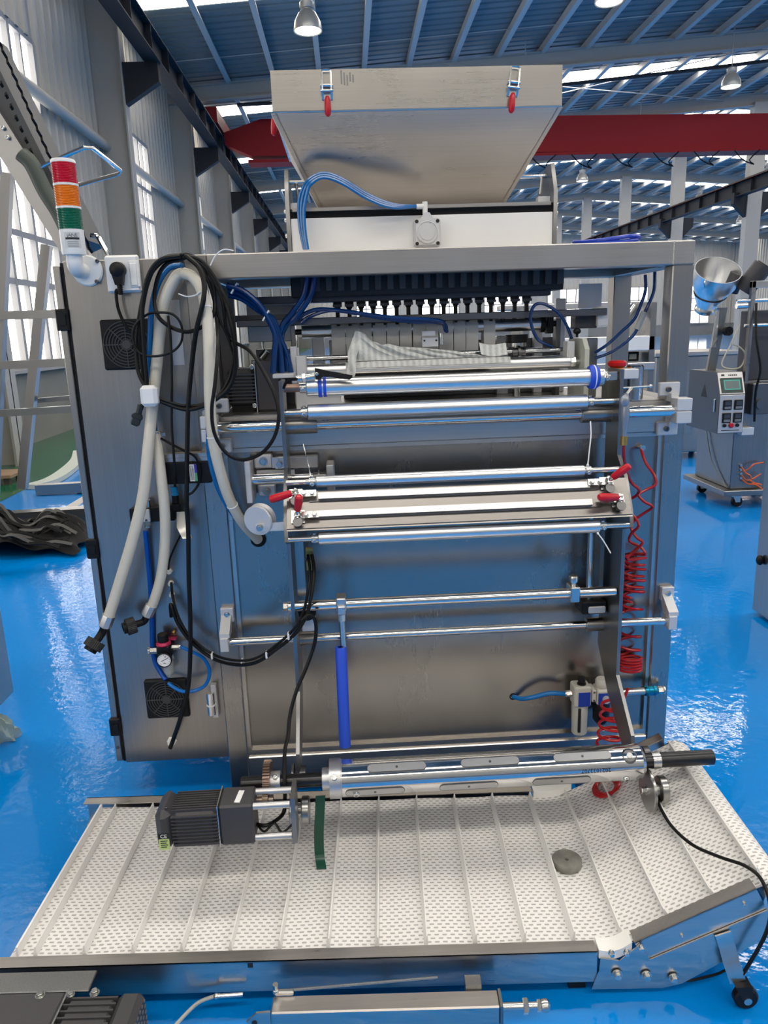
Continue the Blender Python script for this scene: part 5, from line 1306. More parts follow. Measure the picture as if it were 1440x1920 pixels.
bt = [V((c.x + .048, ya, c.z))] + wp([(360, 1222, ya - .01), (382, 1235, ya - .015), (393, 1258, ya - .015), (386, 1283, ya - .02), (365, 1295, ya - .02), (342, 1296, ya - .015), (325, 1288, ya - .01), (316, 1281, ya)])
MB().tube(bt, .0056, n=10).build('outlet_tube', plain('sky_blue_tube', (.004, .15, .55), .2), RG)
# small chromed filter strapped near the post
c = W(397, 1315, Y=CY - .03)
FC = thing('sight_filter', 'small chromed cylinder with white tie strapped beside the frame post', 'filter', (c.x, CY - .02, c.z - .06))
MB().cyl((c.x - .003, CY - .03, c.z - .045), (c.x - .003, CY - .03, c.z + .030), .0125, n=24).build('cylinder', M['chrome'], FC)
MB().pipe((c.x - .003, CY - .03, c.z - .014), (c.x - .003, CY - .03, c.z - .010), .014, .012, n=24).build('cable_tie', M['strap'], FC)
MB().bx(c.x - .002, c.x + .016, CY - .024, CY - .001, c.z - .062, c.z + .052, .002).build('holder', M['aluw'], FC)
# black cables from the glands to the rack
for i, off in enumerate((0, 8)):
    s = [(321, 1092 + off * 8, CY - .016), (325 - off * .6, 1125 + off, HY), (336 - off * .4, 1160 + off, HY - .01), (358, 1195 + off, HY - .02), (398, 1226 + off, HY - .03), (440, 1238 + off, 2.07), (480, 1234 + off, 2.02), (520, 1208 + off, 1.982), (552 + off * .4, 1178 + off, 1.970), (568 + off, 1150, 1.974), (577 + off, 1110, 1.985), (581 + off, 1070, 2.015), (577 + off, 1040, 2.045)]
    tb = thing('sensor_cable', 'x', 'cable', W(440, 1238 + off, Y=2.07))
    tb['label'] = ('black sensor cable sagging from the upper cabinet glands to the roller rack' if i == 0 else 'black sensor cable sagging just under its twin, from the lower glands to the rack')
    MB().tube(wp(s), .0042 + .0012 * i, n=8).build('cable_body', M['rubber'], tb)
    if i == 1:
        for x, y, Y in ((398, 1229, HY - .03), (454, 1242, 2.06), (500, 1227, 2.0), (541, 1192, 1.975)):
            pp = W(x, y, Y=Y); MB().bx(pp.x - .003, pp.x + .003, pp.y - .01, pp.y + .01, pp.z - .010, pp.z + .010, .002).build('cable_tie', M['strap'], tb)
s = [(566, 1163, 1.962), (582, 1152, 1.956), (592, 1170, 1.955), (590, 1205, 1.96), (575, 1250, 1.95), (556, 1295, 1.92), (544, 1340, 1.90), (540, 1380, 1.86)]
tag(MB().tube(wp(s) + [V((-.216, 1.83, .40)), V((-.216, 1.772, .345)), V((-.217, 1.768, .30)), V((-.224, 1.752, .262)), V((gx1 + .03, yc - .012, zc - .025)), V((gx1 - .002, yc, zc - .03))], .0052, n=8).build('motor_cable', M['rubber']), 'black cable hanging from the round bar down to the gear motor', 'cable')
# ------------------------------------------------------------------ air preparation unit at the lower right of the panel
PY = 2.16
c = W(1090, 1305, Y=PY)
AP = thing('air_filter_unit', 'grey and blue air filter and lubricator unit low on the front panel', 'filter', (c.x, PY, .2))
M['beige'] = plain('beige_cast', (.50, .485, .43), .45)
M['navy'] = plain('label_navy', (.01, .045, .33), .4)
ap = lambda bm, n, mt, par=None: bm.build(n, mt, par or AP)
za = c.z
b1 = ap(MB().bx(c.x - .030, c.x + .024, PY - .028, PY + .028, za - .026, za + .044, .005), 'lubricator_head', M['beige'])
ap(MB().bx(c.x - .018, c.x + .020, PY - .0295, PY - .027, za - .022, za + .026), 'blue_label', M['navy'], b1)
ap(MB().lathe((c.x - .002, PY - .004, za + .044), (0, 0, 1), [(0, 0), (.014, 0), (.014, .004), (.009, .006), (.009, .010), (.012, .012), (.012, .024), (0, .026)], 20), 'drip_knob', M['black'], b1)
bw = ap(MB().lathe((c.x - .004, PY, za - .026), (0, 0, -1), [(0, 0), (.026, 0), (.024, .10), (.018, .108), (0, .11)], 26), 'lubricator_bowl', M['beige'], b1)
ap(MB().bx(c.x - .016, c.x - .007, PY - .0275, PY - .02, za - .115, za - .03, .002), 'sight_window', M['ink'], b1)
b2 = ap(MB().bx(c.x + .026, c.x + .040, PY - .026, PY + .026, za - .010, za + .030, .002), 'joining_bracket', M['beige'])
ap(MB().capscrew((c.x + .033, PY - .026, za + .024), (0, -1, 0), .003), 'bracket_screw', M['darksteel'], b2)
ap(MB().capscrew((c.x + .033, PY - .026, za - .004), (0, -1, 0), .003), 'bracket_screw', M['darksteel'], b2)
b3 = ap(MB().bx(c.x + .042, c.x + .096, PY - .028, PY + .028, za - .022, za + .030, .005), 'regulator_head', M['beige'])
ap(MB().bx(c.x + .046, c.x + .092, PY - .0295, PY - .027, za - .018, za + .020), 'blue_label', M['navy'], b3)
ap(MB().lathe((c.x + .066, PY, za + .030), (0, 0, 1), [(0, 0), (.020, 0), (.022, .004), (.022, .022), (.018, .028), (0, .028)], 24), 'regulator_knob', M['beige'], b3)
ap(MB().lathe((c.x + .066, PY, za - .022), (0, 0, -1), [(0, 0), (.026, 0), (.026, .06), (.016, .075), (0, .076)], 24), 'filter_bowl', M['black'], b3)
ap(MB().cyl((c.x + .070, PY - .028, za - .0), (c.x + .070, PY - .038, za - .0), .012, n=18), 'gauge_port', M['aluw'], b3)
ap(MB().hexa((c.x - .030, PY, za + .012), (c.x - .050, PY, za + .010), .010).cyl((c.x - .050, PY, za + .010), (c.x - .054, PY, za + .010), .011, n=16), 'outlet_fitting', M['zinc'])
e = W(962, 1306, Y=2.212)
ap(MB().tube([V((c.x - .05, PY, za + .010)), W(1030, 1300, Y=PY), W(1000, 1307, Y=PY + .01), W(978, 1310, Y=PY + .03), e], .0075, n=12), 'outlet_tube', M['blue'])
ap(MB().lathe(e + V((0, .002, 0)), (0, -1, 0), [(.006, 0), (.012, 0), (.012, .003), (.008, .004)], 16), 'grommet', M['rubber'])
f0, f1 = W(1212, 1287, Y=PY), W(1236, 1284, Y=PY)
ap(MB().lathe((c.x + .096, PY, za + .006), (1, 0, 0), [(0, 0), (.012, 0), (.012, f0.x - c.x - .096), (0, f0.x - c.x - .096)], 16), 'inlet_pipe', M['zinc'])
hs = ap(MB().lathe((f0.x - .006, PY, za + .006), (1, 0, 0), [(0, 0), (.015, 0), (.017, .004), (.017, .010), (.0155, .012), (.0155, .026), (.017, .028), (.017, .036), (.013, .040), (0, .04)], 20), 'slide_valve', plain('anodised_blue', (.01, .25, .42), .25, .8))
ap(MB().hexa((f0.x + .036, PY, za + .006), (f0.x + .054, PY, za + .006), .013).cyl((f0.x + .054, PY, za + .006), (f0.x + .060, PY, za + .006), .013, n=18), 'push_fitting', M['zinc'])
# ------------------------------------------------------------------ red spiral hose with air gun
GX = W(1172, 800, Y=2.03)
AG = thing('air_blow_gun', 'grey air blow gun hooked on the right side plate', 'air gun', (GX.x, 2.02, GX.z - .1))
xr = XRp + TP
top, bot = W(1172, 738, Y=2.03), W(1170, 822, Y=2.03)
gt, gm_, gb = W(1174, 738, Y=1.975), W(1172, 780, Y=1.972), W(1170, 822, Y=1.975)
M['gungrey'] = plain('gun_grey', (.30, .32, .36), .35, .6)
MB().tube([gt, gm_, gb], .0100, n=14, rf=lambda t: .7 + .45 * math.sin(PI * min(1, t * 1.2))).build('gun_handle', M['gungrey'], AG)
MB().sph(W(1171, 752, Y=1.965), .013, 1, .6, 1.2).build('trigger_hinge', M['gungrey'], AG)
MB().cyl(gb + V((0, 0, .006)), gb + V((0, 0, -.018)), .0095, n=14).build('hose_socket', M['brass'], AG)
MB().bx(xr, xr + .042, 2.062, 2.10, 1.345, 1.372, .002).build('holder_block', M['aluw'], AG)
MB().cyl((xr - .02, 2.01, gt.z + .012), (xr + .055, 2.01, gt.z + .014), .003, n=8).sph((xr + .055, 2.01, gt.z + .014), .006).cyl((xr + .004, 2.01, gt.z + .012), (gt.x, gt.y, gt.z - .002), .004, n=8).build('hook_pin', M['zinc'], AG)
# estop: red cap, yellow base behind the roller end
c = W(1157, 688, Y=2.18)
ES = thing('emergency_stop', 'red mushroom emergency stop button on a yellow base behind the roller', 'button', (c.x, 2.18, c.z - .02))
MB().lathe((c.x, 2.18, c.z - .014), (0, 0, 1), [(0, 0), (.022, 0), (.022, .010), (.018, .012), (0, .012)], 24).build('yellow_base', plain('estop_yellow', (.75, .28, .02), .4), ES)
MB().lathe((c.x, 2.18, c.z - .002), (0, 0, 1), [(0, 0), (.017, 0), (.026, .006), (.028, .014), (.022, .020), (0, .022)], 26).build('red_cap', plain('estop_red', (.55, .01, .01), .35), ES)
MB().bx(c.x - .03, c.x + .03, 2.167, 2.222, 1.272, c.z - .014, .004).build('button_box', M['darksteel'], ES)
d = W(1192, 703, Y=2.18)
SC = tag(MB().lathe((d.x, 2.19, 1.276), (0, 0, 1), [(0, 0), (.026, 0), (.026, .095), (.022, .10), (0, .10)], 28).build('steel_canister', M['chrome']), 'short shiny steel cylinder standing beside the emergency stop button', 'cylinder')
# spiral hose
def helix(x, y, z0, z1, r, turns, ph=0, ry=None):
    n = int(turns * 12); return [V((x + r * math.cos(ph + 2 * PI * turns * k / n), y + (ry or r) * math.sin(ph + 2 * PI * turns * k / n), z0 + (z1 - z0) * k / n)) for k in range(n + 1)]
SPY = 2.10
xc = xr + .098
SH = thing('spiral_hose', 'red coiled air hose hanging between the side plate and the right post', 'hose', (xc, SPY, .2))
gl = W(1201, 838, Y=2.212)
tight = helix(xc, 2.181, .83, .665, .034, 4.5, 1.2, .023) + helix(xc, 2.181, .655, .47, .035, 4, 1.2, .023)[1:] + helix(xc + .005, 2.181, .46, .41, .036, 5, 1.2, .023)[1:]
low = helix(xc - .01, 2.02, .40, .36, .034, 2.5, 2.0)
under = wp([(1178, 1290, 2.06), (1165, 1320, 2.05), (1150, 1335, 2.05)])
left_coils = []
for k in range(44):
    t = k / 43; base = W(1150, 1315, Y=2.06).lerp(W(1138, 1412, Y=2.02), t)
    a = 2 * PI * 5.5 * t; left_coils.append(base + V((.034 * math.cos(a) * (1 - .0 * t), .034 * math.sin(a), -.006 * math.sin(a))))
bottom = []
for k in range(30):
    t = k / 29; base = on_belt(1142, 1470, .02).lerp(on_belt(1132, 1478, .012), t); a = 2 * PI * 3.2 * t
    bottom.append(base + V((.032 * math.cos(a), .036 * math.sin(a), .016 * math.cos(a))))
up1 = [gb + V((0, 0, -.016))] + wp([(1170, 858, 2.0), (1174, 882, 2.06), (1184, 905, 2.09), (1198, 918, 2.09), (1192, 930, 2.11), (1172, 940, 2.13), (1162, 955, 2.14), (1185, 965, 2.12), (1198, 985, 2.10), (1184, 1000, 2.12), (1180, 1015, 2.13), (1200, 1025, 2.11), (1210, 1040, 2.10)])
up2 = [gl] + wp([(1204, 850, 2.17), (1212, 870, 2.15), (1226, 890, 2.13), (1230, 908, 2.12), (1212, 918, 2.12), (1197, 928, 2.11), (1210, 942, 2.10), (1224, 950, 2.10), (1208, 962, 2.12), (1190, 975, 2.13), (1183, 990, 2.13), (1194, 1008, 2.11), (1205, 1018, 2.10), (1186, 1036, 2.12), (1176, 1050, 2.12)])
MB().tube(up1 + tight[6:], .0042, n=8, res=3).build('hose_run', M['redh'], SH)
MB().tube(up2 + [p + V((.004, .0, -.014)) for p in tight[8:60]], .0042, n=8, res=3).build('hose_run', M['redh'], SH)
MB().tube(under + left_coils + bottom, .0046, n=8, res=3).build('hose_run', M['redh'], SH)
MB().hexa(gl + V((0, .004, 0)), gl + V((0, -.012, 0)), .008).cyl(gl + V((0, -.012, 0)), gl + V((0, -.020, 0)), .0085, n=16).build('panel_fitting', M['zinc'], SH)
# white cable ties hanging on the rollers
def hang(seq, lab):
    tag(MB().tube(wp(seq), .0018, n=6).sph(W(*seq[-1][:2], Y=seq[-1][2]), .0035).build('zip_tie', M['strap']), lab, 'cable tie')
hang([(1107, 790, 2.0), (1108, 815, 1.985), (1105, 845, 1.975), (1102, 872, 1.97)], 'white cable tie hanging from the upper rail down to the roller end')
hang([(1145, 1037, 1.922), (1132, 1015, 1.924), (1121, 1000, 1.930)], 'white cable tie tail sticking down from the lower roller end')
tag(MB().tube(wp([(568, 832, 2.06), (574, 855, 2.04), (580, 880, 2.0), (583, 905, 1.98)]), .0016, n=6).build('steel_wire', M['zinc']), 'thin springy steel wire rising from the upper splice roller', 'wire')
# black lever clamp on the top roller
p = W(592, 700, Y=2.06)
LC = thing('lever_clamp', 'black cam lever resting over the left end of the top roller', 'lever', (p.x, 2.02, p.z - .02))
pts = [W(590, 690, Y=2.055), W(612, 695, Y=2.05), W(640, 700, Y=2.045), W(661, 704, Y=2.04), W(661, 708, Y=2.04), W(655, 712, Y=2.04), W(630, 709, Y=2.045), W(606, 703, Y=2.05), W(601, 712, Y=2.055), W(592, 712, Y=2.055)]
MB().prism(pts, (0, .014, 0)).build('lever', M['black'], LC)
MB().capscrew(W(594, 701, Y=2.054), (0, -1, 0), .0045).build('lever_pin', M['zinc'], LC)
MB().cyl(W(556, 711, Y=2.07), W(590, 706, Y=2.07), .010, n=14).hexa(W(566, 709, Y=2.07), W(574, 708, Y=2.07), .013).build('clamp_barrel', M['zinc'], LC)
MB().tube(wp([(556, 711, 2.0), (545, 712, 2.02), (536, 718, 2.03), (532, 728, 2.04)]), .004, n=8).build('pull_cord', M['rubber'], LC)
# ================================================================== inside the frame: film, nozzles, drives
def inn(bm, name, mat, lab=None, parent=None): return bm.build(name, mat, parent or PM)
# underside tray and dark valve comb hanging from the top plate
inn(MB().bx(-.16, .66, 2.33, 2.62, 1.60, ZT - .028, .003), 'valve_manifold', plain('navy_shadow_box', (.022, .026, .034), .4, .5))  # shade under the top plate is put into this box's colour
for k in range(22):
    x = -.13 + k * .0365
    inn(MB().bx(x, x + .020, 2.315, 2.345, 1.615, 1.68, .002), 'valve_cell', M['motor'])
inn(MB().bx(-.30, .63, 2.36, 2.41, 1.585, 1.607, .002), 'nozzle_rail', plain('slate_bar', (.06, .065, .08), .35, .7))
inn(MB().bx(-.33, .80, 2.34, 2.37, 1.520, 1.541, .002), 'cross_bar', M['darksteel'])
NB = 17
for k in range(NB):
    x = W(632 + k * 22.2, 560, Y=2.40).x
    n = inn(MB().lathe((x, 2.40, 1.586), (0, 0, -1), [(0, 0), (.014, 0), (.014, .006), (.010, .010), (.010, .018), (.0065, .022), (.0065, .062), (.0045, .072), (0, .072)], 14), 'filling_nozzle', M['black'])
    inn(MB().bx(x - .014, x + .014, 2.385, 2.40, 1.571, 1.579), 'nozzle_flange', M['motor'], None, n)
# film roller and the strips of film over it
FRy, FRz = 2.43, W(700, 618, Y=2.43).z
fx0, fx1 = W(566, 618, Y=FRy).x, W(1012, 606, Y=FRy).x
fr = inn(MB().cyl((fx0, FRy, FRz), (fx1, FRy, FRz), .020, n=28), 'film_roller', M['roller'])
inn(MB().cyl((fx0 - .03, FRy, FRz), (fx1 + .05, FRy, FRz), .009, n=14), 'roller_shaft', M['gun'], None, fr)
inn(MB().cyl((fx1, FRy, FRz), (fx1 + .014, FRy, FRz), .026, n=20).bx(fx1 + .02, fx1 + .04, FRy - .02, FRy + .02, FRz - .03, FRz + .03, .003), 'end_bearing', M['black'], None, fr)
inn(MB().bx(fx0 - .035, fx0 - .02, FRy - .015, FRy + .015, 1.272, FRz + .03, .002), 'roller_stand', M['steel_z'], None, fr)
inn(MB().bx(fx1 + .05, fx1 + .064, FRy - .015, FRy + .03, 1.272, FRz + .015, .002), 'roller_stand', M['darksteel'], None, fr)
FM = plain('grey_film', (.62, .62, .61), .42, .0, var=.06, vscale=20)
xs = [622, 648, 674, 700, 724, 748, 773, 797, 812, 836, 862, 884, 906, 928, 952]
px0 = 621; strips = []
edges = [(621, 647), (648, 673), (674, 697), (699, 724), (725, 748), (749, 772), (774, 798), (799, 822), (823, 850), (851, 873), (874, 897), (907, 929)]
for i, (a, b) in enumerate(edges):
    xa_, xb_ = W(a, 620, Y=FRy - .021).x, W(b, 620, Y=FRy - .021).x; w = xb_ - xa_ - .0008; xm_ = (xa_ + xb_) / 2
    pts = [(xm_, FRy + .05, FRz - .135)] + [(xm_, FRy + .0208 * math.cos(t), FRz + .0208 * math.sin(t)) for t in [math.radians(q) for q in (10, 40, 65, 90, 115, 140, 165, 180)]]
    pts += [(xm_, FRy - .021 - .004 * random.random(), FRz - .05), (xm_, FRy - .012, FRz - .10), (xm_, FRy - .0, FRz - .135)]
    s = MB().ribbon(pts, (w, 0, 0), .0006).build('film_strip', FM)
    tag(s, 'x', 'film', 'grey film strips over the inner roller')
    s['label'] = 'narrow grey film strip hanging over the inner film roller'
    if i == 11: s['label'] = 'single grey film strip hanging apart from the row on the inner roller'
# nip rollers below the film
for y, z, r, nm in ((2.36, W(700, 668, Y=2.36).z, .008, 'nip_rod'), (2.34, W(700, 684, Y=2.34).z, .010, 'nip_rod')):
    inn(MB().cyl((W(575, 670, Y=y).x, y, z), (W(1065, 655, Y=y).x, y, z), r, n=18), nm, M['chrome'])
# paper wrapped roller with crumpled tissue
PRy = 2.30; PRz = W(800, 688, Y=PRy).z; R2 = .0195
pa_, pb_ = W(575, 690, Y=PRy).x, W(1068, 675, Y=PRy).x
pr = inn(MB().cyl((pa_, PRy, PRz), (pb_, PRy, PRz), R2, n=28, ch=.002), 'feed_roller', M['roller'])
inn(MB().hexa((pb_, PRy, PRz), (pb_ + .018, PRy, PRz), .016).cyl((pb_, PRy, PRz), (pb_ + .045, PRy, PRz), .009, n=14), 'roller_nut', M['zinc'], None, pr)
def tissue_mat():
    m, nt, b = _nt('printed_tissue'); L = nt.links
    tc = _n(nt, 'ShaderNodeTexCoord'); mp = _n(nt, 'ShaderNodeMapping'); mp.inputs['Scale'].default_value = (62, 62, 62); L.new(tc.outputs['Object'], mp.inputs[0])
    ck = _n(nt, 'ShaderNodeTexWave'); ck.inputs['Scale'].default_value = .28; ck.bands_direction = 'X'; ck.inputs['Distortion'].default_value = 1.2; L.new(mp.outputs[0], ck.inputs[0])
    nz = _n(nt, 'ShaderNodeTexNoise'); nz.inputs['Scale'].default_value = 3.0; nz.inputs['Detail'].default_value = 5; L.new(mp.outputs[0], nz.inputs[0])
    mu = _n(nt, 'ShaderNodeMath', operation='MULTIPLY'); L.new(ck.outputs['Fac'], mu.inputs[0]); L.new(nz.outputs['Fac'], mu.inputs[1])
    mx = _n(nt, 'ShaderNodeMix', data_type='RGBA'); mx.inputs[6].default_value = (.66, .68, .67, 1); mx.inputs[7].default_value = (.30, .31, .31, 1); L.new(mu.outputs[0], mx.inputs[0])
    L.new(mx.outputs[2], b.inputs['Base Color']); b.inputs['Roughness'].default_value = .75
    bp = _n(nt, 'ShaderNodeBump'); bp.inputs['Strength'].default_value = .35; bp.inputs['Distance'].default_value = .004; L.new(nz.outputs['Fac'], bp.inputs['Height']); L.new(bp.outputs['Normal'], b.inputs['Normal'])
    return m
TM = tissue_mat()
TS = thing('tissue_sheet', 'crumpled pale printed tissue sheet wrapped around the feed roller', 'tissue', (.2, PRy, PRz - .02))
ta_, tb_ = W(648, 690, Y=PRy - .02).x, W(958, 684, Y=PRy - .02).x
MB().grid(lambda i, j: (ta_ + (tb_ - ta_) * i, PRy + (R2 + .003 + .001 * math.sin(37 * i)) * math.cos(-2.9 + 4.6 * j), PRz + (R2 + .003) * math.sin(2.9 - 4.6 * j)), 60, 16).build('wrapped_part', TM, TS, 80)
tops = [(656, 668), (662, 645), (668, 620), (676, 622), (684, 628), (690, 634), (698, 642), (706, 641), (714, 647), (726, 644), (738, 648), (760, 650), (790, 652), (820, 655), (850, 658), (880, 662), (896, 668)]
rnd = random.Random(3)
def crump(i, j):
    f = i * (len(tops) - 1); k = min(int(f), len(tops) - 2); t = f - k
    x, y = tops[k][0] + (tops[k + 1][0] - tops[k][0]) * t, tops[k][1] + (tops[k + 1][1] - tops[k][1]) * t
    top = W(x, y, Y=PRy + .014 + .006 * math.sin(x * .13)); bx_ = ta_ + .012 + (tb_ - .07 - ta_) * i
    bot = V((bx_, PRy + .000, PRz + R2 + .005))
    p = bot.lerp(top, j); w = math.sin(PI * j)
    return p + V((.004 * math.sin(21 * i + 9 * j), .007 * w * math.sin(31 * i + 5 * j) - .004 * w, .003 * math.sin(40 * i + 12 * j) * w))
MB().grid(crump, 54, 12).build('crumpled_edge', TM, TS, 80)
MB().grid(lambda i, j: W(648 + 16 * i + 14 * j * .9, 700 - 76 * j + 8 * i, Y=PRy - .027 + .045 * max(0, (j - .38) / .62) + .006 * math.sin(6 * i) * j) + V((.003 * math.sin(9 * j), .003 * math.sin(14 * j + 3 * i), 0)), 10, 18).build('folded_corner', TM, TS, 80)
MB().grid(lambda i, j: W(902 + 50 * i - 4 * j, 664 - 22 * j + 3 * i + 3 * math.sin(4 * i), Y=PRy - .002 + .022 * j + .006 * math.sin(5 * i + 2) * j), 12, 8).build('torn_flap', TM, TS, 80)
# pale square sensor heads
c = W(808, 637, Y=2.33)
SHd = thing('print_sensor', 'small white square sensor block with blue tubes over the film', 'sensor', (c.x, 2.33, c.z - .03))
MB().bx(c.x - .028, c.x + .022, 2.32, 2.36, c.z - .022, c.z + .008, .002).build('sensor_body', M['aluw'], SHd)
MB().bx(c.x - .028, c.x + .014, 2.325, 2.36, c.z + .010, c.z + .028, .002).build('sensor_cap', M['aluw'], SHd)
m = MB()
for sx in (-1, 1): m.cyl((c.x - .003 + sx * .018, 2.3195, c.z - .002), (c.x - .003 + sx * .018, 2.3185, c.z - .002), .003, n=10)
m.build('sensor_hole', M['ink'], SHd)
MB().cyl((c.x + .032, 2.335, c.z - .015), (c.x + .032, 2.335, c.z + .018), .007, n=12).build('fitting', M['zinc'], SHd)
MB().tube(wp([(836, 620, 2.33), (830, 604, 2.30), (812, 600, 2.28), (780, 598, 2.27), (740, 596, 2.27), (690, 590, 2.28), (650, 584, 2.29), (600, 580, 2.30), (572, 588, 2.305), (556, 600, 2.303)]), .0062, n=10).build('air_tube', M['blued'], SHd)
MB().tube(wp([(838, 622, 2.335), (834, 608, 2.31), (815, 604, 2.29), (770, 603, 2.275), (720, 597, 2.275), (670, 588, 2.285), (620, 582, 2.295), (580, 594, 2.318), (564, 606, 2.314)]), .0055, n=10).build('air_tube', M['blued'], SHd)
# thick bundle of deep blue tubes on the left
BU = thing('tube_bundle', 'thick bundle of deep blue tubes dropping inside the frame beside the motor', 'tube bundle', W(520, 700, Y=2.29))
for i in range(3):
    by = 2.226 + .0176 * i
    MB().tube(wp([(425 + i * 2, 535 + i * 9, by), (455, 545 + i * 8, by), (485, 570 + i * 6, by), (503 + i * 4, 598, by), (516 + i * 4, 630, by), (514 + i * 12, 665, by), (512 + i * 17, 700, by)]), .0085, n=10).build('tube', M['blued'], BU)
for i in range(2): MB().tube(wp([(576 + i * 14, 518, 2.294), (569 + i * 13, 555, 2.294), (549 + i * 8, 585 + i * 7, 2.292), (531 + i * 3, 608 + i * 6, 2.282 + .016 * i), (522 + i * 6, 640, 2.279 + .010 * i), (520 + i * 17, 672, 2.2625), (520 + i * 18, 696, 2.2625)]), .0085, n=10).build('tube', M['blued'], BU)
for x, y in ((440, 541), (499, 592)): p = W(x, y, Y=2.235); MB().box(p, (.004, .03, .034), Matrix.Rotation(.6, 3, 'Y')).build('cable_tie', M['strap'], BU)
# white label plate, slide beams and brackets seen through the frame on the left
inn(MB().bx(W(462, 575, Y=2.5).x, W(553, 575, Y=2.5).x, 2.50, 2.505, W(500, 590, Y=2.5).z, W(500, 566, Y=2.5).z), 'white_plate', M['white'])
inn(MB().bx(W(440, 592, Y=2.42).x, W(560, 592, Y=2.42).x, 2.42, 2.45, W(500, 602, Y=2.42).z, W(500, 590, Y=2.42).z), 'slide_beam', M['darksteel'])
inn(MB().bx(W(466, 640, Y=2.52).x, W(556, 640, Y=2.52).x, 2.52, 2.56, W(500, 641, Y=2.52).z, W(500, 606, Y=2.52).z, .002), 'seal_jaw', M['alu'])
inn(MB().bx(W(472, 690, Y=2.44).x, W(556, 690, Y=2.44).x, 2.44, 2.50, W(500, 702, Y=2.44).z, W(500, 674, Y=2.44).z, .002), 'seal_jaw', M['alu'])
inn(MB().bx(W(480, 660, Y=2.50).x, W(556, 660, Y=2.5).x, 2.5, 2.62, 1.272, W(500, 655, Y=2.5).z), 'jaw_block', M['darksteel'])
inn(MB().cyl(W(490, 672, Y=2.42), W(501, 658, Y=2.42), .012, n=14).cyl(W(540, 663, Y=2.42), W(556, 663, Y=2.42), .012, n=14), 'jaw_spring', M['chrome'])
for a, b, y0_, y1_, Y in ((546, 558, 650, 720, 2.27), (556, 575, 668, 710, 2.26)):
    inn(MB().bx(W(a, 700, Y=Y).x, W(b, 700, Y=Y).x, Y, Y + .05, W(550, y1_, Y=Y).z, W(550, y0_, Y=Y).z, .002), 'roller_bracket', M['aluw'])
inn(MB().bx(W(512, 705, Y=2.2).x, W(552, 705, Y=2.2).x, 2.18, 2.25, W(520, 709, Y=2.2).z, W(520, 701, Y=2.2).z, .002), 'bracket_plate', M['aluw'])
inn(MB().bx(W(556, 760, Y=2.27).x, W(640, 760, Y=2.27).x, 2.26, 2.30, 1.272, W(600, 728, Y=2.27).z, .002), 'bearing_block', M['aluw'])
# dark drip tray under the feed roller
inn(MB().prism([(W(605, 735, Y=2.28).x, 2.27, PRz - .035), (W(920, 730, Y=2.28).x, 2.27, PRz - .035), (W(890, 745, Y=2.28).x, 2.27, PRz - .075), (W(680, 755, Y=2.28).x, 2.27, PRz - .075)], (0, .2, 0)), 'drip_tray', M['rubber'])
inn(MB().bx(W(580, 712, Y=2.24).x, W(1085, 700, Y=2.24).x, 2.23, 2.26, PRz - .034, PRz - .020, .002), 'feed_bar', M['alu'])
# beige bracket and dark cylinder at the right inside
xg = W(1090, 690, Y=2.28).x
inn(MB().prism([(xg, 2.25, 1.272), (xg, 2.25, W(1090, 655, Y=2.25).z), (xg, 2.28, W(1083, 635, Y=2.28).z), (xg, 2.42, W(1083, 635, Y=2.28).z), (xg, 2.42, 1.272)], (.014, 0, 0)), 'cheek_plate', plain('pale_green_grey', (.52, .54, .48), .5))
inn(MB().bx(xg + .014, xg + .075, 2.36, 2.38, 1.272, W(1100, 634, Y=2.36).z, .002), 'cheek_plate', M['grind'])
inn(MB().sph(W(1082, 621, Y=2.30), .012, 1, 1, .8).cyl(W(1082, 632, Y=2.30), W(1082, 621, Y=2.3), .004, n=8), 'black_knob', M['black'])
a, b = W(1080, 583, Y=2.38), W(1120, 615, Y=2.38)
inn(MB().bx(a.x, b.x, 2.38, 2.44, b.z, a.z, .003), 'motor_block', M['motor'])
a, b = W(1122, 575, Y=2.36), W(1140, 611, Y=2.36)
inn(MB().bx(a.x, b.x, 2.36, 2.42, b.z, a.z, .002), 'white_cap', M['white'])
inn(MB().bx(W(1085, 560, Y=2.5).x, W(1128, 560, Y=2.5).x, 2.5, 2.505, W(1100, 578, Y=2.5).z, W(1100, 532, Y=2.5).z), 'bracket_sheet', M['alu'])
a, b = W(951, 628, Y=2.40), W(992, 642, Y=2.40)
inn(MB().cyl(((a.x + b.x) / 2, 2.42, b.z), ((a.x + b.x) / 2, 2.42, a.z), .035, n=28), 'round_sensor', M['black'])
inn(MB().cyl(((a.x + b.x) / 2, 2.42, b.z - .012), ((a.x + b.x) / 2, 2.42, b.z), .03, n=24).cyl(((a.x + b.x) / 2, 2.42, 1.272), ((a.x + b.x) / 2, 2.42, b.z - .012), .012, n=12), 'sensor_stand', M['zinc'])
xq = W(960, 660, Y=2.36).x
inn(MB().cyl((xq, 2.36, W(960, 662, Y=2.36).z), (xq + .04, 2.36, W(960, 662, Y=2.36).z), .016, n=20).cyl((xq + .016, 2.36, W(960, 662, Y=2.36).z), (xq + .024, 2.36, W(960, 662, Y=2.36).z), .022, n=20), 'coupling', M['darksteel'])
inn(MB().bx(W(1062, 660, Y=2.30).x, W(1076, 660, Y=2.30).x, 2.29, 2.34, W(1070, 672, Y=2.3).z, W(1070, 640, Y=2.3).z, .002), 'bearing_block', M['aluw'])
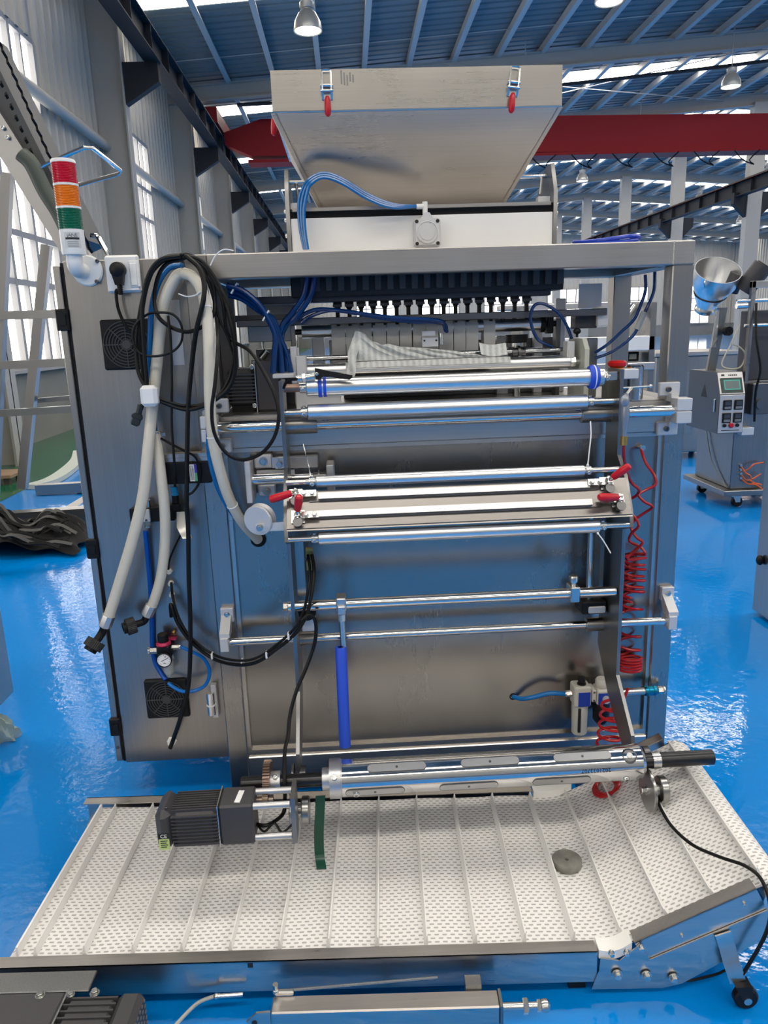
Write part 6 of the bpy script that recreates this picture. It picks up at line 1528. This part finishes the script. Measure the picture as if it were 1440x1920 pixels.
for seq, lab in (([(1072, 634, 2.33), (1060, 605, 2.31), (1045, 585, 2.31), (1020, 570, 2.31), (1003, 572, 2.31), (995, 590, 2.31), (998, 615, 2.31), (1010, 638, 2.32), (1035, 650, 2.34)], 'deep blue air tube looping in front of the film roller end'),
                 ([(1210, 515, 2.30), (1210, 545, 2.30), (1200, 575, 2.30), (1188, 600, 2.30), (1165, 622, 2.31), (1140, 645, 2.32), (1115, 662, 2.34)], 'blue tube swinging from the top tray to the cheek plate, behind its neighbour'),
                 ([(1228, 510, 2.32), (1226, 545, 2.31), (1214, 575, 2.30), (1202, 600, 2.30), (1186, 630, 2.30), (1150, 658, 2.32), (1115, 672, 2.34)], 'blue tube swinging from the top tray with a clear joint at its middle')):
    o = thing('air_tube', lab, 'tube', W(*seq[-1][:2], Y=seq[-1][2])); MB().tube(wp(seq), .0048, n=10).build('tube_body', M['blued'], o)
    if 'clear' in lab: p, q = W(1208, 585, Y=2.298), W(1194, 618, Y=2.298); MB().cyl(p, q, .009, n=14).build('clear_joint', M['clear'], o)
# backdrop of machine parts at the rear of the frame
inn(MB().bx(W(640, 640, Y=2.60).x, W(1040, 640, Y=2.6).x, 2.60, 2.64, 1.272, W(800, 640, Y=2.60).z, .002), 'rear_beam', M['darksteel'])
for k, (a, b, t) in enumerate(((585, 608, 632), (617, 625, 638), (930, 952, 630), (1000, 1016, 615), (1040, 1058, 560))):
    inn(MB().bx(W(a, 640, Y=2.58).x, W(b, 640, Y=2.58).x, 2.57, 2.60, 1.272, W(a, t, Y=2.58).z, .002), 'rear_bracket', M['alu'] if k % 2 == 0 else M['aluw'])
# blue coil lying on the machine top
p = W(1150, 447, Y=2.45)
BC = thing('tube_coil', 'coil of bright blue tube lying on top of the machine frame', 'tube coil', (p.x, 2.5, ZT))
for k in range(4): MB().tube([(p.x + (.085 + .006 * k) * math.cos(a), 2.52 + .10 * math.sin(a), ZT + .012 + .008 * k + .006 * math.sin(2 * a + k)) for a in [2 * PI * q / 20 for q in range(20)]], .006, n=8, closed=True, res=2).build('tube_loop', plain('cobalt_tube', (.01, .05, .5), .25), BC)
inn(MB().bx(XA + TW, XB - TW, FY + TW, 2.67, ZT - .008, ZT - .003), 'top_cover', M['steel_x'])
# ================================================================== neighbouring machines and things around
# ---- small vertical packing machine at the right
VP = thing('sachet_machine', 'smaller packing machine on castors with a control panel and round cone hopper', 'machine', (3.1, 6.05, 0))
vp = lambda bm, n, mt, par=None: bm.build(n, mt, par or VP)
# lower cabinet on its base plate
vp(MB().bx(3.04, 3.62, 5.80, 6.42, .15, 1.02, .006), 'lower_cabinet', M['grind'])
vp(MB().bx(2.97, 3.68, 5.74, 6.50, .105, .15, .004), 'base_plate', M['grind'])
for x, y in ((3.11, 5.83), (3.08, 6.38), (3.58, 5.83), (3.58, 6.38)):
    k = vp(MB().bx(x - .035, x + .035, y - .03, y + .03, .085, .105).hull8([(x - .03, y - .028, .09), (x + .03, y - .028, .09), (x + .03, y + .028, .09), (x - .03, y + .028, .09)], [(x - .01, y - .028, .04), (x + .03, y - .028, .04), (x + .03, y + .028, .04), (x - .01, y + .028, .04)]), 'castor_fork', M['zinc'])
    vp(MB().cyl((x + .012, y - .02, .042), (x + .012, y + .02, .042), .042, n=22, ch=.005), 'castor_wheel', M['rubber'], k)
# control box with sloping screen face
x0, x1, y0, y1, z0, z1, zm = 2.80, 3.0, 5.60, 6.13, .64, 1.10, .935
cb_ = vp(MB().prism([(x0, y0, z0), (x0, y0, zm), (x0, y0 + .07, z1), (x0, y1, z1), (x0, y1, z0)], (x1 - x0, 0, 0)), 'control_box', M['darksteel'])
fp = plain('printed_panel', (.60, .58, .57), .4, .5)
vp(MB().bx(x0 + .004, x1 - .004, y0 - .006, y0, z0 + .004, zm - .004, .002), 'front_panel', fp, cb_)
sl = V((0, .07, z1 - zm)).normalized(); nn = V((0, -sl.z, sl.y))
def sp(a, b, h): return V((x0 + a, y0, zm)) + sl * b + nn * h
def splate(a0, a1, b0, b1, h0, h1): return MB().hull8([sp(a0, b0, h0), sp(a1, b0, h0), sp(a1, b1, h0), sp(a0, b1, h0)], [sp(a0, b0, h1), sp(a1, b0, h1), sp(a1, b1, h1), sp(a0, b1, h1)])
vp(splate(.004, .196, .004, .174, 0, .005), 'screen_panel', fp, cb_)
vp(splate(.018, .182, .012, .128, .005, .012), 'screen_bezel', plain('screen_bezel', (.01, .035, .03), .3), cb_)
vp(splate(.040, .165, .034, .112, .012, .0125), 'screen_border', plain('screen_teal', (.03, .30, .25), .3, emis=.25), cb_)
vp(splate(.048, .157, .042, .104, .0125, .013), 'screen_display', plain('screen_grey', (.10, .14, .14), .25), cb_)
vp(splate(.03, .055, .145, .16, .005, .0055), 'panel_logo', M['ink'], cb_)
for k in range(5): vp(splate(.085 + k * .014, .095 + k * .014, .145, .157, .005, .0054), 'panel_lettering', M['ink'], cb_)
for i in range(2):
    for j in range(2):
        a, b = x0 + .03 + i * .086, zm - .115 - j * .098
        o = vp(MB().bx(a, a + .066, y0 - .016, y0 - .006, b, b + .075, .003), 'temperature_controller', M['black'], cb_)
        o.parent = VP; o.location = WL[o.name] - WL[VP.name]
        vp(MB().bx(a + .012, a + .056, y0 - .0175, y0 - .015, b + .034, b + .066), 'digit_window', plain('lcd_dark', (.05, .06, .07), .2), o)
        vp(MB().bx(a + .010, a + .058, y0 - .0175, y0 - .015, b + .008, b + .026), 'key_strip', plain('lcd_keys', (.16, .18, .2), .5), o)
for x, col, r in ((x0 + .05, 'black', .013), (x0 + .102, 'red', .018), (x0 + .150, 'black', .013)):
    vp(MB().cyl((x, y0 - .006, z0 + .062), (x, y0 - .024, z0 + .062), r, n=18, ch=.003), 'push_button', M[col], cb_)
vp(MB().bx(x0 + .03, x0 + .17, y0 - .0068, y0 - .0058, z0 + .020, z0 + .026), 'panel_caption', M['ink'], cb_)
vp(MB().prism([(x0 - .0015, y0 + .20, .90), (x0 - .0015, y0 + .30, .90), (x0 - .0015, y0 + .25, 1.0)], (.0015, 0, 0)), 'warning_triangle', M['ink'], cb_)
vp(MB().bx(x0 - .006, x0, y0 + .05, y0 + .075, .80, .90, .002), 'door_latch', M['zinc'], cb_)
# pillar, drive bar and cone hopper
hx, hy = 2.905, 5.98
ha, ho = V((-.05, -.62, .80)).normalized(), V((hx - .035, hy + .10, 1.58))
cone = vp(MB().lathe(ho, ha, [(.05, .02), (.168, .24), (.172, .35), (.175, .353), (.168, .353), (.164, .243), (.045, .025)], 48), 'cone_hopper', M['roller'])
vp(MB().lathe(ho, ha, [(.055, .0), (.125, .14), (.129, .145), (.06, .0)], 28), 'hopper_skirt', M['roller'], cone)
vp(MB().lathe(ho, ha, [(0, -.015), (.08, -.015), (.08, .005), (0, .005)], 24), 'hopper_flange', M['zinc'], cone)
vp(MB().tube([ho + ha * .32 + V((-.14, -.11, -.05)), ho + ha * .30 + V((-.15, -.13, -.06)), ho + ha * .27 + V((-.13, -.11, -.06))], .006, n=6), 'hopper_handle', M['zinc'], cone)
vp(MB().cyl((3.06, 5.86, 1.70), (3.16, 5.78, 1.88), .075, n=24).cyl((3.155, 5.785, 1.87), (3.165, 5.777, 1.888), .055, n=20), 'auger_motor', M['motor'])
vp(MB().cyl((3.0, 5.95, 1.70), (3.03, 5.9, 1.83), .06, n=20), 'auger_gearbox', M['motor'])
vp(MB().prism([(2.86, 5.95, 1.10), (2.93, 5.95, 1.10), (2.99, 5.95, 1.58), (2.92, 5.95, 1.58)], (0, .03, 0)), 'forming_plate', M['grind'])
vp(MB().prism([(2.86, 5.90, 1.28), (2.90, 5.90, 1.28), (2.90, 5.9, 1.56), (2.885, 5.9, 1.58)], (0, .02, 0)), 'film_guide', M['chrome'])
vp(MB().cyl((2.97, 5.86, 1.40), (2.97, 5.90, 1.40), .035, n=22).pipe((2.965, 5.855, 1.40), (2.965, 5.862, 1.40), .018, .011, n=20), 'black_pulley', M['black'])
vp(MB().bx(3.02, 3.05, 5.66, 5.70, 1.02, 1.76, .003), 'upright', M['steel_z'])
vp(MB().bx(3.02, 3.5, 5.66, 5.70, 1.71, 1.76, .003), 'top_rail', M['steel_x'])
vp(MB().cyl((2.92, 5.68, 1.62), (3.4, 5.68, 1.62), .014, n=12).cyl((2.92, 5.68, 1.585), (3.0, 5.68, 1.585), .022, n=14), 'film_shaft', M['chrome'])
vp(MB().cyl((3.0, 5.69, 1.44), (3.4, 5.69, 1.44), .012, n=12), 'film_shaft', M['chrome'])
vp(MB().bx(3.10, 3.45, 5.80, 5.95, 1.02, 1.55, .005), 'drive_housing', M['motor'])
vp(MB().cyl((3.19, 5.70, .84), (3.19, 5.80, .84), .04, n=22).bx(3.12, 3.3, 5.72, 5.80, .76, 1.0, .005), 'crank_wheel', M['darksteel'])
vp(MB().bx(3.06, 3.16, 5.72, 5.80, .60, .66, .003), 'terminal_box', M['aluw'])
for k, (a, b) in enumerate((((1388, 872), (1410, 898)), ((1388, 880), (1415, 870)), ((1388, 888), (1412, 905)), ((1388, 896), (1422, 912)))):
    p, q = W(*a, Y=5.795), W(*b, Y=5.76)
    vp(MB().tube([p, p.lerp(q, .35) + V((0, -.02, -.02)), p.lerp(q, .7) + V((0, -.02, .0)), q, q + V((.07, 0, .04 - .03 * k))], .006, n=8), 'orange_tube', plain('orange_tube', (.75, .13, .03), .4))
    vp(MB().cyl(p + V((0, .01, 0)), p + V((0, -.015, 0)), .010, n=10), 'tube_fitting', M['zinc'])
vp(MB().tube([(3.02, 5.80, 1.45), (2.94, 5.76, 1.30), (2.87, 5.74, 1.16), (2.92, 5.72, 1.12), (3.02, 5.74, 1.13), (3.06, 5.76, 1.22), (3.02, 5.78, 1.28), (2.97, 5.79, 1.30)], .006, n=6), 'cream_cable', plain('cream_cable', (.45, .43, .33), .5))
vp(MB().tube([(3.06, 5.66, 1.60), (3.05, 5.6, 1.35), (3.09, 5.58, 1.12), (3.08, 5.6, .95), (3.10, 5.62, .72)], .009, n=6), 'black_cable', M['rubber'])
vp(MB().tube([(3.03, 6.3, .70), (3.02, 6.1, .35), (3.03, 5.85, .17), (3.035, 5.80, .20)], .006, n=6), 'hose_line', plain('dull_hose', (.25, .26, .24), .5))
# ---- further machines behind
def box_machine(x, y, w, d, h, lab, mat, name='steel_cabinet'):
    t = thing(name, lab, 'cabinet', (x + w / 2, y + d / 2, 0))
    MB().bx(x, x + w, y, y + d, .08, h, .01).build('body', mat, t)
    MB().bx(x - .02, x + w + .02, y - .02, y + d + .02, h, h + .04, .004).build('top_plate', M['steel_x'], t)
    for a in (x + .06, x + w - .06):
        for b in (y + .06, y + d - .06): MB().cyl((a, b, 0), (a, b, .085), .03, n=10).build('foot', M['rubber'], t)
    MB().bx(x + .06, x + w * .5, y - .006, y, h * .25, h * .85, .003).build('door', M['steel_z'], t)
    return t
box_machine(3.28, 8.0, .9, .9, 1.12, 'stainless cabinet standing behind the small packing machine', M['cabinet'])
t = box_machine(1.25, 5.25, .75, .7, .95, 'steel bench machine seen through the gap beside the right post', M['darksteel'], 'bench_machine')
MB().bx(1.1, 2.12, 5.2, 5.32, 1.30, 1.40, .006).build('upper_beam', M['white'], t)
MB().bx(1.1, 2.12, 5.18, 5.3, 1.17, 1.22, .004).build('lower_beam', M['alu'], t)
MB().bx(1.1, 2.2, 5.5, 5.62, 1.60, 1.64, .006).build('top_rail', M['alu'], t)
for xx in (1.2, 2.08): MB().bx(xx, xx + .04, 5.2, 5.6, .95, 1.62).build('upright', M['steel_z'], t)
MB().cyl((1.90, 5.35, 1.44), (2.02, 5.38, 1.60), .045, n=18).build('feed_tube', M['chrome'], t)
MB().bx(1.85, 2.05, 5.3, 5.4, 1.225, 1.29, .004).build('display_box', M['black'], t)
MB().bx(1.98, 2.03, 5.295, 5.3, 1.24, 1.275).build('display_window', plain('far_display', (.30, .33, .30), .3), t)
MB().cyl((1.82, 5.35, .99), (1.82, 5.35, 1.17), .05, n=16).build('cylinder', M['motor'], t)
MB().bx(1.62, 1.95, 5.3, 5.34, .99, 1.17, .003).build('rear_panel', M['motor'], t)
# stainless casing cut by the right frame edge
EB = thing('casing', 'tall stainless machine casing with a black knob beside the blue aisle', 'cabinet', (2.35, 3.05, 0))
MB().bx(2.045, 2.65, 2.55, 3.58, .02, 1.55, .006).build('casing_body', M['cabinet'], EB)
p = W(1430, 1050, X=2.045)
MB().sph((2.030, p.y, p.z), .022, .8, 1, 1.2).cyl((2.045, p.y, p.z), (2.03, p.y, p.z), .01, n=10).build('knob', M['black'], EB)
# machine corner at the left edge with plastic wrapped foot
LM = thing('wrapped_machine', 'stainless machine corner with its foot wrapped in plastic film', 'machine', (-1.75, 2.8, 0))
xl = W(26, 1290, Y=2.75).x
MB().bx(xl - .6, xl, 2.2, 2.75, .17, .95, .006).build('body', M['cabinet'], LM)
m = MB(); rw = random.Random(5)
def bag(i, j):
    a = 2 * PI * i; r = (.06 + .016 * math.sin(3 * a + 2) + .012 * math.sin(11 * a + 5 * j)) * (1.15 - .75 * j ** 2); return (xl - .08 + r * 1.1 * math.cos(a), 2.70 + r * math.sin(a), max(.002, .002 + .10 * j + .008 * math.sin(9 * a + 7 * j)))
MB().grid(bag, 40, 8).build('plastic_wrap', plain('clear_film', (.55, .66, .60), .12, trans=.45, ior=1.2), LM)
MB().cyl((xl - .08, 2.70, 0), (xl - .08, 2.70, .17), .03, n=12).build('foot', M['zinc'], LM)
# ---- platform ladder at the left
M['ladder'] = plain('ladder_steel', (.40, .39, .38), .32, 1.0)
LD = thing('platform_ladder', 'stainless platform ladder frame standing by the green floor strip', 'ladder', (-2.6, 6.3, 0))
ld = lambda bm, n, mt, par=None: bm.build(n, mt, par or LD)
LY = 6.2
def bar(x0, y0, x1, y1, Y0_, Y1_, w, n, mt='steel_x'): 
    a, b = W(x0, y0, Y=Y0_), W(x1, y1, Y=Y1_); d = (b - a).normalized(); s = V((0, 1, 0)); u = d.cross(s).normalized() * w / 2; s = s * w / 2
    return ld(MB().hull8([a - u - s, a + u - s, a + u + s, a - u + s], [b - u - s, b + u - s, b + u + s, b - u + s]), n, M['ladder'])
bar(88, 460, 42, 915, LY + .5, LY + .3, .075, 'post', 'steel_z')
bar(14, 325, -14, 986, LY, LY, .07, 'post', 'steel_z')
bar(-20, 592, 140, 588, LY - .05, LY - .05, .062, 'rung'); bar(-20, 686, 150, 678, LY - .05, LY - .05, .062, 'rung'); bar(-20, 776, 150, 766, LY - .05, LY - .05, .055, 'rung')
bar(60, 752, 150, 744, LY + .5, LY + .5, .04, 'rung')
bar(20, 973, 175, 963, LY, LY, .12, 'base_beam'); bar(70, 918, 175, 912, LY + 1.3, LY + 1.3, .10, 'base_beam')
bar(125, 955, 190, 915, LY + .2, LY + 1.2, .05, 'base_brace', 'alu')
for x, y, Y in ((30, 985, LY), (150, 978, LY), (80, 930, LY + 1.3), (150, 926, LY + 1.3)):
    p = W(x, y, Y=Y); ld(MB().cyl((p.x, p.y, 0), (p.x, p.y, max(.03, p.z)), .03, n=10), 'foot', M['rubber'])
# ---- inclined sidewall belt elevator
EV = thing('inclined_elevator', 'steel inclined belt elevator rising past the windows behind the cabinet', 'elevator', (-1.7, 5.2, 0))
def ebar(x0, y0, x1, y1, Y0_, wa, wb, n, mt, dy=.0):
    a, b = W(x0, y0, Y=Y0_), W(x1, y1, Y=Y0_); d = (b - a).normalized(); s = V((0, 1, 0)); u = d.cross(s).normalized() * wa / 2; s = s * wb / 2
    a, b = a + V((0, dy, 0)), b + V((0, dy, 0))
    return MB().hull8([a - u - s, a + u - s, a + u + s, a - u + s], [b - u - s, b + u - s, b + u + s, b - u + s]).build(n, mt, EV)
EYY = 4.6
c1 = ebar(-60, 152, 200, 563, EYY, .125, .05, 'side_channel', M['ladder'])
ebar(-60, 160, 200, 571, EYY + .5, .125, .05, 'side_channel', M['ladder'])
DB = plain('sidewall_belt', (.10, .10, .10), .6)
ebar(-30, 72, 165, 462, EYY + .25, .10, .40, 'carrier_belt', DB)
for dx, dy in ((-10, -28), (12, -46)):
    a, b = W(-20 + dx, 110 + dy, Y=EYY + .05), W(160 + dx, 520 + dy, Y=EYY + .05); n = 40; pts = []
    for k in range(n + 1): pts.append(a.lerp(b, k / n) + V((0, .012 * (-1) ** k, 0)))
    MB().ribbon(pts, (.012, 0, .008), .003).build('corrugated_sidewall', M['rubber'], EV)
MB().tube(wp([(40, 290, EYY), (60, 310, EYY), (85, 360, EYY), (110, 400, EYY), (128, 440, EYY), (140, 490, EYY)]), .045, n=12).build('drive_cover', plain('dark_olive', (.07, .085, .07), .5), EV)
for x, y in ((6, 240), (15, 258)): MB().capscrew(W(x, y, Y=EYY - .03), (0, -1, 0), .012).build('bolt', M['zinc'], EV)
for xx in (W(-60, 900, Y=EYY + .25).x, W(170, 700, Y=EYY + .25).x): MB().bx(xx - .03, xx + .03, EYY + .2, EYY + .3, 0, 1.0 if xx > -1.6 else 2.4).build('leg', M['steel_z'], EV)
hl = wp([(62, 322, EYY), (100, 302, EYY), (158, 277, EYY), (172, 277, EYY + .02), (226, 320, EYY + .3), (222, 326, EYY + .32), (150, 346, EYY + .4), (100, 360, EYY + .45)])
MB().tube(hl, .012, n=10, res=3, smooth=False).build('hoop_handle', M['chrome'], EV)
MB().tube(wp([(104, 424, EYY), (118, 418, EYY), (128, 420, EYY + .1), (135, 440, EYY + .1)]), .014, n=8).build('hook_handle', M['chrome'], EV)
MB().tube(wp([(170, 442, EYY + .1), (182, 443, EYY + .1), (190, 455, EYY + .1), (205, 485, EYY + .1), (210, 520, EYY + .1)]), .014, n=8).build('hook_handle', M['chrome'], EV)
# ---- heap of dark folded belting on the floor
HB = thing('belting_heap', 'crumpled heap of black ribbed belting lying on the blue floor', 'heap', (-2.6, 5.7, 0))
rb = random.Random(11)
BM_ = plain('dark_belting', (.008, .008, .009), .6, bump=.3, bscale=40, spec=.15)
def heap(i, j):
    x = -3.25 + 1.25 * i; y = 5.22 + .80 * j
    e = max(0, 1 - ((i - .18) / .84) ** 2) * max(0, 1 - ((j - .45) / .56) ** 2)
    h = .30 * e ** .6 * (.75 + .25 * math.sin(13 * i + 6 * j) + .14 * math.sin(31 * i - 17 * j))
    return (x + .03 * math.sin(20 * j), y + .04 * math.sin(17 * i), max(.003, h))
MB().grid(heap, 46, 30).build('heap_body', BM_, HB, 60)
for k in range(14):
    o = k * .05; pts = []
    for q in range(10):
        t = q / 9; x = -3.15 + 1.05 * t + .05 * math.sin(k); y = 5.28 + o * .7 + .08 * math.sin(5 * t + k); i, j = (x + 3.25) / 1.25, (y - 5.22) / .80
        pts.append(V(heap(min(1, max(0, i)), min(1, max(0, j)))) + V((0, -.01, .028 + .02 * math.sin(9 * t + k))))
    MB().ribbon(smooth_path(pts, 4), (.004, .022, .014), .006).build('belt_fold', plain('belt_edge', (.07, .068, .065), .6) if k % 2 else BM_, HB, 60)
MB().ribbon(smooth_path([V((-2.35, 5.55, .06)), V((-2.15, 5.68, .03)), V((-1.95, 5.80, .012)), V((-1.8, 5.88, .01))], 5), (.05, .10, 0), .01).build('belt_tail', BM_, HB)
# curved dark edging on the floor and a stool
tag(MB().ribbon(smooth_path([V((p.x, p.y, .029)) for p in wp([(58, 918, 7.8), (95, 905, 8.1), (122, 890, 8.6), (145, 868, 9.4), (150, 850, 10.2)])], 6), (0, 0, .05), .16).build('floor_kerb', plain('pale_kerb', (.50, .55, .50), .6)), 'pale curved kerb edge lying on the green floor', 'kerb')
SL = thing('wooden_stool', 'low brown wooden stool standing on the green floor strip', 'stool', (-4.0, 8.4, 0))
p = W(20, 885, Y=8.3)
MB().bx(p.x - .55, p.x + .08, 8.1, 8.5, p.z - .04, p.z, .005).build('seat', plain('worn_wood', (.30, .20, .13), .6, var=.2), SL)
for x in (p.x - .45, p.x + .02):
    for y in (8.15, 8.45): MB().bx(x - .03, x + .03, y - .03, y + .03, 0, p.z - .04).build('leg', plain('dark_leg', (.06, .05, .045), .6), SL)
